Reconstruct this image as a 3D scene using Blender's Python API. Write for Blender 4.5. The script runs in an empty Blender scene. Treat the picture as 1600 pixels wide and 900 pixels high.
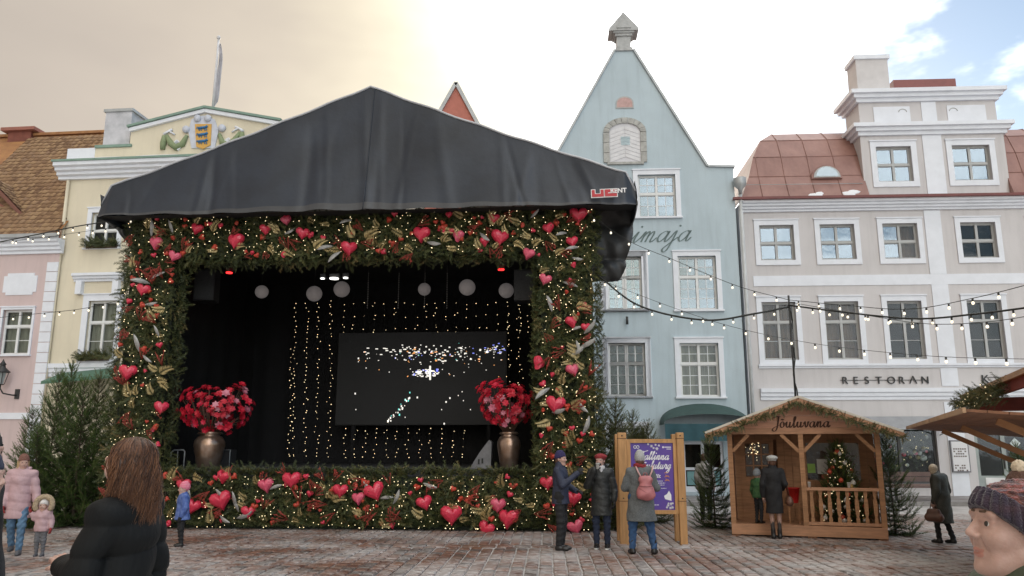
import bpy, bmesh, math, random
import numpy as np
from mathutils import Vector, Matrix
R = math.radians
random.seed(7)
SC = bpy.context.scene
COL = SC.collection

# ---------------------------------------------------------------- camera
FPX = 1250.0; CAMH = 1.8; PITCH = math.atan(253 / FPX)
cam_d = bpy.data.cameras.new('camera'); cam = bpy.data.objects.new('camera', cam_d); COL.objects.link(cam)
cam.location = (0, 0, CAMH); cam.rotation_euler = (math.pi / 2 + PITCH, 0, 0)
cam_d.sensor_width = 36; cam_d.lens = 18 * FPX / 800; cam_d.clip_start = 0.05; cam_d.clip_end = 3000
SC.camera = cam

# ---------------------------------------------------------------- sky, sun, exposure
W = bpy.data.worlds.new('World'); SC.world = W; W.use_nodes = True
nt = W.node_tree; nt.nodes.clear()
def N(t, **k):
    n = nt.nodes.new(t)
    for a, b in k.items(): setattr(n, a, b)
    return n
L = nt.links.new
out = N('ShaderNodeOutputWorld'); mixs = N('ShaderNodeMixShader'); bg1 = N('ShaderNodeBackground'); bg2 = N('ShaderNodeBackground')
sky = N('ShaderNodeTexSky', sky_type='NISHITA'); sky.sun_disc = False
sky.sun_elevation = R(14); sky.sun_rotation = R(-3); sky.air_density = 1.0; sky.dust_density = 1.0
bg1.inputs[1].default_value = 0.065; L(sky.outputs[0], bg1.inputs[0])
tc = N('ShaderNodeTexCoord'); sep = N('ShaderNodeSeparateXYZ'); L(tc.outputs['Generated'], sep.inputs[0])
# cloud cover: high stratus, thinning to the right
mp = N('ShaderNodeMapping'); mp.inputs['Scale'].default_value = (1.0, 1.0, 2.2); mp.inputs['Location'].default_value = (0.3, 0.1, 0.0)
L(tc.outputs['Generated'], mp.inputs[0])
nz = N('ShaderNodeTexNoise'); nz.inputs['Scale'].default_value = 3.4; nz.inputs['Detail'].default_value = 6; nz.inputs['Roughness'].default_value = 0.55
L(mp.outputs[0], nz.inputs['Vector'])
m1 = N('ShaderNodeMath', operation='MULTIPLY'); L(sep.outputs[0], m1.inputs[0]); m1.inputs[1].default_value = -0.74
m2 = N('ShaderNodeMath', operation='ADD'); L(nz.outputs[0], m2.inputs[0]); L(m1.outputs[0], m2.inputs[1])
mr = N('ShaderNodeMapRange'); mr.inputs[1].default_value = 0.11; mr.inputs[2].default_value = 0.27; L(m2.outputs[0], mr.inputs[0]); mr.interpolation_type = 'SMOOTHSTEP'
# cloud colour: grey-beige thick cloud on the left, cream round the veiled sun, white elsewhere
cr = N('ShaderNodeValToRGB'); mrx = N('ShaderNodeMapRange'); mrx.inputs[1].default_value = -0.62; mrx.inputs[2].default_value = 0.5; 
nzx = N('ShaderNodeTexNoise'); nzx.inputs['Scale'].default_value = 2.6; nzx.inputs['Detail'].default_value = 4; L(mp.outputs[0], nzx.inputs['Vector'])
mx1 = N('ShaderNodeMath', operation='MULTIPLY_ADD'); L(nzx.outputs[0], mx1.inputs[0]); mx1.inputs[1].default_value = 0.5; mx1.inputs[2].default_value = -0.25
mx2 = N('ShaderNodeMath', operation='ADD'); L(sep.outputs[0], mx2.inputs[0]); L(mx1.outputs[0], mx2.inputs[1]); L(mx2.outputs[0], mrx.inputs[0]); L(mrx.outputs[0], cr.inputs[0])
cr.color_ramp.interpolation = 'B_SPLINE'; e = cr.color_ramp.elements; e[0].position = 0.0; e[0].color = (0.175, 0.155, 0.136, 1); e[1].position = 0.8; e[1].color = (1.42, 1.50, 1.62, 1)
k = e.new(0.25); k.color = (0.215, 0.188, 0.16, 1); k = e.new(0.42); k.color = (0.335, 0.30, 0.228, 1); k = e.new(0.6); k.color = (0.62, 0.58, 0.48, 1)
nz2 = N('ShaderNodeTexNoise'); nz2.inputs['Scale'].default_value = 2.2; nz2.inputs['Detail'].default_value = 5; L(mp.outputs[0], nz2.inputs['Vector'])
mr2 = N('ShaderNodeMapRange'); mr2.inputs[1].default_value = 0.3; mr2.inputs[2].default_value = 0.7; mr2.inputs[3].default_value = 0.94; mr2.inputs[4].default_value = 1.05; L(nz2.outputs[0], mr2.inputs[0])
L(cr.outputs[0], bg2.inputs[0]); L(mr2.outputs[0], bg2.inputs[1])
L(mr.outputs[0], mixs.inputs[0]); L(bg1.outputs[0], mixs.inputs[1]); L(bg2.outputs[0], mixs.inputs[2]); L(mixs.outputs[0], out.inputs[0])

sun_d = bpy.data.lights.new('sun', 'SUN'); sun = bpy.data.objects.new('sun', sun_d); COL.objects.link(sun)
sun_d.energy = 0.8; sun_d.angle = R(12); sun_d.color = (1.0, 0.93, 0.82)
sun.rotation_euler = (R(-(90 - 14)), 0, R(3))   # veiled sun low behind the houses

SC.view_settings.view_transform = 'Standard'; SC.view_settings.look = 'None'; SC.view_settings.gamma = 1
SC.view_settings.use_curve_mapping = False; SC.view_settings.exposure = 1.72
SC.render.engine = 'CYCLES'
SC.cycles.use_denoising = True; SC.cycles.max_bounces = 6; SC.cycles.transparent_max_bounces = 8

# ---------------------------------------------------------------- photo pixel -> place
def ray(px, py):
    a = (px - 800) / FPX; b = (450 - py) / FPX; c, s = math.cos(PITCH), math.sin(PITCH)
    return np.array([a, c - b * s, s + b * c])
def gnd(px, py, z=0.0):
    d = ray(px, py); t = (z - CAMH) / d[2]; return np.array([0, 0, CAMH]) + t * d
def at(px, py, Y):
    d = ray(px, py); t = Y / d[1]; return np.array([0, 0, CAMH]) + t * d
class PL:
    """vertical plane: origin on the ground under pixel column px at distance Y; yaw>0: right end nearer"""
    def __init__(s, px, Y, yaw):
        s.o = at(px, 703, Y); s.o[2] = 0; y = R(yaw); s.yaw = y
        s.u = np.array([math.cos(y), -math.sin(y), 0]); s.n = np.array([math.sin(y), math.cos(y), 0])
    def hit(s, px, py, off=0.0):
        d = ray(px, py); C = np.array([0, 0, CAMH]); t = ((s.o - C) @ s.n + off) / (d @ s.n); p = C + t * d
        return float((p - s.o) @ s.u), float(p[2])
    def rect(s, x0, y0, x1, y1, off=0.0):
        a, zt = s.hit(x0, (y0 + y1) / 2, off)[0], s.hit((x0 + x1) / 2, y0, off)[1]
        b, zb = s.hit(x1, (y0 + y1) / 2, off)[0], s.hit((x0 + x1) / 2, y1, off)[1]
        return a, b, zb, zt

# ---------------------------------------------------------------- materials (all node based)
MATS = {}
def mat(name, col, rough=0.7, var=0.12, scale=3.0, bump=0.0, bscale=60.0, metal=0.0, col2=None, spec=0.5, emit=0.0, coat=0.0, stretch=None, mid=None, sheen=0.0, streak=0.0, sss=0.0):
    if name in MATS: return MATS[name]
    m = bpy.data.materials.new(name); m.use_nodes = True; t = m.node_tree; p = t.nodes['Principled BSDF']
    p.inputs['Roughness'].default_value = rough; p.inputs['Metallic'].default_value = metal
    p.inputs['Specular IOR Level'].default_value = spec; p.inputs['Coat Weight'].default_value = coat
    p.inputs['Sheen Weight'].default_value = sheen
    if sss: p.inputs['Subsurface Weight'].default_value = sss; p.inputs['Subsurface Radius'].default_value = (1, .35, .2); p.inputs['Subsurface Scale'].default_value = .008
    c = tuple(col) + (1,)
    tcn = t.nodes.new('ShaderNodeTexCoord'); src = tcn.outputs['Object']
    if stretch:
        mpn = t.nodes.new('ShaderNodeMapping'); mpn.inputs['Scale'].default_value = stretch; t.links.new(src, mpn.inputs[0]); src = mpn.outputs[0]
    n = t.nodes.new('ShaderNodeTexNoise'); n.inputs['Scale'].default_value = scale; n.inputs['Detail'].default_value = 6; n.inputs['Roughness'].default_value = 0.6
    t.links.new(src, n.inputs['Vector'])
    r = t.nodes.new('ShaderNodeValToRGB'); t.links.new(n.outputs[0], r.inputs[0])
    c2 = tuple(col2) + (1,) if col2 else tuple(min(1, x * (1 + var)) for x in col) + (1,)
    c1 = c if col2 else tuple(x * (1 - var) for x in col) + (1,)
    el = r.color_ramp.elements; el[0].position = 0.32; el[0].color = c1; el[1].position = 0.68; el[1].color = c2
    csrc = r.outputs[0]
    if streak:
        ms = t.nodes.new('ShaderNodeMapping'); ms.inputs['Scale'].default_value = (2.2, 2.2, .22); t.links.new(tcn.outputs['Object'], ms.inputs[0])
        ns_ = t.nodes.new('ShaderNodeTexNoise'); ns_.inputs['Scale'].default_value = 1.6; ns_.inputs['Detail'].default_value = 8; ns_.inputs['Roughness'].default_value = .65; t.links.new(ms.outputs[0], ns_.inputs['Vector'])
        rs_ = t.nodes.new('ShaderNodeMapRange'); rs_.inputs[1].default_value = .48; rs_.inputs[2].default_value = .75; rs_.inputs[3].default_value = 0; rs_.inputs[4].default_value = streak; t.links.new(ns_.outputs[0], rs_.inputs[0])
        mxs = t.nodes.new('ShaderNodeMix'); mxs.data_type = 'RGBA'; t.links.new(rs_.outputs[0], mxs.inputs[0]); t.links.new(csrc, mxs.inputs[6]); mxs.inputs[7].default_value = (col[0] * .55, col[1] * .55, col[2] * .55, 1); csrc = mxs.outputs[2]
    t.links.new(csrc, p.inputs['Base Color'])
    if bump:
        n2 = t.nodes.new('ShaderNodeTexNoise'); n2.inputs['Scale'].default_value = bscale; n2.inputs['Detail'].default_value = 4; t.links.new(src, n2.inputs['Vector'])
        b = t.nodes.new('ShaderNodeBump'); b.inputs['Strength'].default_value = bump; b.inputs['Distance'].default_value = 0.02
        t.links.new(n2.outputs[0], b.inputs['Height']); t.links.new(b.outputs[0], p.inputs['Normal'])
    if emit:
        p.inputs['Emission Color'].default_value = c; p.inputs['Emission Strength'].default_value = emit
    MATS[name] = m; return m
def mat_attr(name, stops, rough=0.6, attr='rnd', spec=0.4, transl=0.0, bump=0):
    """colour picked per piece through a mesh attribute"""
    if name in MATS: return MATS[name]
    m = bpy.data.materials.new(name); m.use_nodes = True; t = m.node_tree; p = t.nodes['Principled BSDF']
    p.inputs['Roughness'].default_value = rough; p.inputs['Specular IOR Level'].default_value = spec
    a = t.nodes.new('ShaderNodeAttribute'); a.attribute_name = attr
    r = t.nodes.new('ShaderNodeValToRGB'); t.links.new(a.outputs['Fac'], r.inputs[0])
    el = r.color_ramp.elements
    el[0].position = stops[0][0]; el[0].color = tuple(stops[0][1]) + (1,)
    el[1].position = stops[-1][0]; el[1].color = tuple(stops[-1][1]) + (1,)
    for q, c in stops[1:-1]: k = el.new(q); k.color = tuple(c) + (1,)
    t.links.new(r.outputs[0], p.inputs['Base Color'])
    MATS[name] = m; return m
def mat_glass(name, gloss, tint, dark=(0.01, 0.012, 0.014)):
    """window glass: clear pane with a mirror-like sheen; old panes are slightly wavy"""
    if name in MATS: return MATS[name]
    m = bpy.data.materials.new(name); m.use_nodes = True; t = m.node_tree
    for n in list(t.nodes): t.nodes.remove(n)
    o = t.nodes.new('ShaderNodeOutputMaterial'); mx = t.nodes.new('ShaderNodeMixShader'); g = t.nodes.new('ShaderNodeBsdfGlossy'); tr = t.nodes.new('ShaderNodeBsdfTransparent')
    g.inputs['Roughness'].default_value = 0.03; g.inputs['Color'].default_value = tuple(tint) + (1,); tr.inputs['Color'].default_value = (0.8, 0.84, 0.84, 1)
    tcn = t.nodes.new('ShaderNodeTexCoord'); n2 = t.nodes.new('ShaderNodeTexNoise'); n2.inputs['Scale'].default_value = 2.2; t.links.new(tcn.outputs['Object'], n2.inputs['Vector'])
    b = t.nodes.new('ShaderNodeBump'); b.inputs['Strength'].default_value = 0.07; b.inputs['Distance'].default_value = 0.03; t.links.new(n2.outputs[0], b.inputs['Height']); t.links.new(b.outputs[0], g.inputs['Normal'])
    mx.inputs[0].default_value = gloss
    t.links.new(tr.outputs[0], mx.inputs[1]); t.links.new(g.outputs[0], mx.inputs[2]); t.links.new(mx.outputs[0], o.inputs[0])
    MATS[name] = m; return m

# ---------------------------------------------------------------- objects
def link(o, parent=None):
    COL.objects.link(o)
    if parent is not None: o.parent = parent
    return o
def empty(name, loc=(0, 0, 0), rz=0.0, parent=None):
    o = bpy.data.objects.new(name, None); o.empty_display_size = 0.2
    o.location = loc; o.rotation_euler = (0, 0, rz); return link(o, parent)
def tag(o, label=None, cat=None, group=None, kind=None):
    if label: o['label'] = label
    if cat: o['category'] = cat
    if group: o['group'] = group
    if kind: o['kind'] = kind
    return o
def copy_tree(o, parent=None):
    c = o.copy(); COL.objects.link(c)
    if parent is not None: c.parent = parent
    for ch in list(o.children): copy_tree(ch, c)
    return c
def put(name, me, m, parent=None, loc=None, rot=None, scale=None):
    o = bpy.data.objects.new(name, me); link(o, parent)
    if m is not None and not me.materials: me.materials.append(m)
    if loc is not None: o.location = loc
    if rot is not None: o.rotation_euler = rot
    if scale is not None: o.scale = scale
    return o
def mesh_np(name, v, f, mats=None, mi=None, smooth=False, rnd=None):
    me = bpy.data.meshes.new(name)
    v = np.asarray(v, dtype=np.float32)
    if isinstance(f, np.ndarray):
        k = f.shape[1]; me.vertices.add(len(v)); me.vertices.foreach_set('co', v.ravel())
        me.loops.add(f.size); me.loops.foreach_set('vertex_index', f.ravel().astype(np.int32))
        me.polygons.add(len(f)); me.polygons.foreach_set('loop_start', np.arange(0, f.size, k, dtype=np.int32))
        me.update(calc_edges=True)
    else:
        me.from_pydata(v.tolist(), [], f); me.update()
    if mats:
        for m in mats: me.materials.append(m)
    if mi is not None: me.polygons.foreach_set('material_index', np.asarray(mi, dtype=np.int32))
    if smooth: me.polygons.foreach_set('use_smooth', np.ones(len(me.polygons), dtype=bool))
    if rnd is not None:
        a = me.attributes.new('rnd', 'FLOAT', 'FACE'); a.data.foreach_set('value', np.asarray(rnd, dtype=np.float32))
    return me

class MB:
    def __init__(s): s.v = []; s.f = []; s.sm = []
    def add(s, vs, fs, smooth=False):
        o = len(s.v); s.v += [tuple(float(c) for c in q) for q in vs]; s.f += [tuple(i + o for i in q) for q in fs]; s.sm += [smooth] * len(fs); return s
    def box(s, x0, x1, y0, y1, z0, z1):
        v = [(x0, y0, z0), (x1, y0, z0), (x1, y1, z0), (x0, y1, z0), (x0, y0, z1), (x1, y0, z1), (x1, y1, z1), (x0, y1, z1)]
        return s.add(v, [(3, 2, 1, 0), (4, 5, 6, 7), (0, 1, 5, 4), (1, 2, 6, 5), (2, 3, 7, 6), (3, 0, 4, 7)])
    def prism(s, poly, y0, y1):
        """poly: (x,z) counter-clockwise seen from -y; extruded y0 (front) to y1"""
        n = len(poly); v = [(x, y0, z) for x, z in poly] + [(x, y1, z) for x, z in poly]
        f = [tuple(range(n)), tuple(reversed(range(n, 2 * n)))] + [((i + 1) % n, i, n + i, n + (i + 1) % n) for i in range(n)]
        return s.add(v, f)
    def prism_z(s, poly, z0, z1):
        n = len(poly); v = [(x, y, z0) for x, y in poly] + [(x, y, z1) for x, y in poly]
        f = [tuple(reversed(range(n))), tuple(range(n, 2 * n))] + [(i, (i + 1) % n, n + (i + 1) % n, n + i) for i in range(n)]
        return s.add(v, f)
    def profile_x(s, prof, x0, x1):
        """prof: (y,z) outline of a moulding, run along x"""
        n = len(prof); v = [(x0, y, z) for y, z in prof] + [(x1, y, z) for y, z in prof]
        f = [tuple(range(n)), tuple(reversed(range(n, 2 * n)))] + [((i + 1) % n, i, n + i, n + (i + 1) % n) for i in range(n)]
        return s.add(v, f)
    def bar(s, a, b, w, h=None, up=(0, 0, 1)):
        h = h or w; a = Vector(a); b = Vector(b); d = (b - a).normalized(); u = Vector(up)
        if abs(d.dot(u)) > 0.98: u = Vector((0, 1, 0))
        x = d.cross(u).normalized(); z = x.cross(d)
        v = [p + x * sx * w / 2 + z * sz * h / 2 for p in (a, b) for sx, sz in ((-1, -1), (1, -1), (1, 1), (-1, 1))]
        return s.add(v, [(3, 2, 1, 0), (4, 5, 6, 7), (0, 1, 5, 4), (1, 2, 6, 5), (2, 3, 7, 6), (3, 0, 4, 7)])
    def tube(s, pts, r, n=8, smooth=True):
        pts = [Vector(p) for p in pts]; rr = r if isinstance(r, (list, tuple)) else [r] * len(pts)
        v = []; f = []; px = None
        for i, p in enumerate(pts):
            d = (pts[min(i + 1, len(pts) - 1)] - pts[max(i - 1, 0)]).normalized()
            if px is None: px = d.cross(Vector((0, 0, 1)) if abs(d.z) < 0.9 else Vector((1, 0, 0))).normalized()
            x = (px - d * px.dot(d)).normalized(); px = x; y = d.cross(x)
            for k in range(n):
                a = 2 * math.pi * k / n; v.append(p + (x * math.cos(a) + y * math.sin(a)) * rr[i])
        for i in range(len(pts) - 1):
            for k in range(n): f.append((i * n + k, i * n + (k + 1) % n, (i + 1) * n + (k + 1) % n, (i + 1) * n + k))
        f.append(tuple(reversed(range(n)))); f.append(tuple(range((len(pts) - 1) * n, len(pts) * n)))
        return s.add(v, f, smooth)
    def lathe(s, prof, c=(0, 0, 0), n=24, smooth=True):
        v = []; f = []
        for r, z in prof:
            for k in range(n):
                a = 2 * math.pi * k / n; v.append((c[0] + r * math.cos(a), c[1] + r * math.sin(a), c[2] + z))
        for i in range(len(prof) - 1):
            for k in range(n): f.append((i * n + k, i * n + (k + 1) % n, (i + 1) * n + (k + 1) % n, (i + 1) * n + k))
        f.append(tuple(reversed(range(n)))); f.append(tuple(range((len(prof) - 1) * n, len(prof) * n)))
        return s.add(v, f, smooth)
    def grid(s, fn, nu, nv, smooth=True):
        v = [fn(i / nu, j / nv) for j in range(nv + 1) for i in range(nu + 1)]
        f = [(j * (nu + 1) + i, j * (nu + 1) + i + 1, (j + 1) * (nu + 1) + i + 1, (j + 1) * (nu + 1) + i) for j in range(nv) for i in range(nu)]
        return s.add(v, f, smooth)
    def mesh(s, name):
        me = bpy.data.meshes.new(name); me.from_pydata(s.v, [], s.f); me.update()
        me.polygons.foreach_set('use_smooth', s.sm); return me
    def build(s, name, m, parent=None, bevel=0.0, **k):
        o = put(name, s.mesh(name), m, parent, **k)
        if bevel:
            b = o.modifiers.new('bevel', 'BEVEL'); b.width = bevel; b.segments = 2; b.limit_method = 'ANGLE'
        return o
def Box(name, m, parent, x0, x1, y0, y1, z0, z1, bevel=0.0): return MB().box(x0, x1, y0, y1, z0, z1).build(name, m, parent, bevel)

# writing: text with the built-in face, and pen strokes for script lettering
def text_obj(name, s, size, m, parent, loc, rot=(math.pi / 2, 0, 0), shear=0.0, extrude=0.01, align='LEFT', space=1.0, bold=0.0):
    c = bpy.data.curves.new(name, 'FONT'); c.body = s; c.size = size; c.shear = shear; c.extrude = extrude; c.align_x = align; c.space_character = space; c.offset = bold
    t = bpy.data.objects.new(name, c); COL.objects.link(t)
    bpy.context.view_layer.update()
    me = bpy.data.meshes.new_from_object(t.evaluated_get(bpy.context.evaluated_depsgraph_get())); me.name = name
    bpy.data.objects.remove(t); bpy.data.curves.remove(c)
    return put(name, me, m, parent, loc, rot)
GLY = {
 'i': (0.62, [[(0, .3), (.27, 1), (.2, .25), (.33, 0), (.62, .4)]], [(.34, 1.5)]),
 'a': (1.05, [[(.78, .8), (.55, 1), (.2, .75), (.1, .3), (.3, 0), (.6, .3), (.8, 1)], [(.8, 1), (.72, .2), (.85, 0), (1.05, .35)]], []),
 'm': (1.3, [[(0, .35), (.22, 1), (.2, 0)], [(.2, .5), (.45, 1), (.57, .8), (.52, 0)], [(.52, .5), (.8, 1), (.93, .8), (.88, .15), (1.0, 0), (1.3, .4)]], []),
 'n': (1.0, [[(0, .35), (.22, 1), (.2, 0)], [(.2, .5), (.5, 1), (.63, .8), (.58, .15), (.7, 0), (1.0, .4)]], []),
 'j': (.6, [[(0, .35), (.3, 1), (.22, -.6), (.02, -1), (-.2, -.75), (.1, -.25), (.6, .4)]], [(.38, 1.5)]),
 'l': (.6, [[(0, .35), (.4, 1.5), (.36, 1.95), (.22, 1.6), (.2, .2), (.33, 0), (.6, .4)]], []),
 'u': (1.05, [[(0, .4), (.17, 1), (.12, .3), (.3, 0), (.55, .35), (.67, 1)], [(.67, 1), (.62, .2), (.76, 0), (1.05, .4)]], []),
 't': (.65, [[(0, .4), (.32, 1.6), (.22, .25), (.38, 0), (.65, .4)], [(0, 1.12), (.55, 1.16)]], []),
 'r': (.8, [[(0, .35), (.2, 1.1), (.3, .9), (.55, .95), (.48, .2), (.6, 0), (.8, .35)]], []),
 'g': (.95, [[(.7, .85), (.5, 1), (.2, .75), (.1, .3), (.3, 0), (.55, .3), (.72, 1)], [(.72, 1), (.6, -.5), (.35, -.9), (.1, -.7), (.4, -.2), (.95, .35)]], []),
 'o': (.9, [[(.6, .9), (.35, 1), (.1, .6), (.15, .15), (.4, 0), (.65, .35), (.6, .8), (.9, .75)]], []),
 'v': (.85, [[(0, .5), (.2, 1), (.28, .3), (.4, 0), (.62, .4), (.66, 1), (.85, .85)]], []),
 'T': (1.25, [[(-.2, 1.6), (.1, 1.95), (.9, 1.9), (1.7, 2.1)], [(.8, 1.95), (.6, .5), (.35, 0), (0, .12)]], []),
 'J': (1.1, [[(.1, 1.7), (.4, 1.98), (1.2, 1.95)], [(.9, 1.95), (.72, 0), (.4, -.65), (0, -.5), (.2, -.05), (1.0, .35)]], []),
}
GLY['õ'] = (GLY['o'][0], GLY['o'][1] + [[(.15, 1.35), (.3, 1.5), (.45, 1.35), (.62, 1.5)]], [])
def catmull(p, n=6):
    p = [np.array(q, float) for q in p]; p = [2 * p[0] - p[1]] + p + [2 * p[-1] - p[-2]]; o = []
    for i in range(1, len(p) - 2):
        for k in range(n):
            t = k / n; a, b, c, d = p[i - 1], p[i], p[i + 1], p[i + 2]
            o.append(0.5 * ((2 * b) + (c - a) * t + (2 * a - 5 * b + 4 * c - d) * t * t + (3 * b - a - 3 * c + d) * t ** 3))
    o.append(p[-2]); return o
def script_text(name, s, xh, m, parent, loc, pen=0.12, thin=0.35, slant=0.25, depth=0.012, spread=1.0, rise=0.0):
    """pen-stroke lettering in the local x-z plane; xh = x-height in metres"""
    mb = MB(); x = 0.0
    for ch in s:
        if ch == ' ': x += .7; continue
        adv, strokes, dots = GLY[ch]
        for st in strokes:
            q = catmull(st, 7); L_, R_ = [], []
            for i, p in enumerate(q):
                d = q[min(i + 1, len(q) - 1)] - q[max(i - 1, 0)]; d = d / (np.linalg.norm(d) + 1e-9); nrm = np.array([-d[1], d[0]])
                w = pen * (thin + (1 - thin) * abs(d @ np.array([0.25, -0.97])) ** 1.5) * 0.5
                for lst, sg in ((L_, 1), (R_, -1)):
                    z = p + nrm * w * sg; lst.append(((x + z[0] + slant * z[1]) * xh * spread, (z[1] + rise * (x + z[0])) * xh))
            n = len(q)
            v = [(a, 0, b) for a, b in L_] + [(a, 0, b) for a, b in R_] + [(a, depth, b) for a, b in L_] + [(a, depth, b) for a, b in R_]
            f = []
            for i in range(n - 1):
                f += [(i, n + i, n + i + 1, i + 1), (i + 1, 2 * n + i + 1, 2 * n + i, i), (n + i, 3 * n + i, 3 * n + i + 1, n + i + 1)]
            mb.add(v, f)
        for dx, dz in dots:
            pts = [((x + dx + slant * dz + pen * .6 * math.cos(a)) * xh * spread, (dz + pen * .6 * math.sin(a) + rise * x) * xh) for a in [2 * math.pi * k / 10 for k in range(10)]]
            mb.prism(pts, 0, depth)
        x += adv
    return mb.build(name, m, parent, loc=loc)
# ================================================================ houses
white = mat('white_trim', (0.75, 0.78, 0.84), 0.6, 0.05, 2, 0.15, 50)
wframe = mat('window_paint', (0.72, 0.73, 0.73), 0.5, 0.05, 4)
greyframe = mat('grey_window_paint', (0.42, 0.43, 0.43), 0.5, 0.06, 4)
gl_sky = mat_glass('glass_sky_reflect', 0.16, (0.74, 0.86, 0.96))  # gloss and blue tint put the sky's reflection into these panes
gl_mid = mat_glass('glass_mid', 0.07, (0.75, 0.88, 1.0))
gl_dark = mat_glass('glass_dark_reflect', 0.022, (0.9, 0.95, 1.0))  # gloss cut to stand in for dark buildings reflected in these panes
inner_m = mat('room_shade', (0.03, 0.026, 0.022), 0.9, 0.5, 0.9)
curtain_m = mat('curtain_cloth', (0.40, 0.36, 0.28), 0.9, 0.25, 1.6, 0.3, 8, stretch=(6, 6, .6))
brown_cur = mat('brown_curtain', (0.20, 0.12, 0.08), 0.9, 0.4, 1.6, 0.3, 8, stretch=(5, 5, .8))
lead = mat('grey_sheet_metal', (0.40, 0.42, 0.43), 0.5, 0.12, 3, metal=0.3)
PANE = {}
def pane_mesh(w, h):
    k = (round(w, 2), round(h, 2))
    if k not in PANE: PANE[k] = MB().box(-k[0] / 2, k[0] / 2, 0, 0.008, -k[1] / 2, k[1] / 2).mesh('pane')
    return PANE[k]
def wall_grid(x0, x1, z0, z1, holes, depth=0.28, y=0.0, mb=None):
    mb = mb or MB()
    xs = sorted({x0, x1} | {h[0] for h in holes} | {h[1] for h in holes}); zs = sorted({z0, z1} | {h[2] for h in holes} | {h[3] for h in holes})
    for i in range(len(xs) - 1):
        for j in range(len(zs) - 1):
            cx, cz = (xs[i] + xs[i + 1]) / 2, (zs[j] + zs[j + 1]) / 2
            if any(h[0] < cx < h[1] and h[2] < cz < h[3] for h in holes): continue
            mb.add([(xs[i], y, zs[j]), (xs[i + 1], y, zs[j]), (xs[i + 1], y, zs[j + 1]), (xs[i], y, zs[j + 1])], [(0, 1, 2, 3)])
    for a, b, c, d in holes:
        e_ = y + depth
        mb.add([(a, y, c), (b, y, c), (b, y, d), (a, y, d), (a, e_, c), (b, e_, c), (b, e_, d), (a, e_, d)], [(0, 4, 5, 1), (1, 5, 6, 2), (2, 6, 7, 3), (3, 7, 4, 0)])
    return mb
def window(b, h, sashes=2, cps=2, top=2, bot=3, split=0.38, fm=None, glass=None, sur=0.24, sur_m=None, sill=True, curtain=None, y=0.0, hood=False, panes_glass=None):
    fm = fm or wframe; x0, x1, z0, z1 = h; mb = MB(); ya, yb = y + 0.13, y + 0.2
    t = 0.055; m = 0.05; g = 0.024
    mb.box(x0, x0 + t, ya, yb, z0, z1); mb.box(x1 - t, x1, ya, yb, z0, z1); mb.box(x0 + t, x1 - t, ya, yb, z0, z0 + t); mb.box(x0 + t, x1 - t, ya, yb, z1 - t, z1)
    X0, X1, Z0, Z1 = x0 + t, x1 - t, z0 + t, z1 - t
    ztr = Z1 - (Z1 - Z0) * split if top else Z1
    parts = []
    if top:
        mb.box(X0, X1, ya - 0.025, yb, ztr - 0.045, ztr + 0.045); parts.append((ztr + 0.045, Z1, top))
        parts.append((Z0, ztr - 0.045, bot))
    else: parts.append((Z0, Z1, bot))
    sw = (X1 - X0) / sashes
    pl = []
    for (za, zb, rows) in parts:
        for s in range(sashes):
            a, c = X0 + s * sw, X0 + (s + 1) * sw
            if s > 0: mb.box(a - m, a + m, ya - 0.015, yb, za, zb)
            a2, c2 = a + (m if s > 0 else 0.03), c - (m if s < sashes - 1 else 0.03)
            if s == 0: mb.box(a, a2, ya + .01, yb - .01, za, zb)
            if s == sashes - 1: mb.box(c2, c, ya + .01, yb - .01, za, zb)
            mb.box(a2, c2, ya + .01, yb - .01, za, za + .03); mb.box(a2, c2, ya + .01, yb - .01, zb - .03, zb)
            pw, ph = (c2 - a2) / cps, (zb - za - .06) / rows
            for i in range(1, cps): mb.box(a2 + i * pw - g / 2, a2 + i * pw + g / 2, ya + .02, yb - .02, za + .03, zb - .03)
            for j in range(1, rows): mb.box(a2, c2, ya + .021, yb - .021, za + .03 + j * ph - g / 2, za + .03 + j * ph + g / 2)
            for i in range(cps):
                for j in range(rows): pl.append((a2 + (i + .5) * pw, za + .03 + (j + .5) * ph, pw - g, ph - g, s))
    w = mb.build('window', fm, b)
    for cx, cz, pw, ph, s in pl:
        o = bpy.data.objects.new('pane', pane_mesh(pw, ph)); link(o, w); o.location = (cx, y + 0.16, cz); o.rotation_euler = (random.gauss(0, .003), 0, random.gauss(0, .004))
        gm = (panes_glass[s] if panes_glass else glass) or gl_mid
        if not o.data.materials: o.data.materials.append(gm)
        o.material_slots[0].link = 'OBJECT'; o.material_slots[0].material = gm
    if sur:
        sb = MB(); s = sur; p = y - 0.05
        sb.box(x0 - s, x0, p, y + .02, z0, z1 + s); sb.box(x1, x1 + s, p, y + .02, z0, z1 + s); sb.box(x0, x1, p, y + .02, z1, z1 + s)
        sb.box(x0 - s - .03, x1 + s + .03, p - .04, y + .02, z1 + s, z1 + s + .05)
        if not sill: sb.box(x0 - s, x1 + s, p, y + .02, z0 - s, z0)
        sb.build('surround', sur_m or white, w)
    if sill: MB().box(x0 - sur - .04, x1 + sur + .04, y - .12, y + .13, z0 - .07, z0 - .002).build('sill', sur_m or white, w)
    if curtain:
        MB().grid(lambda u, v: (x0 - .1 + u * (x1 - x0 + .2), y + .36 + .03 * math.sin(u * 40) + .01 * math.sin(u * 97), z0 - .1 + v * (z1 - z0 + .2)), 40, 1).build('curtain', curtain, w)
    return w
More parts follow.
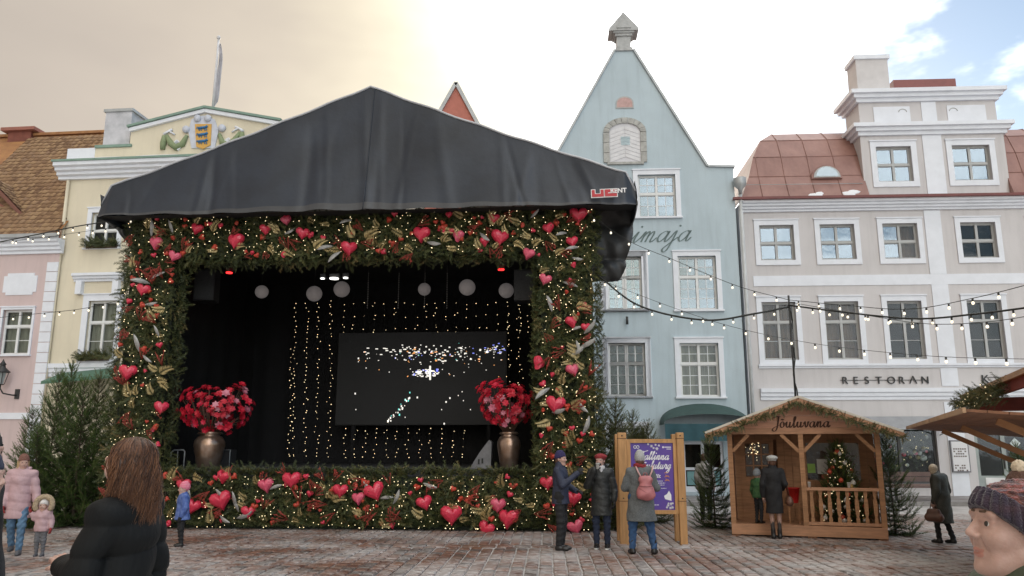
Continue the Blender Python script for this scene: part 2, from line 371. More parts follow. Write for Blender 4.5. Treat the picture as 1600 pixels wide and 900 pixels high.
def moulding(name, m, b, x0, x1, z0, z1, out, y=0.0, steps=3):
    """stepped cornice, projecting further towards the top"""
    prof = [(y + .02, z0)]
    for i in range(steps):
        d = out * (i + 1) / steps; prof += [(y - d, z0 + (z1 - z0) * i / steps), (y - d - (out / steps * .0), z0 + (z1 - z0) * (i + .7) / steps)]
    prof += [(y - out, z1), (y + .02, z1)]
    return MB().profile_x(prof, x0, x1).build(name, m, b)
def inner(b, x0, x1, z0, z1, y=0.7):
    return MB().add([(x0, y, z0), (x1, y, z0), (x1, y, z1), (x0, y, z1)], [(0, 1, 2, 3)]).build('room_shade_sheet', inner_m, b)  # near-black sheet: the shade of the unlit rooms is put into its colour

# ---------------------------------------------------------------- pale blue gabled house
PB = PL(1060, 31, 3)
blue_m = mat('blue_plaster', (0.46, 0.55, 0.60), 0.85, 0.07, 0.5, 0.25, 25, streak=.3)
blue = tag(empty('gabled_house', PB.o, -PB.yaw), 'pale blue gabled house with a pointed gable and script lettering', 'house')
bh = [PB.rect(*r) for r in ((997, 273, 1056, 339), (949, 401, 1006, 484), (1060, 400, 1120, 484), (950, 536, 1009, 619), (1063, 536, 1124, 620))]
for q in (1, 3):
    bh.append((2 * -1.6 - bh[q][1] - 0.5, 2 * -1.6 - bh[q][0] - 0.5, bh[q][2], bh[q][3]))
BX0, BX1 = -5.85, 2.66
door = PB.rect(1068, 690, 1132, 775); door = (door[0], door[1], 0.25, door[3])
shopw = PB.rect(950, 665, 1012, 735)
mb = wall_grid(BX0, BX1, 0, 13.05, bh + [door, shopw])
mb.add([(BX0, 0, 0), (BX0, 9, 0), (BX0, 9, 13.05), (BX0, 0, 13.05), (BX1, 0, 0), (BX1, 9, 0), (BX1, 9, 13.05), (BX1, 0, 13.05)], [(1, 0, 3, 2), (4, 5, 6, 7)])
cxb = (BX0 + BX1) / 2
gab = [(BX0, 13.05), (BX1, 13.05), (BX1 - 1.07, 13.1), (-1.22, 18.3), (-1.98, 18.3), (BX0 + 1.07, 13.1)]
mb.add([(x, 0, z) for x, z in gab], [(0, 1, 2, 3, 4, 5)])
mb.build('wall', blue_m, blue)
inner(blue, BX0, BX1, 0, 13)
cop = MB()
for sg in (1, -1):
    def gx(x): return cxb + sg * (x - cxb)
    for p, q in (((BX1 + .06, 13.07), (BX1 - 1.03, 13.12)), ((BX1 - 1.03, 13.12), (-1.2, 18.34))):
        cop.bar((gx(p[0]), .12, p[1]), (gx(q[0]), .12, q[1]), .42, .09, up=(0, 1, 0) if False else (0, 0, 1))
cop.build('coping', lead, blue)
rb = MB()
rb.add([(BX1 - 1.0, .35, 13.0), (BX1 - 1.0, 11, 13.0), (cxb, 11, 18.2), (cxb, .35, 18.2), (BX0 + 1.0, .35, 13.0), (BX0 + 1.0, 11, 13.0)], [(0, 1, 2, 3), (3, 2, 5, 4)])
rb.build('roof', mat('old_tiles', (0.30, 0.13, 0.08), 0.8, 0.3, 4, 0.5, 12), blue)
# pinnacle
pin = MB(); pc = -1.6
pin.box(pc - .36, pc + .36, -.08, .6, 18.28, 18.42); pin.box(pc - .29, pc + .29, -.02, .54, 18.42, 18.95); pin.box(pc - .36, pc + .36, -.09, .6, 18.95, 19.06); pin.box(pc - .44, pc + .44, -.15, .66, 19.06, 19.14)
pin.prism([(pc - .62, 19.14), (pc + .62, 19.14), (pc + .62, 19.24), (pc, 19.98), (pc - .62, 19.24)], -.2, .72)
pin.prism([(pc - .3, 19.24), (pc + .3, 19.24), (pc, 19.6)], -.24, -.2)
po = pin.build('pinnacle', mat('pale_stone', (.42, .43, .43), .8, .15, 4, .3, 30), blue)
MB().tube([(pc, .3, 19.9), (pc, .3, 20.9)], .015, 6).build('spike', lead, po)
# small lunette and hatch
def arch(x0, x1, z0, zs, n=12):
    r = (x1 - x0) / 2; c = (x0 + x1) / 2
    return [(x0, z0), (x1, z0)] + [(c + r * math.cos(a), zs + r * .8 * math.sin(a)) for a in [math.pi * k / n for k in range(n + 1)]]
l0 = PB.rect(964, 150, 988, 168)
MB().prism(arch(l0[0] - .05, l0[1] + .05, l0[2] - .05, l0[2] + .2), -.03, .02).build('lunette_surround', mat('pale_stone', (.42, .43, .43)), blue)
MB().prism(arch(l0[0], l0[1], l0[2], l0[2] + .18), -.035, .01).build('lunette', mat('pinkish_panel', (.50, .33, .31), .7, .12, 8), blue)
h0 = PB.rect(952, 198, 1001, 254)
stone = mat('lime_stone', (.40, .40, .38), .85, .22, 6, .5, 30)
n = 9
for k in range(n):
    a0, a1 = math.pi * k / n, math.pi * (k + .93) / n; c = (h0[0] + h0[1]) / 2; r = (h0[1] - h0[0]) / 2
    MB().prism([(c + (r + d) * math.cos(a), h0[3] - .25 + (r * .62 + d) * math.sin(a)) for d, aa in ((0, (a0, a1)), (.24, (a1, a0))) for a in aa][::-1], -.07, .02).build('stone', stone, blue)
for k in range(3):
    for sx in (-1, 1):
        z = h0[2] + k * (h0[3] - .25 - h0[2]) / 3; c = (h0[0] + h0[1]) / 2; r = (h0[1] - h0[0]) / 2
        MB().box(min(c + sx * r, c + sx * (r + .24)), max(c + sx * r, c + sx * (r + .24)), -.07, .02, z, z + (h0[3] - .25 - h0[2]) / 3 - .02).build('stone', stone, blue)
leaf = MB().prism(arch(h0[0], h0[1], h0[2], h0[3] - .3), -.012, .03).build('hatch', mat('hatch_paint', (.60, .60, .63), .6, .06, 4), blue)
c = (h0[0] + h0[1]) / 2; z = h0[2] + .02
hp = mat('hatch_board', (.66, .66, .68), .6, .08, 4)
while z < h0[3] - .35:
    for sx in (-1, 1): MB().add([(c + sx * .01, -.03, z + .22), (c + sx * (r - .03), -.03, z), (c + sx * (r - .03), -.03, z + .15), (c + sx * .01, -.03, z + .37),
        (c + sx * .01, -.01, z + .22), (c + sx * (r - .03), -.01, z), (c + sx * (r - .03), -.01, z + .15), (c + sx * .01, -.01, z + .37)], [(0, 1, 2, 3), (0, 4, 5, 1), (2, 6, 7, 3), (1, 5, 6, 2)]).build('board', hp, leaf)
    z += .17
hw = PB.rect(970, 214, 984, 227); MB().box(hw[0], hw[1], -.05, -.031, hw[2], hw[3]).build('pane', gl_mid, leaf)
MB().box(h0[0] - .1, h0[1] + .1, -.1, .02, h0[2] - .1, h0[2]).build('hatch_sill', stone, blue)
gls = (gl_sky, gl_sky, gl_sky, gl_dark, gl_dark, gl_sky, gl_dark)
for i, h in enumerate(bh):
    window(blue, h, 2, 2, 2, 2 if i == 0 else 3, .44 if i == 0 else .38, wframe, gls[i], .19, white, True, curtain=curtain_m if i in (4,) else None)
lx, lz = PB.hit(985, 379)
script_text('lettering', 'imaja', .43, mat('grey_lettering', (.13, .18, .18), .7, .1), blue, (lx, -.02, lz), pen=.145, thin=.28, slant=.42, depth=.025, spread=1.18, rise=0.02)
MB().tube([(PB.hit(979, 496)[0], -.2, PB.hit(979, 496)[1]), (PB.hit(979, 496)[0], -.2, PB.hit(979, 508)[1])], .05, 8).build('bracket', mat('dark_iron', (.03, .03, .03), .5), blue)
# shop front: door, canopy
teal = mat('teal_paint', (.16, .33, .34), .5, .1, 3); teal_d = mat('teal_cloth', (.02, .075, .095), .7, .15, 3)
d = MB(); d.box(door[0], door[0] + .1, .1, .2, .25, door[3]); d.box(door[1] - .1, door[1], .1, .2, .25, door[3]); d.box(door[0] + .1, door[1] - .1, .1, .2, door[3] - .1, door[3]); d.box((door[0] + door[1]) / 2 - .06, (door[0] + door[1]) / 2 + .06, .1, .2, .25, door[3] - .1)
d.box(door[0] + .1, door[1] - .1, .105, .2, .25, .45); d.box(door[0] + .1, door[1] - .1, .105, .2, 1.05, 1.15)
dob = d.build('shop_door', white, blue)
for sx in (0, 1):
    a = door[0] + .1 if sx == 0 else (door[0] + door[1]) / 2 + .06; e_ = (door[0] + door[1]) / 2 - .06 if sx == 0 else door[1] - .1
    Box('panel', teal, dob, a + .05, e_ - .05, .12, .17, .5, 1.0)
    Box('pane', gl_dark, dob, a, e_, .14, .15, 1.15, door[3] - .1)
ws = window(blue, shopw, 2, 1, 0, 1, fm=wframe, glass=gl_dark, sur=.1)
aw0 = PB.rect(1030, 634, 1168, 682); awm = mat('green_awning', (.035, .075, .07), .7, .15, 3, .2, 30)
ac = (aw0[0] + aw0[1]) / 2 + .0; aw_r = (aw0[1] - aw0[0]) / 2
def awn(u, v):
    a = math.pi * u; rr = 1 - .0 * v
    return (ac - aw_r * math.cos(a), -.02 - 1.3 * v ** .8, 2.72 + (0.82 * math.sin(a) ** .8) * (1 - v * .55))
ao = MB().grid(awn, 24, 8).build('awning', awm, blue)
MB().grid(lambda u, v: (ac + (u - .5) * 2 * aw_r * .98, -1.32 + .02 * math.sin(u * 30), 2.74 - v * .62), 40, 3).build('valance', teal_d, ao)
# downpipe between the houses
dp = MB().tube([(2.85, -.12, 12.2), (2.85, -.12, .2)], .07, 10).build('downpipe', mat('pipe_paint', (.50, .52, .53), .5), blue)
MB().lathe([(.05, -.35), (.1, -.15), (.24, .0), (.26, .3), (.2, .3)], (2.85, -.2, 12.2), 12).build('hopper', lead, dp)

# ---------------------------------------------------------------- grey restaurant house with mansard roof
PG = PL(1160, 31.2, 3)
grey_m = mat('grey_plaster', (0.60, 0.58, 0.585), 0.85, 0.05, 0.5, 0.25, 25, streak=.26)
copper = mat('copper_roof', (.24, .12, .10), .5, .2, 1.2, .2, 8, col2=(.33, .18, .15), streak=.3)
grey = tag(empty('restaurant_house', PG.o, -PG.yaw), 'long pale grey restaurant house with white trim, copper mansard roof and attic tower', 'house')
GX0, GX1 = .38, 16.5
rowA = [PG.rect(*r) for r in ((1187, 351, 1241, 407), (1282, 351, 1336, 406), (1380, 350, 1435, 405), (1502, 347, 1557, 402))]
rowB = [PG.rect(*r) for r in ((1193, 471, 1244, 562), (1290, 471, 1344, 562), (1389, 470, 1443, 561), (1513, 470, 1570, 561))]
def even(rows):
    z0 = np.mean([r[2] for r in rows]); z1 = np.mean([r[3] for r in rows]); w = np.mean([r[1] - r[0] for r in rows])
    o = [((r[0] + r[1]) / 2 - w / 2, (r[0] + r[1]) / 2 + w / 2, z0, z1) for r in rows]
    return o + [(o[-1][0] + 2.75, o[-1][1] + 2.75, z0, z1)]
rowA, rowB = even(rowA), even(rowB)
shopG = PG.rect(1296, 662, 1466, 756); doorG = PG.rect(1526, 664, 1618, 775); doorG = (doorG[0], doorG[1], .2, doorG[3])
shop2 = PG.rect(1190, 662, 1262, 750)
mb = wall_grid(GX0, GX1, 0, 11.55, rowA + rowB + [shopG, doorG, shop2])
mb.add([(GX0, 0, 0), (GX0, 12, 0), (GX0, 12, 11.55), (GX0, 0, 11.55), (GX1, 0, 0), (GX1, 12, 0), (GX1, 12, 11.55), (GX1, 0, 11.55)], [(1, 0, 3, 2), (4, 5, 6, 7)])
mb.build('wall', grey_m, grey)
inner(grey, GX0, GX1, 0, 11.5, .9)
for i, h in enumerate(rowA):
    window(grey, h, 2, 1, 1, 1, .5, greyframe, gl_mid, .2, white, False, panes_glass=((gl_sky, gl_sky), (gl_sky, gl_sky), (gl_sky, gl_dark), (gl_dark, gl_dark), (gl_dark, gl_dark))[i], curtain=brown_cur if i == 2 else None)
for i, h in enumerate(rowB):
    window(grey, h, 2, 1, 1, 2, .34, greyframe, (gl_dark, gl_dark, gl_dark, gl_dark, gl_dark)[i], .2, white, False, curtain=brown_cur if i in (0, 1) else None)
zc = PG.hit(1300, 322)[1]
moulding('cornice', white, grey, GX0 + .1, GX1, 11.22, 11.62, .42, steps=4)
b0 = PG.rect(1177, 430, 1458, 446); MB().box(b0[0], GX1, -.03, .01, b0[2], b0[3]).build('band', white, grey)
pil = PG.rect(1458, 332, 1484, 620)
for (za, zb) in ((b0[3], 11.2), (PG.hit(1470, 568)[1], b0[2]), (PG.hit(1470, 603)[1], PG.hit(1470, 575)[1]), (0.1, PG.hit(1470, 628)[1])):
    Box('pilaster', white, grey, pil[0], pil[1], -.034, .01, za + .003, zb - .003)
le = PG.hit(1300, 572)[1]; moulding('ledge', white, grey, b0[0], GX1, le - .08, le + .08, .12, steps=2)
c2 = PG.rect(1188, 607, 1400, 625); moulding('string_course', white, grey, c2[0], GX1, c2[2], c2[3], .16, steps=3)
sx, sz = PG.hit(1315, 600); ex = PG.hit(1448, 600)[0]
blk = mat('black_letter', (.012, .012, .014), .4, .1)
letters = 'RESTORAN'
for i, ch in enumerate(letters):
    x = sx + (ex - sx - .22) * i / 7
    if ch == 'A':
        MB().bar((x, -.05, sz), (x + .13, -.05, sz + .29), .045, .03).bar((x + .13, -.05, sz + .29), (x + .26, -.05, sz), .045, .03).build('letter', blk, grey)
    else: text_obj('letter', ch, .40, blk, grey, (x, -.04, sz), extrude=.02)
Box('letter_rail', blk, grey, sx - .05, ex + .05, -.028, -.008, sz + .13, sz + .15)
kx, kz = PG.hit(1533, 599)
for i, ch in enumerate('KA'):
    text_obj('letter', ch, .46, blk, grey, (kx + i * .78, -.04, kz), extrude=.02)
Box('letter_rail', blk, grey, kx + .2, kx + 1.2, -.028, -.008, kz + .22, kz + .24)
# shop windows, door, poster, awning
wg = MB(); x0, x1, z0, z1 = shopG; dk = mat('dark_frame', (.05, .05, .05), .5)
window(grey, shopG, 3, 1, 0, 1, fm=dk, glass=gl_dark, sur=0, sill=True, sur_m=mat('brown_sill', (.20, .13, .11), .6))
window(grey, shop2, 2, 1, 0, 1, fm=dk, glass=gl_dark, sur=0)
gd = mat('sage_paint', (.30, .34, .33), .5, .1)
dg = MB(); x0, x1, z0, z1 = doorG
for xa in (x0, x0 + (x1 - x0) * .47, x1 - .16): dg.box(xa, xa + .16, .1, .2, z0, z1)
dg.box(x0, x1, .105, .195, z1 - .14, z1); dg.box(x0, x1, .105, .195, z0, .85)
dgo = dg.build('shop_door', gd, grey)
Box('pane', gl_dark, dgo, x0 + .16, x1 - .16, .14, .15, .85, z1 - .14); Box('handle', dk, dgo, x0 + (x1 - x0) * .47 + .02, x0 + (x1 - x0) * .47 + .06, .03, .1, 1.1, 1.5)
Box('notice', mat('notice_white', (.7, .7, .7), .6), dgo, x0 + .3, x0 + 1.0, .085, .098, .35, .78)
n_ = MB().add([(-.2, 0, 0), (0, 0, -.2), (.2, 0, 0), (0, 0, .2), (-.2, .01, 0), (0, .01, -.2), (.2, .01, 0), (0, .01, .2)], [(0, 1, 2, 3), (0, 4, 5, 1), (1, 5, 6, 2), (2, 6, 7, 3), (3, 7, 4, 0)]).build('window_sign', mat('pale_sign', (.55, .62, .62), .6, .3, 9), dgo); n_.location = (x0 + (x1 - x0) * .72, .12, 2.05)
ps = PG.rect(1486, 690, 1511, 736); po = Box('menu_board', mat('menu_case', (.16, .16, .18), .5), grey, ps[0] - .04, ps[1] + .04, -.11, -.036, ps[2] - .05, ps[3] + .05)
Box('paper', mat('paper', (.72, .72, .74), .7, .03), po, ps[0], ps[1], -.118, -.111, ps[2], ps[3])
pm = MB(); random.seed(3)
for zf, nr in ((.68, 4), (.12, 3)):
    for r_ in range(nr):
        for c_ in range(6):
            if random.random() < .82:
                xx = ps[0] + .05 + c_ * (ps[1] - ps[0] - .1) / 6; zz = ps[2] + (ps[3] - ps[2]) * zf - r_ * .09 + .1
                pm.box(xx, xx + .06, -.1205, -.1185, zz - .05, zz)
pm.build('menu_picture', mat('menu_print', (.12, .09, .08), .6, .6, 30), po)
aw = PG.rect(1368, 648, 1470, 668)
ao = MB().grid(lambda u, v: (shopG[0] - .2 + u * (shopG[1] - shopG[0] + .35), -.05 - 1.0 * v, 3.05 - .5 * v - .03 * math.sin(math.pi * v)), 12, 4).build('awning', mat('grey_awning', (.30, .31, .33), .7, .1), grey)
MB().tube([(shopG[0] - .2, -1.05, 2.55), (shopG[1] + .15, -1.05, 2.55)], .025, 8).build('awning_rail', lead, ao)
MB().tube([(shopG[1] + .13, -1.05, 2.55), (shopG[1] + .13, -.02, 2.35)], .02, 8).build('awning_arm', lead, ao)
# mansard roof, hipped at the left
prof = [(0, 0), (.5, 1.15), (.8, 2.1), (1.25, 3.0), (1.9, 3.55), (3.2, 3.95), (6.0, 4.25)]
E0 = 11.62; xl = GX0 + .02; v = []; f = []
t0, _ = PG.hit(1352, 305); t1, _ = PG.hit(1580, 305)
for d_, z in prof: v += [(xl + d_, 12, E0 + z), (xl + d_, -.38 + d_, E0 + z), (max(t0 + .05, xl + d_), -.38 + d_, E0 + z), (t1 - .05, -.38 + d_, E0 + z), (GX1 + 3, -.38 + d_, E0 + z)]
for i in range(len(prof) - 1):
    a = i * 5; f += [(a, a + 1, a + 6, a + 5), (a + 1, a + 2, a + 7, a + 6), (a + 3, a + 4, a + 9, a + 8)]
ro = MB().add(v, f).build('mansard_roof', copper, grey)
for x_ in (t0 + .045, t1 - .045): MB().prism_z([(0, 0), (1, 0), (1, 1)], 0, .001) if False else MB().add([(x_, -.38, E0), (x_, .05, E0), (x_, .05, E0 + 1.0), (x_, -.02, E0 + .85)], [(0, 1, 2, 3)]).build('roof_cheek', copper, ro)
for k in range(12):
    xx = xl + .9 + k * 1.05
    pts = [(max(xx, xl + d_ * 1.0 + .02), -.38 + d_ - .01, E0 + z + .015) for d_, z in prof if xl + d_ < xx + .02]
    if len(pts) > 1 and not t0 - .1 < xx < t1 + .1: MB().tube(pts, .016, 5).build('seam', copper, ro)
for d_, z in prof[1:4]:
    for xa, xb in ((xl + d_, t0), (t1, GX1 + 3)): MB().tube([(xa, -.38 + d_ - .005, E0 + z + .01), (xb, -.38 + d_ - .005, E0 + z + .01)], .012, 5).build('seam', copper, ro)
Box('gutter', mat('red_gutter', (.16, .04, .035), .5), ro, GX0 - .3, GX1, -.56, -.4, 11.62, 11.72)
MB().tube([(GX0, -.3, 12.3), (t0 - .1, -.1, 12.35)], .012, 5).build('snow_rail', lead, ro)
# arched dormer window
dx, dz = PG.hit(1288, 283, .3)
da = [(dx + .62 * math.cos(a), dz + .58 * math.sin(a)) for a in [math.pi * k / 14 for k in range(15)]]
dm = MB().prism(da, -.05, 1.2).build('dormer', copper, grey)
MB().prism([(dx + (x - dx) * .86, dz + .04 + (z - dz) * .82) for x, z in da], -.08, -.04).build('dormer_frame', greyframe, dm)
MB().prism([(dx + (x - dx) * .7, dz + .08 + (z - dz) * .68) for x, z in da], -.095, -.075).build('pane', gl_sky, dm)
# attic tower
t0, _ = PG.hit(1352, 305); t1, _ = PG.hit(1580, 305)
tw = [PG.rect(*r) for r in ((1370, 229, 1425, 284), (1489, 227, 1548, 282))]
zT1 = PG.hit(1400, 212)[1]; zT2 = PG.hit(1400, 195)[1]; zT3 = PG.hit(1400, 158)[1]; zT4 = PG.hit(1400, 141)[1]
for q in (0, 1): tw[q] = (tw[q][0], tw[q][1], (tw[0][2] + tw[1][2]) / 2, (tw[0][3] + tw[1][3]) / 2)
mb = wall_grid(t0, t1, 11.6, zT1, tw)
mb.add([(t0, 0, 11.6), (t0, 4, 11.6), (t0, 4, zT1), (t0, 0, zT1), (t1, 0, 11.6), (t1, 4, 11.6), (t1, 4, zT1), (t1, 0, zT1)], [(1, 0, 3, 2), (4, 5, 6, 7)])
tower = mb.build('attic_tower', grey_m, grey)
inner(grey, t0 + .05, t1 - .05, 11.7, zT1, .8)
for h in tw: window(grey, h, 2, 1, 1, 1, .5, greyframe, gl_sky, .22, white, False)
def ring(name, m, x0, x1, y0, y1, z0, z1, out, parent):
    mb = MB(); k = 3
    for i in range(k):
        o_ = out * (i + 1) / k; mb.box(x0 - o_, x1 + o_, y0 - o_, y1 + o_, z0 + (z1 - z0) * i / k, z0 + (z1 - z0) * (i + 1) / k - (.0 if i < k - 1 else 0))
    return mb.build(name, m, parent)
ring('tower_cornice', white, t0, t1, 0, 2.4, zT1, zT2, .33, tower)
u0, u1 = t0 + .1, t1 - .1
Box('upper_stage', grey_m, tower, u0, u1, .12, 1.6, zT2, zT3)
ring('tower_cornice', white, u0, u1, .12, 1.6, zT3, zT4, .36, tower)
Box('parapet', white, tower, u0 - .05, u1 + .05, .1, 1.6, zT4, zT4 + .16)
c0 = PG.rect(1440, 160, 1463, 195, .12); Box('strip', white, tower, c0[0], c0[1], .09, .125, zT2 + .01, zT3 - .01)
for r_ in ((1365, 167, 1422, 196), (1480, 163, 1540, 193)):
    q = PG.rect(*r_, .12); pz0, pz1 = zT2 + .12, zT3 - .2
    o_ = Box('panel', white, tower, q[0], q[1], .085, .125, pz0, pz1)
    xx = q[0] + (q[1] - q[0]) * (.8 if r_[0] < 1400 else .16)
    MB().tube([(xx + .16 * math.cos(a), .08, pz1 - .25 + .13 * math.sin(a)) for a in [math.pi * k / 8 for k in range(9)]], .018, 5).build('vent', greyframe, o_)
c0 = PG.rect(1445, 212, 1475, 308); Box('strip', white, tower, c0[0], c0[1], -.034, .01, 11.62, zT1 - .005)
ch = PG.rect(1337, 95, 1387, 140, .6)
co = Box('chimney', mat('pale_chimney', (.60, .58, .58), .8, .08, 2), tower, ch[0], ch[1], .5, 1.5, zT4, ch[3] + .02); Box('chimney_cap', white, co, ch[0] - .08, ch[1] + .08, .42, 1.58, ch[3] + .02, ch[3] + .2)
rx = PG.rect(1393, 127, 1490, 138, 1.2); Box('roof_box', mat('red_sheet', (.22, .07, .06), .5, .1), tower, rx[0], rx[1], 1.0, 1.5, zT4 + .1, rx[3])
# orange tile ridge behind, right
o_ = MB(); o_.add([(t1 + .3, 3.4, 14.6), (GX1 + 4, 3.4, 14.6), (GX1 + 4, 7.5, 17.2), (t1 + .3, 7.5, 17.2)], [(0, 1, 2, 3)])
o_.build('rear_roof', mat('orange_tiles', (.42, .20, .08), .8, .3, 5, .6, 10), grey)
# snow left on the copper
snow_m = mat('snow', (.80, .82, .86), .7, .04, 4, .3, 20)
def snow_lump(parent, c, rx_, ry_, rz_, seed=0, rot=(0, 0, 0)):
    rnd = random.Random(seed); v = []; n = 16; k = 5; ph = [rnd.uniform(0, 6.28) for _ in range(4)]
    for j in range(k + 1):
        rr = math.cos(j / k * math.pi / 2) ** .8; zz = math.sin(j / k * math.pi / 2)
        for i in range(n):
            a = 2 * math.pi * i / n; w_ = 1 + .25 * math.sin(2 * a + ph[0]) + .18 * math.sin(3 * a + ph[1]) + .1 * math.sin(5 * a + ph[2])
            v.append((rx_ * rr * w_ * math.cos(a), ry_ * rr * w_ * math.sin(a), rz_ * zz))
    f = [(j * n + i, j * n + (i + 1) % n, (j + 1) * n + (i + 1) % n, (j + 1) * n + i) for j in range(k) for i in range(n)]
    o = MB().add(v, f, True).build('snow_patch', snow_m, parent); o.location = c; o.rotation_euler = rot; return o
for px_, d_, zz, rx_, sd in ((1272, .1, .2, .25, 1), (1325, .12, .25, .35, 2)):
    x_ = PG.hit(px_, 300)[0]; snow_lump(ro, (x_, -.38 + d_, E0 + zz), rx_, .2, .05, sd, (R(63), 0, 0))
for px_, sd in ((1275, 3), (1308, 4)):
    x_ = PG.hit(px_, 225, 2.2)[0]; snow_lump(ro, (x_, 2.1, E0 + 3.62), .8, .5, .07, sd, (R(20), 0, 0))

# ---------------------------------------------------------------- yellow house with pediment
PY = PL(180, 33, 6)
yel_m = mat('yellow_plaster', (0.70, 0.635, 0.495), 0.85, 0.05, 0.5, 0.25, 25, streak=.18)
yel = tag(empty('pediment_house', PY.o, -PY.yaw), 'pale yellow house with a low pediment bearing a coat of arms', 'house')
green_tr = mat('green_copper', (.20, .30, .25), .6, .12, 3)
YX0 = PY.hit(90, 420)[0]; YX1 = 11.2
yw = [PY.rect(142, 332, 184, 387), PY.rect(135, 470, 180, 562)]
dxx = 3.6
holes = [tuple(yw[0]), tuple(yw[1])]
mb = wall_grid(YX0, YX1, 0, 13.4, holes)
mb.add([(YX0, 0, 0), (YX0, 9, 0), (YX0, 9, 13.4), (YX0, 0, 13.4), (YX1, 0, 0), (YX1, 9, 0), (YX1, 9, 13.4), (YX1, 0, 13.4)], [(1, 0, 3, 2), (4, 5, 6, 7)])
mb.build('wall', yel_m, yel); inner(yel, YX0 + .1, YX1, 0, 13, .9)
window(yel, holes[0], 2, 1, 1, 1, .5, wframe, gl_dark, .2, white, True)
window(yel, holes[1], 2, 1, 1, 2, .36, wframe, gl_dark, .26, white, False, curtain=curtain_m)
q = PY.rect(118, 428, 196, 440); ho = moulding('hood', white, yel, q[0], q[1], q[2], q[3], .3)
for px_ in (127, 184):
    x_ = PY.hit(px_, 450)[0]; MB().prism_z([(x_ - .13, 0), (x_ - .13, -.22), (x_ + .13, -.22), (x_ + .13, 0)], q[2] - .55, q[2]).build('bracket', white, ho)
q = PY.rect(80, 568, 180, 588); moulding('band', white, yel, YX0, YX1, q[2], q[3], .16)
moulding('cornice', white, yel, YX0 - .35, YX1, 13.35, 14.0, .6, steps=4)
Box('cornice_cap', green_tr, yel, YX0 - .4, YX1, -.66, .5, 14.0, 14.09)
snow_lump(yel, (-2.0, -.45, 14.09), 1.6, .18, .07, 9); snow_lump(yel, (.6, -.45, 14.09), 1.6, .18, .07, 10)
a0 = PY.rect(105, 232, 148, 255); Box('attic_block', white, yel, a0[0], a0[1], -.02, .9, 14.09, a0[3])
zs = PY.hit(220, 229)[1]; xs0 = PY.hit(150, 240)[0]
Box('attic_wall', yel_m, yel, a0[1], YX1, .0, .8, 14.09, zs); Box('attic_cap', green_tr, yel, a0[1], PY.hit(206, 230)[0], -.08, .85, zs + .002, zs + .12)
pa = PY.hit(322, 171); pl_ = PY.hit(205, 200); half = pa[0] - pl_[0]
ped = MB().prism([(pl_[0], zs + .003), (pa[0] + half, zs + .003), (pa[0] + half, pl_[1]), (pa[0], pa[1]), (pl_[0], pl_[1])], .01, .7).build('pediment', yel_m, yel)
cm = MB(); tr = MB()
for sg in (-1, 1):
    cm.bar((pa[0] + sg * (half + .1), .3, pl_[1] + .02), (pa[0], .3, pa[1] + .06), 1.0, .1)
    tr.bar((pa[0] + sg * half, -.06, pl_[1] - .12), (pa[0], -.06, pa[1] - .09), .14, .16)
cm.build('coping', green_tr, ped); tr.build('raking_trim', white, ped)
# coat of arms
ax, az = PY.hit(318, 210)
lav = mat('pale_stucco', (.55, .58, .66), .7, .1, 4)
def pill(pts, r): return MB().tube([(ax + x, -.04, az + z) for x, z in pts], r, 8)
cart = MB(); S_ = .0265
def P_(px_, py_): x, z = PY.hit(px_, py_); return (x - ax, z - az)
cart.prism([(ax + x, az + z) for x, z in [P_(300, 232), P_(336, 232), P_(342, 205), P_(336, 187), P_(318, 181), P_(300, 187), P_(295, 205)]], -.05, .02)
for c_ in ((292, 203), (348, 201), (310, 186), (326, 186)):
    x, z = P_(*c_); cart.lathe([(.02, 0), (.14, .02), (.15, .05), (.1, .09), (.02, .1)], (0, 0, 0), 12) if False else cart.tube([(ax + x, -.12, az + z), (ax + x, .0, az + z)], .16, 12)
co = cart.build('cartouche', lav, ped)
gold = mat('gold_shield', (.62, .36, .09), .5, .1)
MB().prism([(ax + x, az + z) for x, z in [P_(308, 230), P_(318, 234), P_(330, 228), P_(332, 195), P_(306, 195)]], -.09, -.05).build('shield', gold, co)
lion_m = mat('blue_lion', (.03, .16, .36), .5, .1)
for py_ in (202, 212.5, 223):
    x, z = P_(319, py_); lm = MB()
    lm.tube([(ax + x - .22, -.105, az + z + .02), (ax + x - .05, -.11, az + z + .03), (ax + x + .12, -.105, az + z + .05)], [.05, .06, .055], 6)
    lm.tube([(ax + x + .12, -.105, az + z + .05), (ax + x + .2, -.105, az + z + .1)], .055, 6)
    for lx_ in (-.2, -.1, .06, .14): lm.tube([(ax + x + lx_, -.105, az + z), (ax + x + lx_ + .04, -.105, az + z - .1)], .022, 5)
    lm.tube([(ax + x - .22, -.105, az + z + .03), (ax + x - .3, -.105, az + z + .0), (ax + x - .27, -.105, az + z + .1)], .018, 5)
    lm.build('lion', lion_m, co)
gar = mat('green_stucco', (.22, .27, .15), .8, .1)
for sg in (1, -1):
    g_ = MB(); mx_ = P_(319, 200)[0]
    def Q(px_, py_): x, z = P_(px_, py_); return (ax + mx_ + sg * (x - mx_), -.05, az + z)
    g_.tube([Q(258, 213), Q(256, 225), Q(255, 234)], [.1, .14, .11], 8)
    g_.tube([Q(261, 212), Q(267, 224), Q(276, 231), Q(286, 226), Q(293, 212)], [.07, .14, .15, .14, .07], 8)
    go = g_.build('swag', gar, ped)
    MB().bar(Q(272, 232), Q(282, 223), .07, .3).bar(Q(273, 223), Q(283, 232), .07, .3).build('ribbon', white, go)
    MB().tube([Q(257, 211), Q(262, 207), Q(270, 203)], [.08, .05, .06], 6).tube([Q(266, 206), Q(274, 211)], .04, 6).build('ribbon', white, go)
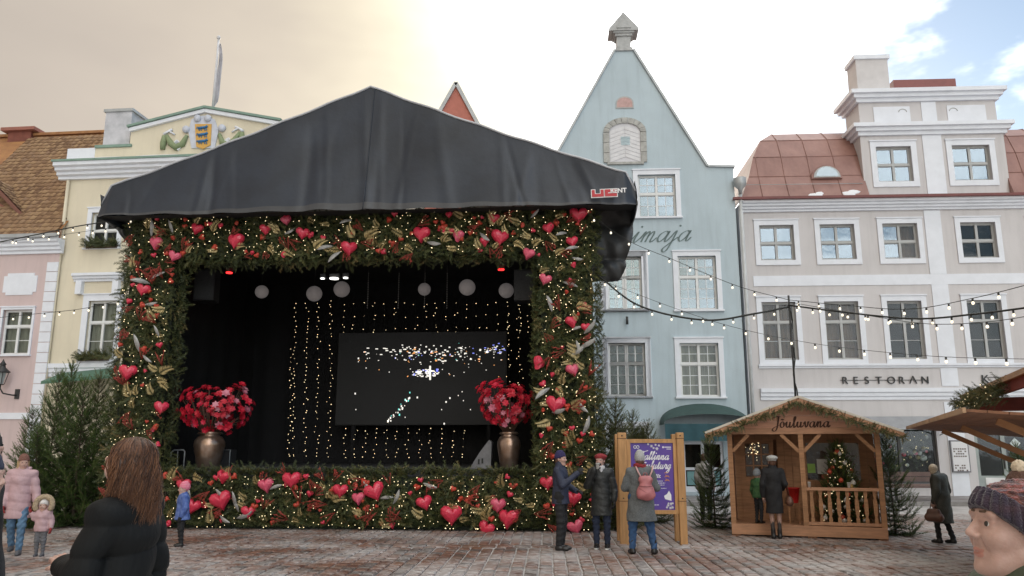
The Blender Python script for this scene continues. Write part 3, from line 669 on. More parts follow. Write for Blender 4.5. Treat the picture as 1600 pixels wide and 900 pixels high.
# chimney
c0 = PY.rect(163, 175, 204, 230, .3); co = Box('chimney', mat('worn_white', (.62, .62, .66), .8, .12, 1.8, col2=(.42, .43, .46)), yel, c0[0], c0[1], .3, 1.9, zs - .2, c0[3]); Box('chimney_cap', lead, co, c0[0] - .07, c0[1] + .07, .22, 2.0, c0[3], c0[3] + .13)
# window boxes of greenery come later; green door canopy
ga = PY.rect(98, 585, 190, 600)
MB().add([(ga[0], -1.3, ga[2] + .02), (1.5, -1.3, ga[2] + .35), (1.5, 0, ga[3] + .45), (ga[0], 0, ga[3] + .1), (ga[0], -1.3, ga[2] - .1), (1.5, -1.3, ga[2] + .2), (1.5, 0, ga[3] + .3), (ga[0], 0, ga[3] - .05)],
    [(0, 1, 2, 3), (7, 6, 5, 4), (0, 4, 5, 1), (1, 5, 6, 2), (3, 2, 6, 7), (0, 3, 7, 4)]).build('door_canopy', mat('green_canopy', (.08, .17, .12), .6, .1), yel)
dpy = MB().tube([(YX0 + .12, -.12, 13.3), (YX0 + .12, -.12, .2)], .07, 8).build('downpipe', yel_m, yel)
# flagpole and furled flag
fx, fz = PY.hit(333, 168, .4)
fp = empty('flagpole', PY.o + PY.u * fx + PY.n * .4 + np.array([0, 0, fz - .2])); tag(fp, 'tall grey flagpole with a furled flag above the yellow pediment', 'flagpole')
ft = PY.hit(338, 62, .4)[1] - fz + .2
MB().tube([(0, 0, 0), (0.0, 0, ft)], [.065, .045], 10).lathe([(.02, ft), (.09, ft + .06), (.07, ft + .16), (.01, ft + .2)], n=10).build('pole', mat('pole_grey', (.6, .6, .62), .5), fp)
def flag(u, v):
    z = ft - .3 - v * 3.4; w_ = .05 + .16 * math.sin(math.pi * min(1, v * 1.15)) ** .7; a = u * 9
    return (.05 + u * w_ + .03 * math.sin(v * 9) - (max(0, v - .85) * 2.4), .05 * math.sin(a * 2 + v * 3), z + .15 * u)
MB().grid(flag, 14, 24).build('flag', mat('flag_cloth', (.48, .47, .50), .8, .25, 3), fp)

# ---------------------------------------------------------------- pink house with tiled roof
PP = PL(40, 33.2, 6)
pink_m = mat('pink_plaster', (0.60, 0.48, 0.47), 0.85, 0.05, 0.5, 0.25, 25, streak=.26)
pink = tag(empty('tiled_house', PP.o, -PP.yaw), 'pink house at the left with an orange tiled roof and dormer', 'house')
PX0, PX1 = -5.5, PP.hit(84, 480)[0]
pw = PP.rect(2, 484, 48, 554); pw2 = (pw[0] - 3.2, pw[1] - 3.2, pw[2], pw[3])
ze = PP.hit(50, 385)[1]
mb = wall_grid(PX0, PX1, 0, ze, [pw, pw2]); mb.build('wall', pink_m, pink); inner(pink, PX0, PX1, 0, ze - .3, .9)
window(pink, pw, 2, 1, 1, 2, .36, wframe, gl_dark, .1, white, True, curtain=curtain_m); window(pink, pw2, 2, 1, 1, 2, .36, wframe, gl_dark, .1, white, True)
moulding('cornice', white, pink, PX0, PX1 + .15, ze - .35, ze + .25, .45, steps=4)
Box('gutter', lead, pink, PX0, PX1 + .2, -.62, -.45, ze + .25, ze + .4)
q = PP.rect(6, 427, 58, 461)
MB().prism([(q[0] + .15, q[2]), (q[1] - .15, q[2]), (q[1] - .15, q[2] + .12), (q[1], q[2] + .12), (q[1], q[3] - .12), (q[1] - .15, q[3] - .12), (q[1] - .15, q[3]), (q[0] + .15, q[3]), (q[0] + .15, q[3] - .12), (q[0], q[3] - .12), (q[0], q[2] + .12), (q[0] + .15, q[2] + .12)], -.03, .01).build('panel', white, pink)
zq = .2
while zq < ze - .8:
    Box('quoin', white, pink, PX1 - .5, PX1, -.035, .01, zq, zq + .4); zq += .43
q = PP.rect(0, 645, 60, 655); Box('band', white, pink, PX0, PX1 - .5, -.06, .01, q[2], q[3])
# tiled roof: rows of tiles with real steps, continuing behind the yellow house
tile_m = mat('clay_tiles', (.40, .20, .075), .8, .3, 2.2, .4, 20, col2=(.26, .12, .055))
def tiles(o3, ux, uy, nu_, nv_, tw_, th_, name, parent, amp=.045):
    o3, ux, uy = np.array(o3, float), np.array(ux, float), np.array(uy, float); nrm = np.cross(ux, uy); nrm /= np.linalg.norm(nrm)
    if nrm[1] > 0: nrm = -nrm
    v, f, rn = [], [], []; rr = random.Random(5)
    ca = [(0, .2), (.3, 1), (.62, .1), (1.02, .25)]
    for j in range(nv_):
        for i in range(nu_):
            b_ = len(v); jit = rr.uniform(-.012, .012); dn = rr.uniform(0, .015)
            for (cu, ch_) in ca:
                for cv, lift in ((0, .035), (1.15, 0)):
                    p = o3 + ux * (i + cu) * tw_ + uy * ((j + cv) * th_ + jit) + nrm * (amp * ch_ + lift + dn); v.append(p)
            for k in range(3): f.append((b_ + 2 * k, b_ + 2 * k + 2, b_ + 2 * k + 3, b_ + 2 * k + 1)); rn.append(rr.random())
            # front lip
            b2 = len(v)
            for (cu, ch_) in ca: v.append(o3 + ux * (i + cu) * tw_ + uy * (j * th_ + jit))
            for k in range(3): f.append((b_ + 2 * k, b2 + k, b2 + k + 1, b_ + 2 * k + 2)); rn.append(.1)
    me = mesh_np(name, np.array(v), np.array(f), [mat_attr('tile_mix', [(0, (.15, .085, .05)), (.35, (.26, .155, .085)), (.7, (.34, .22, .12)), (1, (.24, .15, .095))], .8)], rnd=rn)
    o = put(name, me, None, parent); tag(o, kind='stuff'); return o
rt = PP.hit(60, 218, 5.5)[1]; rl = math.hypot(5.6, rt - ze - .3); up = np.array([0, 5.6, rt - ze - .3]) / rl
MB().add([(PX0 - 2, -.5, ze + .3), (PX1 + .1, -.5, ze + .3), (PX1 + .1, 5.1, rt), (PX0 - 2, 5.1, rt)], [(0, 1, 2, 3)]).build('roof', tile_m, pink)
tiles((PX0, -.55, ze + .3), (1, 0, 0), up, int((PX1 + .1 - PX0) / .3), int(rl / .3), .3, .3, 'roof_tiles', pink)
st_ = np.array([PX1 + .1, -.55, ze + .3]) + up * .45 * rl                    # the roof runs on behind the yellow house
tiles(st_, (1, 0, 0), up, 13, int(rl * .55 / .3), .3, .3, 'roof_tiles', pink)
MB().add([tuple(st_ + [0, .05, 0]), tuple(st_ + [4, .05, 0]), (PX1 + 4.1, 5.1, rt), (PX1 + .1, 5.1, rt)], [(0, 1, 2, 3)]).build('roof', tile_m, pink)
Box('ridge', tile_m, pink, PX0 - 2, PX1 + 4, 4.95, 5.25, rt + .0, rt + .14)
# dormer with red-brown wall
dr = mat('red_brown_wall', (.30, .12, .09), .8, .12, 2)
dA = PP.hit(0, 305, 1.2); dB = PP.hit(52, 336, 1.2); x0d = dA[0] - .3
dor = MB().prism([(x0d - 1.6, ze + .3), (dB[0] - .1, ze + .3), (dB[0] - .1, dB[1] - .3), (x0d, dA[1] - .15), (x0d - 1.6, dB[1] - .3)], .9, 4.0).build('dormer', dr, pink)
ridge_z = PP.hit(0, 277, 1.0)[1]
e1 = np.array([dB[0] + .1, .5, dB[1] - .2]); r1 = np.array([x0d, .5, ridge_z]); dn_ = r1 - e1; ln = np.linalg.norm(dn_); dn_ /= ln
MB().add([tuple(e1), tuple(e1 + [0, 4.2, 0]), tuple(r1 + [0, 4.2, 0]), tuple(r1), tuple(e1 + [0, 0, -.22]), tuple(r1 + [0, 0, -.22])], [(0, 1, 2, 3), (0, 3, 5, 4)]).build('dormer_roof', mat('dormer_edge', (.17, .07, .05), .7), pink)
tiles(e1 + np.array([0, 0, .03]), (0, 1, 0), dn_, 13, max(4, int(ln / .3)), .3, .3, 'roof_tiles', pink)
c0 = PP.rect(17, 209, 52, 219, 5); co = Box('chimney', mat('chimney_brick', (.20, .07, .05), .9, .2), pink, c0[0], c0[1], 4.8, 6, rt - .5, c0[3] + .05); Box('chimney_cap', dr, co, c0[0] - .3, c0[1] + .3, 4.6, 6.2, c0[3] + .05, c0[3] + .22)
# wall lantern
lxp, lzp = PP.hit(28, 612)
lan = empty('wall_lantern', PP.o + PP.u * (lxp) + np.array([0, 0, lzp]), -PP.yaw); tag(lan, 'black wall lantern on a scrolled bracket on the pink house', 'lantern')
iron = mat('dark_iron', (.03, .03, .03), .5)
MB().box(-.09, .09, -.06, .0, -.3, .1).tube([(0, -.05, -.15), (-.1, -.2, -.15), (-.3, -.45, -.1), (-.42, -.5, .1), (-.42, -.5, .25)], .03, 8).build('bracket', iron, lan)
lf = MB(); 
for k in range(4):
    a = math.pi / 4 + k * math.pi / 2; lf.bar((-.42 + .13 * math.cos(a), -.5 + .13 * math.sin(a), .28), (-.42 + .24 * math.cos(a), -.5 + .24 * math.sin(a), .75), .025)
lf.lathe([(.16, .25), (.16, .28)], (-.42, -.5, 0), 4).lathe([(.3, .75), (.3, .78), (.12, .95), (.1, 1.05), (.13, 1.08), (.05, 1.2), (.01, 1.3)], (-.42, -.5, 0), 12).build('lantern_head', iron, lan)
MB().lathe([(.11, .29), (.2, .74)], (-.42, -.5, 0), 4, False).build('pane', mat('lantern_glass', (.32, .35, .35), .3, .1), lan)

# ---------------------------------------------------------------- red gable top beyond the stage roof
pr = at(710, 300, 46); rg = empty('red_gable_house', (pr[0], pr[1], 0)); tag(rg, 'narrow red gable top peeking above the black stage roof', 'house')
zt = at(709, 130, 46)[2]; hw_ = (at(742, 188, 46)[0] - at(676, 188, 46)[0]) / 2; zl = at(709, 190, 46)[2]
sl = hw_ / (zt - zl); bw = 4.5; zb = zt - bw / sl
MB().prism([(-bw, 0), (bw, 0), (bw, zb), (0, zt - .25), (-bw, zb)], 0, 8).build('wall', mat('brick_red', (.46, .17, .13), .85, .1, 2), rg)
e_ = MB()
for sg in (-1, 1): e_.bar((sg * (bw + .1), .2, zb - .2), (0, .2, zt), .7, .22)
e_.build('coping', lead, rg)
# ================================================================ ground
def sett_material():
    m = bpy.data.materials.new('wet_setts'); m.use_nodes = True; t = m.node_tree; p = t.nodes['Principled BSDF']
    a = t.nodes.new('ShaderNodeAttribute'); a.attribute_name = 'rnd'
    r = t.nodes.new('ShaderNodeValToRGB'); t.links.new(a.outputs['Fac'], r.inputs[0]); el = r.color_ramp.elements
    el[0].position = 0; el[0].color = (.115, .056, .040, 1); el[1].position = 1; el[1].color = (.125, .108, .1, 1)
    for q, c in ((.25, (.19, .095, .063, 1)), (.5, (.145, .075, .052, 1)), (.7, (.175, .115, .088, 1)), (.85, (.08, .06, .052, 1))): k = el.new(q); k.color = c
    g = t.nodes.new('ShaderNodeNewGeometry')
    n1 = t.nodes.new('ShaderNodeTexNoise'); n1.inputs['Scale'].default_value = .55; n1.inputs['Detail'].default_value = 3; t.links.new(g.outputs['Position'], n1.inputs['Vector'])
    n2 = t.nodes.new('ShaderNodeTexNoise'); n2.inputs['Scale'].default_value = 9; n2.inputs['Detail'].default_value = 5; n2.inputs['Roughness'].default_value = .7; t.links.new(g.outputs['Position'], n2.inputs['Vector'])
    ad = t.nodes.new('ShaderNodeMath'); ad.operation = 'ADD'; t.links.new(n1.outputs[0], ad.inputs[0]); t.links.new(n2.outputs[0], ad.inputs[1])
    mr_ = t.nodes.new('ShaderNodeMapRange'); mr_.inputs[1].default_value = .86; mr_.inputs[2].default_value = 1.32; t.links.new(ad.outputs[0], mr_.inputs[0])
    mx = t.nodes.new('ShaderNodeMix'); mx.data_type = 'RGBA'; t.links.new(mr_.outputs[0], mx.inputs[0]); t.links.new(r.outputs[0], mx.inputs[6]); mx.inputs[7].default_value = (.46, .44, .43, 1)
    t.links.new(mx.outputs[2], p.inputs['Base Color'])
    rr = t.nodes.new('ShaderNodeMapRange'); rr.inputs[3].default_value = .38; rr.inputs[4].default_value = .75; t.links.new(mr_.outputs[0], rr.inputs[0]); t.links.new(rr.outputs[0], p.inputs['Roughness'])
    b = t.nodes.new('ShaderNodeBump'); b.inputs['Strength'].default_value = .5; b.inputs['Distance'].default_value = .012; t.links.new(n2.outputs[0], b.inputs['Height']); t.links.new(b.outputs[0], p.inputs['Normal'])
    MATS['wet_setts'] = m; return m
sett_m = sett_material()
joint_m = mat('icy_joints', (.50, .485, .475), .7, .25, 1.3, .4, 30, col2=(.34, .32, .31))
# one sheet to the horizon
g = MB().grid(lambda u, v: (-400 + 800 * u, -300 + 900 * v, 0), 8, 8, False).build('ground', joint_m); tag(g, kind='structure')
far_m = mat('far_paving', (.16, .13, .12), .5, .3, 1.5, .5, 8, col2=(.34, .33, .33))
def sett_verts(w, l, h, rr):
    c = .016; dz = [rr.uniform(-.004, .004) for _ in range(4)]; j = [rr.uniform(-.006, .006) for _ in range(4)]
    B = [(-w / 2, -l / 2), (w / 2, -l / 2), (w / 2, l / 2), (-w / 2, l / 2)]
    v = [(x + j[i] * .6, y + j[(i + 1) % 4] * .6, -.01) for i, (x, y) in enumerate(B)]
    v += [(x + j[i], y + j[(i + 2) % 4], h * .55) for i, (x, y) in enumerate(B)]
    v += [(x * (1 - 2 * c / w), y * (1 - 2 * c / l), h + dz[i]) for i, (x, y) in enumerate(B)]
    f = [(8, 9, 10, 11)] + [(i, (i + 1) % 4, 4 + (i + 1) % 4, 4 + i) for i in range(4)] + [(4 + i, 4 + (i + 1) % 4, 8 + (i + 1) % 4, 8 + i) for i in range(4)]
    return v, f
paving = tag(empty('sett_paving', (0, 0, 0)), kind='structure')
rr = random.Random(11)
TPL = []
for k in range(12):
    v_, f_ = sett_verts(.185, .27, .028, rr); me = mesh_np('sett', np.array(v_), [tuple(q) for q in f_], [sett_m], rnd=[k / 11] * 9); TPL.append(me)
SV, SF, SR = [], [], []; cand = []
ang = R(-2.5); ca_, sa_ = math.cos(ang), math.sin(ang)
def lay(x0, x1, y0, y1, wc, lc, skip=None):
    nx = int((x1 - x0) / wc); ny = int((y1 - y0) / lc) + 1
    for i in range(nx):
        off = rr.uniform(0, lc); wob = rr.uniform(-.008, .008)
        for j in range(ny):
            x = x0 + (i + .5) * wc + wob; y = y0 + (j) * lc + off + rr.uniform(-.012, .012)
            if y > y1 - lc * .4: continue
            X = x * ca_ - (y - 15.7) * sa_; Y = x * sa_ + y
            if skip and skip(X, Y): continue
            cand.append((X, Y, wc - rr.uniform(.02, .034), lc - rr.uniform(.016, .03), rr.random() ** .9))
lay(-10, 12, 11.3, 15.62, .215, .30)
lay(-14, 16, 15.98, 24.0, .205, .27, lambda X, Y: abs(X) > 3 + Y * .68)
for i in range(int(26 / .33)):                                # header course between the two fields
    x = -13 + i * .33; y = 15.8; cand.append((x * ca_, x * sa_ + y, .30, .27, rr.random()))
def shown(c_):                                                # nearest setts inside the photo
    return 12.25 < c_[1] and abs(c_[0]) < c_[1] * .635
near = sorted([c_ for c_ in cand if shown(c_)], key=lambda c_: c_[1])[:300]; nearset = set(near)
for c_ in near:
    o = put('sett', TPL[int(c_[4] * 11.99)], None, paving, (c_[0], c_[1], .002 + rr.uniform(-.003, .005)), (rr.gauss(0, .012), rr.gauss(0, .012), ang), (c_[2] / .185, c_[3] / .27, 1))
for c_ in cand:
    if c_ in nearset: continue
    v_, f_ = sett_verts(c_[2], c_[3], .026, rr); b_ = len(SV); tx, ty = rr.gauss(0, .012), rr.gauss(0, .012)
    SV += [(c_[0] + x * ca_ - y * sa_, c_[1] + x * sa_ + y * ca_, z + x * tx + y * ty + .002) for x, y, z in v_]; SF += [tuple(i + b_ for i in q) for q in f_]; SR += [c_[4]] * 9
tag(put('sett_field', mesh_np('sett_field', np.array(SV), np.array(SF), [sett_m], rnd=SR), None, paving), kind='stuff')
# footway along the houses with a kerb
fw = MB().box(-40, 45, 27.2, 45, -.05, .12).build('pavement', far_m); tag(fw, kind='structure')
kb = MB()
for i in range(90): kb.box(-40 + i * .95, -40 + i * .95 + .93, 26.95, 27.2, -.02, .13)
tag(kb.build('kerb', mat('kerb_granite', (.24, .23, .22), .7, .2, 6, .3, 40)), kind='structure')

# ================================================================ stage
PS = PL(560, 18.9, 4.5)
black_cloth = mat('black_cloth', (.006, .006, .007), .9, .2, 2, .3, 20)
deck_m = mat('stage_deck', (.055, .058, .063), .6, .2, 1.5)
tarp = mat('black_tarpaulin', (.018, .024, .036), .46, .3, .8, .22, 7, spec=.45)
stage = tag(empty('stage', PS.o, -PS.yaw), 'open-air stage with a black gabled tarpaulin roof and black curtains', 'stage')
SX0, SX1, ZD, ZT = -6.0, 5.52, 1.36, 7.5
Box('deck', deck_m, stage, SX0 + .1, SX1 - .1, .35, 8.2, 1.0, ZD)
def folds(x0, x1, y, z0, z1, amp=.06, fr=3.2, nx=90):
    return MB().grid(lambda u, v: (x0 + u * (x1 - x0), y + amp * math.sin(u * (x1 - x0) * fr * 2) * (.6 + .4 * math.sin(u * 13)) + .02 * math.sin(u * 61), z0 + v * (z1 - z0)), nx, 1)
folds(SX0 + .02, SX1 - .02, 7.6, ZD, 7.4).build('back_curtain', black_cloth, stage)
for x in (SX0 + .15, SX1 - .15):
    MB().grid(lambda u, v: (x + .05 * math.sin(u * 40), .5 + u * 7.3, .2 + v * 7.2), 60, 1).build('side_curtain', black_cloth, stage)
Box('ceiling', black_cloth, stage, SX0 + .1, SX1 - .1, .45, 7.7, 7.35, 7.4)
Box('skirt', black_cloth, stage, SX0 + .1, SX1 - .1, .36, .4, .02, 1.0)
# roof: gabled tarpaulin front with wrinkles
CF = -.8; EX = 6.48; ZB = 7.33; PK = 10.72
def ztop(x):
    a = abs(x) / EX
    if a > .935:
        t = (a - .935) / .065; base = PK - (PK - 8.2) * (.935 * EX / 6.06)
        return base - .55 * (1 - math.sqrt(max(0, 1 - t * t)))
    return PK - (PK - 8.2) * (abs(x) / 6.06) + .10 * (math.sin(a * math.pi) if a < 1 else 0) * -.6
rs = random.Random(4)
cre = [(rs.uniform(-6, 6), rs.uniform(-.5, .5), rs.uniform(.05, .16), rs.choice((-1, 1, 1)) * rs.uniform(.010, .030)) for _ in range(36)]
def wrinkle(x, t):
    d = .025 * math.sin(x * 1.3 + 2 * t) + .02 * math.sin(x * 3.1 - 3 * t + 1)
    for c_, sl_, w_, a_ in cre: d += a_ * math.exp(-((x - c_ - sl_ * (t - .3)) / w_) ** 2) * (1 - .6 * t)
    return d
def front(u, v):
    x = (u - .5) * 2 * EX; zt_ = ztop(x); z = ZB + .015 * math.sin(x * 5) + (zt_ - ZB) * v
    k = abs(x) / EX; yb = max(0, k - .96) / .04 * .12
    return (x + .02, CF + .55 * v * (zt_ - ZB) / 3.1 + wrinkle(x, v) * (1 - .9 * v ** 6) + yb - .05 * (1 - v) ** 6, z)
canopy = MB().grid(front, 260, 36).build('roof_canopy', tarp, stage)
hem = MB().grid(lambda u, v: tuple(np.array(front(u, .055 * v)) + np.array([0, -.012, 0])), 200, 2).build('hem', mat('tarp_hem', (.045, .047, .052), .5), canopy)
def rtop(u, v):
    x = (u - .5) * 2 * EX; p = front(u, 1.0); return (p[0], p[1] + v * 9, p[2] + .03 + .02 * math.sin(x * 4 + v * 3))
MB().grid(rtop, 80, 8).build('roof_sheet', tarp, canopy)
e_ = MB()
pts = [front(i / 60, 1.0) for i in range(61)]
e_.tube([(p[0], p[1] - .0, p[2] + .03) for p in pts], .028, 6).build('roof_edge', mat('edge_highlight', (.42, .43, .46), .4), canopy)  # pale tube: the sky's highlight on the roof edge is put into its colour
for sg in (-1, 1):
    MB().grid(lambda u, v: (sg * EX + .02 + .03 * math.sin(u * 20 + v * 4), CF + .12 + u * 8.8, ZB + v * .6), 20, 3).build('side_flap', tarp, canopy)
MB().grid(lambda u, v: (-EX + .05 + u * 2 * EX, CF + .1 + v * .9, ZB + .03 + .12 * v), 30, 2).build('soffit', black_cloth, canopy)
MB().tube([tuple(np.array(front(.508, v / 12)) + np.array([0, -.01, 0])) for v in range(13)], .014, 5).build('seam', tarp, canopy)
# side drapes, gathered in tiers
def drape(name, pxl, bound, off, tiers):
    rows = []
    for (py_, pxr) in bound:
        a = PS.hit(pxl, py_, off); b = PS.hit(pxr, py_, off); rows.append((a[0], b[0], (a[1] + b[1]) / 2))
    nv_ = 40
    def fn(u, v):
        s_ = v * (len(rows) - 1); i = min(int(s_), len(rows) - 2); t = s_ - i
        xa = rows[i][0] * (1 - t) + rows[i + 1][0] * t; xb = rows[i][1] * (1 - t) + rows[i + 1][1] * t; z = rows[i][2] * (1 - t) + rows[i + 1][2] * t
        tt = (v * tiers) % 1.0; bul = math.sin(math.pi * tt) ** .6
        return (xa + u * (xb - xa) + .06 * bul * u, off - .28 * bul + .05 * math.sin(u * 9 + v * 7) + .035 * math.sin(u * 17 - v * 23), z)
    return MB().grid(fn, 30, nv_).build(name, mat('drape_grey', (.05, .052, .054), .55, .3, 2, .3, 12), canopy)
drape('side_drape', 915, [(314, 994), (330, 991), (366, 986), (400, 978), (420, 974), (440, 966)], 1.2, 3)
drape('side_drape', 215, [(335, 155), (350, 170), (362, 186), (385, 204)], .6, 2)
# maker's mark on the roof edge
lx0, lz0 = PS.hit(925, 309, CF - .1); ux1, uz1 = PS.hit(971, 293, CF - .1)
red_m = mat('logo_red', (.45, .03, .04), .5, .05); wh_m = mat('logo_white', (.75, .75, .75), .5, .03)
hgt = (uz1 - lz0) * .92; wd = (ux1 - lx0) * .40
def glyphU(x, w, h, t): return MB().box(x, x + t, -.01, 0, 0, h).box(x + w - t, x + w, -.01, 0, 0, h).box(x + t, x + w - t, -.01, 0, 0, t)
def glyphC(x, w, h, t): return MB().box(x, x + t, -.01, 0, 0, h).box(x + t, x + w, -.01, 0, h - t, h).box(x + t, x + w, -.01, 0, 0, t)
lg = empty('logo', parent=canopy); lg.location = (lx0, CF - .14, lz0); lg.rotation_euler = (R(-4), R(-1.5), 0)
for fn, x in ((glyphU, 0), (glyphC, wd * 1.1)):
    fn(x - .02, wd + .04, hgt, .105).build('letter_edge', wh_m, lg, loc=(0, .008, -.02)); fn(x, wd, hgt - .04, .07).build('letter', red_m, lg, loc=(0, -.004, 0))
text_obj('letter', 'RENT', .15, wh_m, lg, (wd * 1.55, -.025, hgt * .35), extrude=.003, bold=.004)

# ---------------------------------------------------------------- things on the stage
def spos(px_, py_, off): x, z = PS.hit(px_, py_, off); return PS.o + PS.u * x + PS.n * off + np.array([0, 0, z])
# LED screen
q = PS.rect(528, 520, 790, 663, 6.3)
scr = empty('video_screen', PS.o + PS.u * ((q[0] + q[1]) / 2) + PS.n * 6.3 + np.array([0, 0, ZD]), -PS.yaw); tag(scr, 'large dark video screen showing a night view of a lit square', 'screen')
sw_, sz0, sz1 = (q[1] - q[0]) / 2, q[2] - ZD, q[3] - ZD
Box('cabinet', mat('screen_case', (.012, .012, .013), .6), scr, -sw_ - .03, sw_ + .03, .012, .2, sz0 - .02, sz1 + .02)
Box('display', mat('screen_face', (.0055, .006, .007), .6, .3, 1.2, emit=.06), scr, -sw_, sw_, -.01, .01, sz0, sz1)
for sx_ in (-.8, .8): Box('stand_leg', black_cloth, scr, sw_ * sx_ - .05, sw_ * sx_ + .05, .05, .15, 0, sz0)
rs = random.Random(21)
dots = {'white': MB(), 'blue': MB(), 'amber': MB(), 'teal': MB()}
def sdot(px_, py_, r_, c_='white', el=1.0):
    x, z = PS.hit(px_, py_, 6.28); x -= (q[0] + q[1]) / 2; z -= ZD
    if not (-sw_ < x < sw_ and sz0 < z < sz1): return
    dots[c_].add([(x - r_ * el, -.014, z - r_), (x + r_ * el, -.014, z - r_), (x + r_ * el, -.014, z + r_), (x - r_ * el, -.014, z + r_)], [(0, 1, 2, 3)])
for k in range(150):
    px_ = rs.gauss(680, 42); py_ = 548 + rs.gauss(0, 7) + abs(rs.gauss(0, 6)); sdot(px_, py_, rs.choice((.008, .01, .014, .02)), rs.choices(('white', 'amber', 'blue', 'teal'), (8, 2, 1, .5))[0], rs.uniform(.8, 2.2))
for k in range(40): sdot(rs.gauss(770, 14), 547 + rs.gauss(0, 4), rs.choice((.01, .015)), rs.choice(('white', 'blue', 'white')), 2)
for k in range(14): sdot(rs.uniform(560, 640), 546 + rs.gauss(0, 4), .014, 'white', 3)
for k in range(70):
    a = rs.uniform(0, 6.28); d_ = rs.random() ** .5; sdot(664 + 22 * d_ * math.cos(a), 583 + 6 * d_ * math.sin(a), rs.choice((.01, .014, .02)), rs.choices(('white', 'blue'), (9, 1))[0], rs.uniform(1, 2.5))
for k in range(9): sdot(672, 573 + k * 2.4, .028, 'white', 1); 
for k in range(6): sdot(683, 580 + rs.uniform(-3, 3), .03, 'blue')
for k in range(26):
    t = k / 25; sdot(606 + 34 * t + rs.gauss(0, 2), 660 - 40 * t + rs.gauss(0, 4), rs.choice((.016, .024, .03)), rs.choice(('white', 'white', 'teal')), .7)
for (a, b) in ((652, 621), (694, 662), (633, 652), (690, 640), (697, 628), (703, 622), (716, 618), (724, 626), (722, 612), (735, 640), (555, 615), (556, 640), (560, 560), (572, 575), (574, 560)): sdot(a, b, rs.choice((.016, .026)), 'white', .8)
for k in range(30): sdot(rs.uniform(555, 785), rs.uniform(556, 590), .013, rs.choice(('white', 'amber')))
for c_, col_ in (('white', (1, .96, .88)), ('blue', (.25, .3, 1)), ('amber', (1, .45, .15)), ('teal', (.2, .9, .8))):
    tag(dots[c_].build('picture_light', mat('screen_' + c_, col_, .5, .01, emit=.26), scr), kind='stuff')
# curtain of fairy lights: one thing per strand
warm = mat('warm_led', (1, .80, .46), .5, .01, emit=.75)
wire_m = mat('wire', (.012, .014, .012), .6)
oct_v = [(1, 0, 0), (-1, 0, 0), (0, 1, 0), (0, -1, 0), (0, 0, 1), (0, 0, -1)]; oct_f = [(0, 2, 4), (2, 1, 4), (1, 3, 4), (3, 0, 4), (2, 0, 5), (1, 2, 5), (3, 1, 5), (0, 3, 5)]
def bulbs_mesh(pts, r_):
    v, f = [], []
    for p in pts:
        b_ = len(v); k = r_ * rs.uniform(.75, 1.25); v += [(p[0] + k * x, p[1] + k * y, p[2] + k * z) for x, y, z in oct_v]; f += [tuple(i + b_ for i in q_) for q_ in oct_f]
    return mesh_np('bulbs', np.array(v), np.array(f))
strands = [(462, 470, 715), (480, 470, 715), (499, 470, 715), (518, 462, 715), (455, 540, 715)] + [(x, 468, 520) for x in range(537, 830, 16)] + [(x, 664, 716) for x in (540, 556, 572, 588, 604, 620, 637, 655, 672, 690, 708, 724)] + [(795, 470, 720), (812, 470, 650)]
ORD = ('first second third fourth fifth sixth seventh eighth ninth tenth eleventh twelfth thirteenth fourteenth fifteenth sixteenth seventeenth eighteenth nineteenth twentieth').split(); cnt_ = {}; strands.sort()
for i, (px_, pa_, pb_) in enumerate(strands):
    off = 6.0 if pb_ != 520 else 6.6
    a = spos(px_, pa_, off); b = spos(px_ - (4 if pb_ > 600 and px_ < 600 else 0), pb_, off); s_ = empty('light_strand', (b[0], b[1], max(b[2], ZD + .02)))
    hgt = a[2] - s_.location.z
    place = ('left of the video screen' if px_ < 530 else 'above the video screen' if pb_ == 520 else 'right of the video screen' if px_ > 790 else 'below the video screen')
    cnt_[place] = cnt_.get(place, 0) + 1
    tag(s_, ORD[cnt_[place] - 1] + ' strand of warm fairy lights from the left, ' + place, 'fairy lights', 'fairy light strands ' + place)
    MB().tube([(0, 0, 0), (a[0] - b[0], a[1] - b[1], hgt)], .004, 4).build('wire', wire_m, s_)
    n_ = max(5, int(hgt / .13)); pts = [((a[0] - b[0]) * k / n_ + rs.gauss(0, .035), rs.gauss(0, .03), hgt * (k + rs.uniform(-.4, .4)) / n_) for k in range(n_) if k % 3 == 1 or rs.random() < (.9 if pb_ > 530 else .3)]
    me = bulbs_mesh([(x, y, max(.02, z)) for x, y, z in pts], .0115); tag(put('bulbs', me, warm, s_), kind='stuff')
# paper globes
glm = mat('paper_globe', (.27, .245, .24), .9, .1, 3, emit=.06)
for i, (px_, py_, r_, off) in enumerate(((409, 456, 10, 2.5), (491, 459, 12, 3), (534, 452, 12.5, 3), (663, 452, 10, 3.2), (730, 449, 13, 2.4), (791, 454, 12, 2.6))):
    p = spos(px_, py_, off); rad = r_ / FPX * math.hypot(p[0], p[1]) * 1.0
    o = empty('globe_lamp', p); tag(o, ('leftmost pale globe lamp under the stage roof', 'second pale globe lamp from the left under the stage roof', 'third globe lamp from the left, warmest and brightest one', 'fourth globe lamp from the left, above the video screen', 'fifth globe lamp from the left, largest and greyest one', 'rightmost pale globe lamp beside the right loudspeaker')[i], 'globe lamp', 'globe lamps hanging under the stage roof')
    mbg = MB().lathe([(rad * math.sin(math.pi * k / 16) + .001, -rad * math.cos(math.pi * k / 16)) for k in range(17)], n=24); mbg.build('shade', glm, o)
    MB().tube([(0, 0, rad), (0, 0, 7.33 - p[2])], .006, 5).build('cord', wire_m, o)
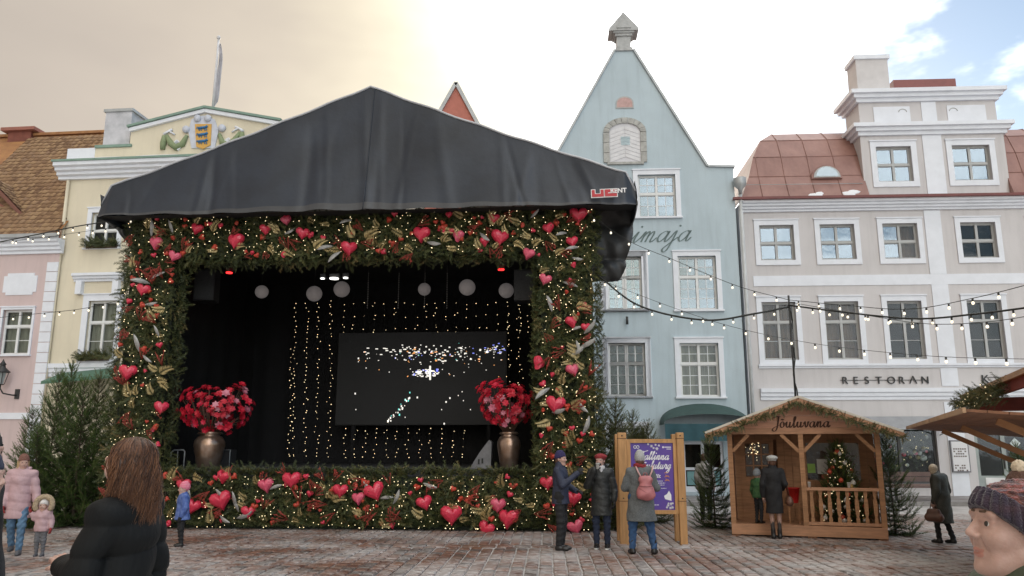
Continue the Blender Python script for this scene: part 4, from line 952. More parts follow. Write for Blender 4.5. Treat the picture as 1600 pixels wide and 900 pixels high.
# hanging chains
for i, px_ in enumerate((574, 622, 663, 698)):
    a = spos(px_, 425, 4.5); b = spos(px_, 482, 4.5); o = empty('hanging_chain', b); tag(o, 'thin pale chain hanging above the video screen, number %s from the left' % ('one', 'two', 'three', 'four')[i], 'chain', 'chains under the stage roof')
    m_ = MB(); n_ = 16
    for k in range(n_): m_.box(-.012, .012, -.012, .012, (a[2] - b[2]) * k / n_, (a[2] - b[2]) * (k + .6) / n_)
    m_.tube([(0, 0, 0), (0, 0, 7.34 - b[2])], .003, 4).build('links', mat('chain_grey', (.2, .2, .19), .5), o)
# loudspeakers
spk = mat('speaker_grey', (.05, .052, .055), .7, .2, 30)
for px0, px1, lab in ((303, 335, 'left'), (803, 836, 'right')):
    r_ = PS.rect(px0, 421, px1, 469, 1.8); o = empty('loudspeaker', PS.o + PS.u * ((r_[0] + r_[1]) / 2) + PS.n * 1.8 + np.array([0, 0, r_[2]]), -PS.yaw)
    tag(o, 'dark loudspeaker hung in the upper %s corner of the stage opening' % lab, 'loudspeaker', 'hanging loudspeakers'); w_ = (r_[1] - r_[0]) / 2; h_ = r_[3] - r_[2]
    MB().add([(-w_, 0, 0), (w_, 0, 0), (w_ * .75, .5, 0), (-w_ * .75, .5, 0), (-w_, 0, h_), (w_, 0, h_), (w_ * .75, .5, h_), (-w_ * .75, .5, h_)], [(3, 2, 1, 0), (4, 5, 6, 7), (0, 1, 5, 4), (1, 2, 6, 5), (2, 3, 7, 6), (3, 0, 4, 7)]).build('cabinet', mat('speaker_case', (.03, .03, .032), .6), o)
    Box('grille', spk, o, -w_ * .92, w_ * .92, -.012, -.002, .04, h_ - .04); MB().tube([(0, .2, h_), (0, .2, 7.33 - r_[2])], .012, 6).build('bracket', wire_m, o)
# stage lamps
for i, (px_, py_, c_, w_) in enumerate(((358, 427, 'red', .09), (783, 422, 'red', .09), (504, 436, 'white', .06), (522, 436, 'white', .13), (540, 435, 'white', .07))):
    p = spos(px_, py_, 3.6); o = empty('stage_lamp', p, -PS.yaw)
    tag(o, ('glowing red lamp near the left loudspeaker', 'glowing red lamp near the right loudspeaker', 'leftmost of three small white lamps under the stage roof', 'middle and longest of three small white lamps', 'rightmost of three small white lamps under the stage roof')[i], 'stage lamp', 'stage lamps')
    Box('housing', spk, o, -w_ - .02, w_ + .02, 0, .2, .03, .16); MB().lathe([(w_, 0), (w_, .03)], n=14).build('lens', mat('lens_' + c_, (1, .03, .03) if c_ == 'red' else (1, .97, .9), .4, .01, emit=.9), o); MB().tube([(0, .1, .16), (0, .1, 7.34 - p[2])], .01, 5).build('clamp', wire_m, o)
# floor monitor wedge
a = spos(752, 724, 1.3); o = empty('floor_monitor', (a[0], a[1], ZD), -PS.yaw); tag(o, 'grey wedge floor monitor standing beside the right vase', 'loudspeaker')
MB().prism([(-.27, 0), (.24, 0), (.26, .62), (.2, .68), (-.02, .4)], -.1, .35).build('cabinet', mat('wedge_grey', (.16, .16, .17), .6, .2, 6), o); MB().box(-.07, -.03, -.115, -.1, .1, .22).box(.02, .06, -.115, -.1, .12, .24).build('handle', wire_m, o)
# box and rail near the left vase
a = spos(356, 720, 2.2); o = empty('equipment_case', (a[0], a[1], ZD), -PS.yaw); tag(o, 'small dark equipment case on the stage beside the left vase', 'case'); Box('body', mat('speaker_case', (.03, .03, .032)), o, -.14, .14, -.2, .2, .03, .45, .01); MB().tube([(-.14, -.22, .44), (.14, -.22, .44), (.14, -.22, .03)], .012, 6).build('edge', lead, o)
a = spos(272, 722, 1.5); o = empty('guard_rail', (a[0], a[1], ZD), -PS.yaw); tag(o, 'low metal guard rail at the left corner of the stage', 'rail'); MB().tube([(-.1, 0, 0), (-.1, 0, .38), (-.02, 0, .44), (.22, 0, .44), (.26, 0, .4), (.26, 0, 0)], .02, 8).build('frame', lead, o); MB().tube([(.08, 0, .0), (.08, 0, .43)], .014, 6).build('bar', lead, o)

# ---------------------------------------------------------------- vases of flowers
bronze = mat('bronze_vase', (.28, .17, .11), .28, .35, 3, metal=.85, col2=(.42, .33, .28))
red_fl = mat_attr('red_petals', [(0, (.28, .006, .02)), (.45, (.52, .012, .03)), (.8, (.62, .02, .05)), (1, (.50, .03, .08))], .5)
pink_fl = mat_attr('pink_petals', [(0, (.55, .10, .18)), (1, (.66, .30, .36))], .5)
stem_m = mat('brown_stem', (.10, .055, .035), .7, .3, 8)
def bouquet(o, cx, cz, rx_, rz_, z0, seed):
    r_ = random.Random(seed); RV, RF, RR = [], [], []; KV, KF, KR = [], [], []; st = MB()
    for k in range(190):
        while True:
            p = np.array([r_.uniform(-1, 1), r_.uniform(-1, 1), r_.uniform(-1, 1)])
            if .45 < np.linalg.norm(p) < 1.08 and p[1] < .6 and p[2] > -.72: break
        wob = 1 + .16 * math.sin(3 * math.atan2(p[2], p[0]) + seed) + r_.uniform(-.06, .1); c_ = np.array([cx + p[0] * rx_ * wob, p[1] * rx_ * .75, cz + p[2] * rz_ * wob]); nrm = p / np.linalg.norm(p) + np.array([0, -.5, .25]); nrm /= np.linalg.norm(nrm)
        t1_ = np.cross(nrm, [.3, .2, .9]); t1_ /= np.linalg.norm(t1_); t2_ = np.cross(nrm, t1_)
        pk = r_.random() < .14; V, Fc, Rr = (KV, KF, KR) if pk else (RV, RF, RR); base = r_.random(); s_ = r_.uniform(.07, .125)
        for ring_ in range(2):
            for j in range(6):
                a = j * math.pi / 3 + ring_ * .5 + r_.uniform(-.15, .15); d_ = t1_ * math.cos(a) + t2_ * math.sin(a); w_ = np.cross(nrm, d_); lift = .25 + .45 * ring_; L_ = s_ * (1 - .25 * ring_)
                b_ = len(V); V += [c_, c_ + d_ * L_ * .5 + w_ * L_ * .3 + nrm * L_ * lift * .6, c_ + d_ * L_ + nrm * L_ * lift * .45, c_ + d_ * L_ * .5 - w_ * L_ * .3 + nrm * L_ * lift * .6]
                Fc += [(b_, b_ + 1, b_ + 2, b_ + 3)]; Rr += [min(1, max(0, base * .75 + r_.uniform(0, .25)))]
        if k % 2 == 0: st.tube([(cx * .3 + r_.uniform(-.09, .09), r_.uniform(-.09, .09), z0 - .12), (cx * .6 + p[0] * rx_ * .45, p[1] * rx_ * .35, (z0 + cz) / 2 - .1), tuple(c_)], .007, 4)
    tag(put('red_flowers', mesh_np('red_flowers', np.array(RV), np.array(RF), [red_fl], rnd=RR), None, o), kind='stuff')
    tag(put('pink_flowers', mesh_np('pink_flowers', np.array(KV), np.array(KF), [pink_fl], rnd=KR), None, o), kind='stuff')
    st.build('stems', stem_m, o)
for i, (px_, vl, vr, by, bx, bw_, bh_) in enumerate(((325, 304, 347, 640, 326, 108, 78), (795, 777, 813, 633, 792, 88, 76))):
    a = spos(px_, 724, .95); lo = empty('flower_vase', (a[0], a[1], ZD), -PS.yaw); s_ = np.linalg.norm(a[:2]) / FPX
    wv = (vr - vl) / 2 * s_; hv = spos(px_, 675, .95)[2] - ZD
    side = ('left', 'right')[i]
    tag(lo, 'tall bronze metal vase on the %s side of the stage' % side, 'vase', 'bronze vases')
    vo = MB().lathe([(wv * .62, 0), (wv * .72, .02), (wv * .85, hv * .3), (wv, hv * .62), (wv * .98, hv * .74), (wv * .8, hv * .86), (wv * .62, hv * .9), (wv * .7, hv * .95), (wv * .78, hv * .985), (wv * .72, hv), (wv * .6, hv * .985), (wv * .58, hv * .8)], n=32).build('body', bronze, lo)
    MB().lathe([(wv * .79, hv * .94), (wv * .83, hv * .955), (wv * .79, hv * .97)], n=32).build('rim', bronze, vo)
    bo = empty('flower_bouquet', (a[0], a[1], ZD + hv * .8), -PS.yaw); tag(bo, 'big bunch of red and pink flowers in the %s vase' % side, 'flowers', 'bouquets in vases')
    cz = spos(bx, by, .95)[2] - ZD - hv * .8
    bouquet(bo, (bx - px_) * s_, cz, bw_ / 2 * s_, bh_ / 2 * s_, hv * .2, 31 + i)

# ================================================================ evergreen surround with hearts
sur = tag(empty('evergreen_surround', PS.o, -PS.yaw), 'evergreen garland frame round the stage with red hearts and fairy lights', 'garland frame')
OX0, OX1 = -4.74, 4.2; OZ0, OZ1 = 1.24, 6.42; FD = .35
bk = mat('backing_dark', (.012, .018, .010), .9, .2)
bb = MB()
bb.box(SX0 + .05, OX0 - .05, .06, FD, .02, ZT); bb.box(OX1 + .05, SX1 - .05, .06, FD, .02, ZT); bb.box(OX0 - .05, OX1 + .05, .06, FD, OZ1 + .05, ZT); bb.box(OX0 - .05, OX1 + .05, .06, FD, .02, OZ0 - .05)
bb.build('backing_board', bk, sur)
def sprig_template(L_, n, nl, w, rr_):
    v, f = [], []
    for k in range(n):
        t = (k + .5) / n; x = L_ * t; side = (-1, 1)[k % 2]; el = rr_.uniform(-.2, 1.0); a = R(rr_.uniform(35, 65)); ln = nl * (1 - .45 * t) * rr_.uniform(.8, 1.2)
        d_ = np.array([math.cos(a), side * math.sin(a) * math.cos(el), math.sin(a) * math.sin(el) + .1]); b_ = np.array([x, 0, .04 * math.sin(t * 2)]); pw = np.array([w / 2, 0, 0]) if abs(d_[1]) > .4 else np.array([0, w / 2, 0])
        i = len(v); v += [b_ - pw, b_ + pw, b_ + d_ * ln]; f += [(i, i + 1, i + 2)]
    i = len(v); v += [np.array([-.02, -.003, 0]), np.array([-.02, .003, 0]), np.array([L_ + nl * .6, 0, .03])]; f += [(i, i + 1, i + 2)]
    return np.array(v), np.array(f)
rr_ = random.Random(8)
SPR = [sprig_template(.27, 26, .075, .016, rr_) for _ in range(4)]
def rot_frames(d, n):
    d = d / np.linalg.norm(d, axis=1, keepdims=True); y = np.cross(n, d); y /= np.linalg.norm(y, axis=1, keepdims=True) + 1e-9; z = np.cross(d, y)
    return np.stack([d, y, z], axis=2)
rng = np.random.default_rng(5)
def scatter_sprigs(P, Nn, D, scl, rnd, name, m, parent):
    """one greenery mesh from many fir sprigs: P base, Nn outward normal, D direction"""
    Rm = rot_frames(D, Nn); V, Fc, Rn = [], [], []; o_ = 0; which = rng.integers(0, len(SPR), len(P))
    for k in range(len(SPR)):
        s_ = np.where(which == k)[0]
        if not len(s_): continue
        tv, tf = SPR[k]; vv = np.einsum('nij,kj->nki', Rm[s_], tv) * scl[s_][:, None, None] + P[s_][:, None, :]
        V.append(vv.reshape(-1, 3)); nv_ = len(tv); Fc.append((tf[None] + (np.arange(len(s_)) * nv_)[:, None, None] + o_).reshape(-1, 3)); o_ += nv_ * len(s_)
        Rn.append(np.clip(np.repeat(rnd[s_], len(tf)) + rng.normal(0, .08, len(s_) * len(tf)), 0, 1))
    me = mesh_np(name, np.concatenate(V), np.concatenate(Fc), [m], rnd=np.concatenate(Rn)); return put(name, me, None, parent)
fir_m = mat_attr('fir_needles', [(0, (.014, .020, .008)), (.3, (.036, .048, .017)), (.6, (.070, .084, .027)), (.82, (.125, .120, .042)), (1, (.22, .15, .06))], .55)
def panel_pts(n):
    rects = [(SX0, OX0, 0, ZT), (OX1, SX1, 0, ZT), (OX0, OX1, OZ1, ZT), (OX0, OX1, 0, OZ0)]; ar = np.array([(b - a) * (d - c) for a, b, c, d in rects]); P = []
    for (a, b, c, d), k in zip(rects, (ar / ar.sum() * n).astype(int)):
        P.append(np.stack([rng.uniform(a, b, k), rng.uniform(-.02, .06, k), rng.uniform(c, d, k)], 1))
    return np.concatenate(P)
P = panel_pts(9000); n_ = len(P)
a = rng.uniform(0, 2 * math.pi, n_); D = np.stack([np.cos(a), -rng.uniform(.25, .9, n_), np.sin(a) - .35], 1); Nn = np.tile([0, -1., 0.05], (n_, 1)) + rng.normal(0, .25, (n_, 3))
P[:, 2] = np.clip(P[:, 2], .12, None); P[:, 1] -= .07 * (np.sin(P[:, 0] * 2.3) * np.sin(P[:, 2] * 2.9) + .6 * np.sin(P[:, 0] * 5.1 + P[:, 2] * 3.7)) - .0
# inner and outer edges of the frame
def edge_pts(n, x, sx_, z0, z1):
    p = np.stack([np.full(n, x), rng.uniform(0, FD, n), rng.uniform(z0, z1, n)], 1); a_ = rng.uniform(0, 6.28, n)
    return p, np.stack([np.full(n, sx_ * .4), np.cos(a_), np.sin(a_) - .3], 1), np.tile([sx_ * 1., -.2, 0], (n, 1))
ex = [edge_pts(350, OX0, 1, OZ0, OZ1), edge_pts(350, OX1, -1, OZ0, OZ1), edge_pts(350, SX1, 1, .1, ZT), edge_pts(350, SX0, -1, .1, ZT)]
for zz, sg in ((OZ1, -1), (OZ0, 1)):
    p = np.stack([rng.uniform(OX0, OX1, 600), rng.uniform(0, FD, 600), np.full(600, zz)], 1); a_ = rng.uniform(0, 6.28, 600)
    ex.append((p, np.stack([np.cos(a_), -.4 + .6 * np.sin(a_), np.full(600, sg * .3)], 1), np.tile([0, -.4, sg * 1.], (600, 1))))
P = np.concatenate([P] + [q_[0] for q_ in ex]); D = np.concatenate([D] + [q_[1] for q_ in ex]); Nn = np.concatenate([Nn] + [q_[2] for q_ in ex])
D[:, 2] = np.where(P[:, 2] < .3, np.abs(D[:, 2]) * .5, D[:, 2])
patch = .5 + .5 * np.sin(P[:, 0] * 1.7 + 1) * np.sin(P[:, 2] * 2.1 + P[:, 0])
tag(scatter_sprigs(P, Nn, D, rng.uniform(.75, 1.35, len(P)), np.clip(rng.beta(2, 2.3, len(P)) * .85 + .2 * patch, 0, 1), 'fir_greenery', fir_m, sur), kind='stuff')
# foil hearts
def heart_mesh():
    n = 18; o2 = []
    for k in range(n):
        t = 2 * math.pi * k / n; o2.append((16 * math.sin(t) ** 3 / 34, (13 * math.cos(t) - 5 * math.cos(2 * t) - 2 * math.cos(3 * t) - math.cos(4 * t)) / 34))
    v, f = [], []; rings = [(1, 0), (.93, .16), (.66, .27), (.3, .32)]
    for sg in (-1, 1):
        for s_, d_ in rings: v += [(x * s_, sg * d_, (z - .03) * s_ + .03) for x, z in o2]
        v.append((0, sg * .34, .03))
    nb = len(rings) * n + 1
    for s_, b_ in ((0, 0), (1, nb)):
        for i in range(len(rings) - 1):
            for k in range(n):
                q_ = (b_ + i * n + k, b_ + i * n + (k + 1) % n, b_ + (i + 1) * n + (k + 1) % n, b_ + (i + 1) * n + k); f.append(q_ if s_ else q_[::-1])
        for k in range(n):
            q_ = (b_ + (len(rings) - 1) * n + k, b_ + (len(rings) - 1) * n + (k + 1) % n, b_ + nb - 1); f.append(q_ if s_ else q_[::-1])
    me = MB().add(v, f).mesh('heart'); return me
hm = heart_mesh(); hm2 = hm.copy(); hm3 = hm.copy()
hm.materials.append(mat('heart_red', (.62, .035, .075), .3, .12, 3, spec=.6)); hm2.materials.append(mat('heart_pink', (.66, .10, .17), .33, .12, 3, spec=.6)); hm3.materials.append(mat('heart_orange', (.48, .055, .03), .4, .25, 6))
H_ = [(244,379,23),(308,357,20),(369,376,28),(415,358,19),(447,344,17),(473,364,22),(545,387,26),(659,365,28),(716,368,20),(772,341,18),(757,377,16),(781,370,28),(826,396,20),(857,356,19),(904,335,28),(894,377,19),(273,400,20),
 (224,452,22),(200,581,28),(252,636,22),(852,436,20),(893,502,20),(915,511,15),(842,567,22),(895,577,22),(868,631,30),
 (350,744,22),(345,781,32),(416,757,24),(456,749,28),(388,799,22),(532,766,23),(560,778,20),(585,767,31),(663,785,24),(705,803,32),(778,788,24),(794,809,30),(760,825,24),(855,754,22),(899,823,24),(896,778,24),(287,757,22),(302,790,24)]
rs = random.Random(6)
for i, (px_, py_, s_) in enumerate(H_):
    x, z = PS.hit(px_, py_, -.2); sc_ = s_ * 1.12 / FPX * 18.8
    put('heart_ornament', hm2 if i % 4 == 0 else hm, None, sur, (x, -.2, z), (rs.uniform(-.25, .25), rs.gauss(0, .18), rs.gauss(0, .35)), (sc_, sc_ * .9, sc_))
def rand_spot(m_=.12):
    while True:
        p = panel_pts(4)[rs.randrange(4) if False else 0]; break
    return p
spots = panel_pts(2600); rng.shuffle(spots); si = 0
def nxt(m_=.15):
    global si
    while True:
        p = spots[si]; si += 1
        if SX0 + m_ < p[0] < SX1 - m_ and m_ < p[2] < ZT - m_: return p
for k in range(190):
    p = nxt(.08); sc_ = rs.uniform(.10, .19); put('small_heart', hm3 if rs.random() < .7 else hm, None, sur, (p[0], -.18 + rs.uniform(-.03, .03), p[2]), (rs.uniform(-.4, .4), rs.gauss(0, .5), rs.gauss(0, .5)), (sc_, sc_, sc_))
# gold palm sprays, silver leaves, red berry twigs
def spray_mesh(n, L_, name, m_):
    v, f = [], []
    for k in range(n):
        t = k / n; b_ = np.array([.35 * L_ * t * t, -.04 * math.sin(3 * t), L_ * t]); l_ = L_ * .5 * (1 - .55 * t) + .015
        for sg in (-1, 1):
            d_ = np.array([sg * .72 + .1 * t, -.3 * (.5 + .5 * math.sin(k * 2.4 + sg)), .64]); tip = b_ + d_ * l_; w_ = np.array([-sg * .66, 0, .72]) * .010; i = len(v)
            v += [b_, b_ + d_ * l_ * .5 + w_, tip, b_ + d_ * l_ * .5 - w_]; f += [(i, i + 1, i + 2, i + 3)]
    me = MB().add(v, f).mesh(name); me.materials.append(m_); return me
gold_m = mat('gold_foil', (.40, .28, .10), .5, .3, 9, metal=.25, col2=(.56, .46, .24)); silver_m = mat('silver_leaf', (.34, .335, .32), .5, .3, 10, metal=.25)
gm_ = [spray_mesh(14, .36, 'gold_spray', gold_m), spray_mesh(11, .30, 'gold_spray', gold_m)]
def leaf_mesh():
    def fn(u, v): w_ = .048 * math.sin(math.pi * min(1, v * .97 + .03)) ** .7; return ((u - .5) * 2 * w_ + .03 * math.sin(v * 2.6), -.03 * math.sin(math.pi * v) - .02 * (1 - abs(u - .5) * 2), v * .4)
    me = MB().grid(fn, 4, 8).mesh('silver_leaf'); me.materials.append(silver_m); return me
lm_ = leaf_mesh()
for k in range(130):
    p = nxt(.15); sc_ = rs.uniform(.5, .95); put('gold_spray', rs.choice(gm_), None, sur, (p[0], -.2, p[2]), (rs.uniform(.0, .5), rs.uniform(-2.2, 2.2), rs.uniform(-.3, .3)), (sc_,) * 3)
for k in range(44):
    p = nxt(.2); sc_ = rs.uniform(.7, 1.15); put('silver_leaf', lm_, None, sur, (p[0], -.21, p[2]), (rs.uniform(.0, .4), rs.uniform(-2.4, 2.4), rs.uniform(-.4, .4)), (sc_,) * 3)
twig_m = mat('red_twig', (.30, .045, .03), .6, .3, 8)
def twig_mesh(seed):
    r_ = random.Random(seed); m_ = MB()
    for k in range(6):
        a = r_.uniform(-.5, .5); L_ = r_.uniform(.2, .42); e1_ = (math.sin(a) * L_, -.03 - r_.uniform(0, .06), math.cos(a) * L_); m_.tube([(0, 0, 0), (e1_[0] * .5 + .01, e1_[1] - .02, e1_[2] * .5), e1_], .006, 4)
        for j in range(4):
            t = r_.uniform(.4, 1); b_ = len(m_.v); c_ = (e1_[0] * t + r_.gauss(0, .012), e1_[1] * t - .01, e1_[2] * t); rr2 = r_.uniform(.013, .024); m_.add([(c_[0] + rr2 * x, c_[1] + rr2 * y, c_[2] + rr2 * z) for x, y, z in oct_v], oct_f)
    me = m_.mesh('red_twig'); me.materials.append(twig_m); return me
tw_ = [twig_mesh(k) for k in range(4)]
for k in range(115):
    p = nxt(.12); sc_ = rs.uniform(.7, 1.1); put('red_twig', rs.choice(tw_), None, sur, (p[0], -.17, p[2]), (rs.uniform(0, .4), rs.uniform(-3, 3), 0), (sc_,) * 3)
# fairy lights in the greenery
lp = panel_pts(1350); lp[:, 1] = -.17 - rng.uniform(0, .06, len(lp)); lp[:, 2] = np.clip(lp[:, 2], .08, None)
tag(put('fairy_lights', bulbs_mesh(lp, .0098), warm, sur), kind='stuff')
# ================================================================ spruce trees
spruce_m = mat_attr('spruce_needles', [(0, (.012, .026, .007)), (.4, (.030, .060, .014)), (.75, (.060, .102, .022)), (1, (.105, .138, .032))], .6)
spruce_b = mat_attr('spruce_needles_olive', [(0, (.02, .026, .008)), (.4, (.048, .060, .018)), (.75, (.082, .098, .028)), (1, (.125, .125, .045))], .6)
bark = mat('bark', (.085, .06, .042), .9, .3, 12, .4, 40)
def spruce_meshes(h, rad, seed, m_, dens=1.5, bare=.12, wh=22):
    r_ = random.Random(seed); P, D, Nn, Sc, Rn = [], [], [], [], []; tr = MB()
    lean = (r_.uniform(-.03, .03) * h, r_.uniform(-.03, .03) * h)
    def ax(z): t = z / h; return np.array([lean[0] * t * t, lean[1] * t * t, z])
    tr.tube([tuple(ax(h * k / 10)) for k in range(11)], [max(.006, .022 * h / 2 * (1 - k / 10.3)) for k in range(11)], 7)
    for w in range(wh):
        z = h * (.03 + .93 * (w + r_.uniform(-.3, .3)) / wh); t = z / h
        if t > 1 - bare * .4: nb = 3
        else: nb = int(7 * (1 - .35 * t)) + 1
        for b in range(nb):
            a = 2 * math.pi * (b + r_.uniform(-.3, .3)) / nb + w * .7; L_ = rad * max(.06, (1 - t)) ** .75 * r_.uniform(.65, 1.15)
            up = R(8 + 38 * t + r_.uniform(-10, 10)); base = ax(z)
            dh = np.array([math.cos(a), math.sin(a), 0.]); pts = []
            for k in range(5):
                s_ = k / 4; pts.append(base + dh * L_ * s_ * math.cos(up) + np.array([0, 0, L_ * (s_ * math.sin(up) - .28 * (1 - t) * math.sin(math.pi * s_ * .9) + .12 * s_ * s_)]))
            pts = [np.array([p[0], p[1], max(p[2], .06)]) for p in pts]
            tr.tube([tuple(p) for p in pts], [.012 * (1 - .8 * k / 4) * (1 - .4 * t) + .002 for k in range(5)], 3)
            ns = max(3, int(L_ / .055 * dens))
            if t > 1 - bare and r_.random() < .5: ns = 2
            for k in range(ns):
                s_ = (k + r_.random()) / ns
                if s_ < .12 and t < .8: continue
                i = min(3, int(s_ * 4)); f_ = s_ * 4 - i; p = pts[i] * (1 - f_) + pts[i + 1] * f_; d_ = pts[i + 1] - pts[i]; d_ /= np.linalg.norm(d_) + 1e-9
                side = np.cross(d_, [0, 0, 1]); sg = (-1, 1)[k % 2]; q_ = d_ * r_.uniform(.5, .9) + side * sg * r_.uniform(.4, .8) + np.array([0, 0, r_.uniform(-.25, .25)])
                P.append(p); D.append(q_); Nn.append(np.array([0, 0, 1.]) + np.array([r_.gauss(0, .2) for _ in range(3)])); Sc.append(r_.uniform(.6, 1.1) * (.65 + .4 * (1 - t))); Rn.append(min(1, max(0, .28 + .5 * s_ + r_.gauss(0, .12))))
            P.append(pts[4]); D.append(pts[4] - pts[3]); Nn.append(np.array([0, 0, 1.])); Sc.append(.8); Rn.append(.85)
    for k in range(6): P.append(ax(h * (.93 + .012 * k))); D.append(np.array([math.cos(k * 2), math.sin(k * 2), 1.4])); Nn.append(np.array([math.cos(k), math.sin(k), .1])); Sc.append(.45); Rn.append(.7)
    tmp = scatter_sprigs(np.array(P), np.array(Nn), np.array(D), np.array(Sc), np.array(Rn), 'crown', m_, None); me = tmp.data; bpy.data.objects.remove(tmp)
    return me, tr.mesh('trunk')
SPM = [spruce_meshes(3.6, 1.0, 1, spruce_m), spruce_meshes(3.6, 1.1, 2, spruce_m), spruce_meshes(3.6, .95, 3, spruce_b), spruce_meshes(3.6, 1.05, 4, spruce_b)]
def spruce(px_, base_py, top_py, var, label, group, rz=0.0, wid=1.0, Y=None):
    p = gnd(px_, base_py) if Y is None else np.array([at(px_, 703, Y)[0], Y, 0.]); d = ray(px_, top_py); t = p[1] / d[1]; h = CAMH + t * d[2]; s_ = h / 3.6
    o = empty('spruce_tree', (p[0], p[1], 0), rz); tag(o, label, 'spruce', group); o.scale = (s_ * wid, s_ * wid, s_)
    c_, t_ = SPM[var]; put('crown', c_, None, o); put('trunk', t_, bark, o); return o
GL = 'spruces left of the stage'
for px_, b_, t_, v_, lab, w_, rz in ((34, 818, 634, 0, 'shortest spruce at the far left of the cluster beside the stage', 1.05, .3), (66, 822, 578, 1, 'tall spruce below the wall lantern, left of the stage', .8, 1.1), (90, 816, 562, 0, 'tallest spruce in the cluster left of the stage', .8, 2.2),
    (112, 824, 590, 1, 'front middle spruce in the cluster left of the stage', .95, 4.0), (135, 816, 580, 3, 'rear spruce under the green door canopy', .85, .8), (160, 822, 586, 0, 'spruce nearest the stage among those on the left', .85, 5.1), (178, 815, 640, 2, 'low spruce tucked against the left edge of the garland frame', .9, 3.3), (48, 826, 665, 1, 'small front spruce with its branches low, behind the pink-coated pair', 1.1, 2.9)):
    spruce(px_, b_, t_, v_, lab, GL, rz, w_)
GR = 'spruces right of the stage'
for px_, b_, t_, v_, lab, w_, rz in ((938, 828, 590, 2, 'tall olive-green spruce against the right edge of the stage', .95, .2), (962, 826, 622, 3, 'spruce behind the left post of the notice board', 1.15, 1.4), (990, 818, 640, 2, 'spruce directly behind the notice board', 1.1, 2.6), (1018, 818, 655, 3, 'rightmost spruce behind the notice board', 1.0, 3.9)):
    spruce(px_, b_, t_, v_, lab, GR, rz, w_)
spruce(1118, 826, 672, 0, 'dark spruce against the left wall of the wooden hut', 'spruces beside the hut', .5, 1.0)
spruce(1400, 838, 668, 1, 'spruce leaning against the right side of the wooden hut', 'spruces beside the hut', 1.5, .85)
spruce(1590, 800, 690, 1, 'small spruce standing by the shop door at the right', 'spruces beside the shops', 2.5, .9, Y=25)
# window boxes of greenery on the yellow house
for (r_, lab) in (((138, 376, 186, 388), 'upper'), ((125, 552, 172, 563), 'lower')):
    q = PY.rect(*r_); n_ = 170; P = np.stack([rng.uniform(q[0], q[1], n_), rng.uniform(-.22, .0, n_), rng.uniform(q[2], q[3] - .1, n_)], 1); a = rng.uniform(0, 6.28, n_)
    o = empty('window_box', PY.o + np.array([0, 0, 0]), -PY.yaw); tag(o, 'evergreen sprigs in a box on the %s window of the yellow house' % lab, 'window box', 'window boxes')
    o2 = scatter_sprigs(P, np.tile([0, -1., .3], (n_, 1)), np.stack([np.cos(a), -.5 + 0 * a, np.sin(a) * .6 + .3], 1), rng.uniform(.9, 1.5, n_), rng.uniform(.3, .8, n_), 'foliage', fir_m, o); tag(o2, kind='stuff')
    Box('box', mat('box_wood', (.10, .07, .05), .8), o, q[0], q[1], -.15, .0, q[2] - .03, q[2] + .12)

# ================================================================ wooden hut
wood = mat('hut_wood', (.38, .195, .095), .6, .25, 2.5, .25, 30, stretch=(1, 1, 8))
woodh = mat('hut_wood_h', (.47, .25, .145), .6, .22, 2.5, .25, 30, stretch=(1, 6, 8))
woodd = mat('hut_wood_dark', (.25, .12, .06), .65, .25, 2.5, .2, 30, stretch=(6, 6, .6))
PH = PL(1137, 17.62, 20)
hut = tag(empty('wooden_hut', PH.o, -PH.yaw), 'open-fronted brown wooden hut with a fir-trimmed gable roof', 'hut')
HWd = 3.02; FL = .27
zb = PH.hit(1255, 677)[1]; pk = PH.hit(1248, 628, -.3); xc = PH.hit(1256, 760)[0]
zb = 2.13; hx = HWd / 2; zp = 2.78
fm_ = MB()
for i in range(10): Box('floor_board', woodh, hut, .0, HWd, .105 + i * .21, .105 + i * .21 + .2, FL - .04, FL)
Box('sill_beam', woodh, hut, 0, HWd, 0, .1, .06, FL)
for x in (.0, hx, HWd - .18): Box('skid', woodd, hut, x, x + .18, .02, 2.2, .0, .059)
for x in (.05, xc, HWd - .05): Box('post', wood, hut, x - .05, x + .05, 0, .1, FL + .001, zb)
Box('tie_beam', woodh, hut, -.02, HWd + .02, -.005, .105, zb, zb + .13)
z = zb + .131; k = 0
while z < zp - .05:
    w0 = (zp - z) / (zp - zb - .0) * (hx + .1); w1 = max(.02, (zp - z - .125) / (zp - zb) * (hx + .1)); w0 = min(w0, hx + .02)
    MB().prism([(hx - w0, z), (hx + w0, z), (hx + min(w1, hx + .02), z + .125), (hx - min(w1, hx + .02), z + .125)], .0 + .004 * (k % 2), .06).build('gable_board', mat('gable_wood', (.60, .32, .21), .6, .15, 2.5, .2, 30, stretch=(1, 6, 8)), hut); z += .128; k += 1
for (x, sg) in ((.1, 1), (xc - .05, -1), (xc + .05, 1), (HWd - .1, -1)):
    MB().bar((x, .05, zb - .36), (x + sg * .34, .05, zb - .01), .07, .07).build('brace', wood, hut)
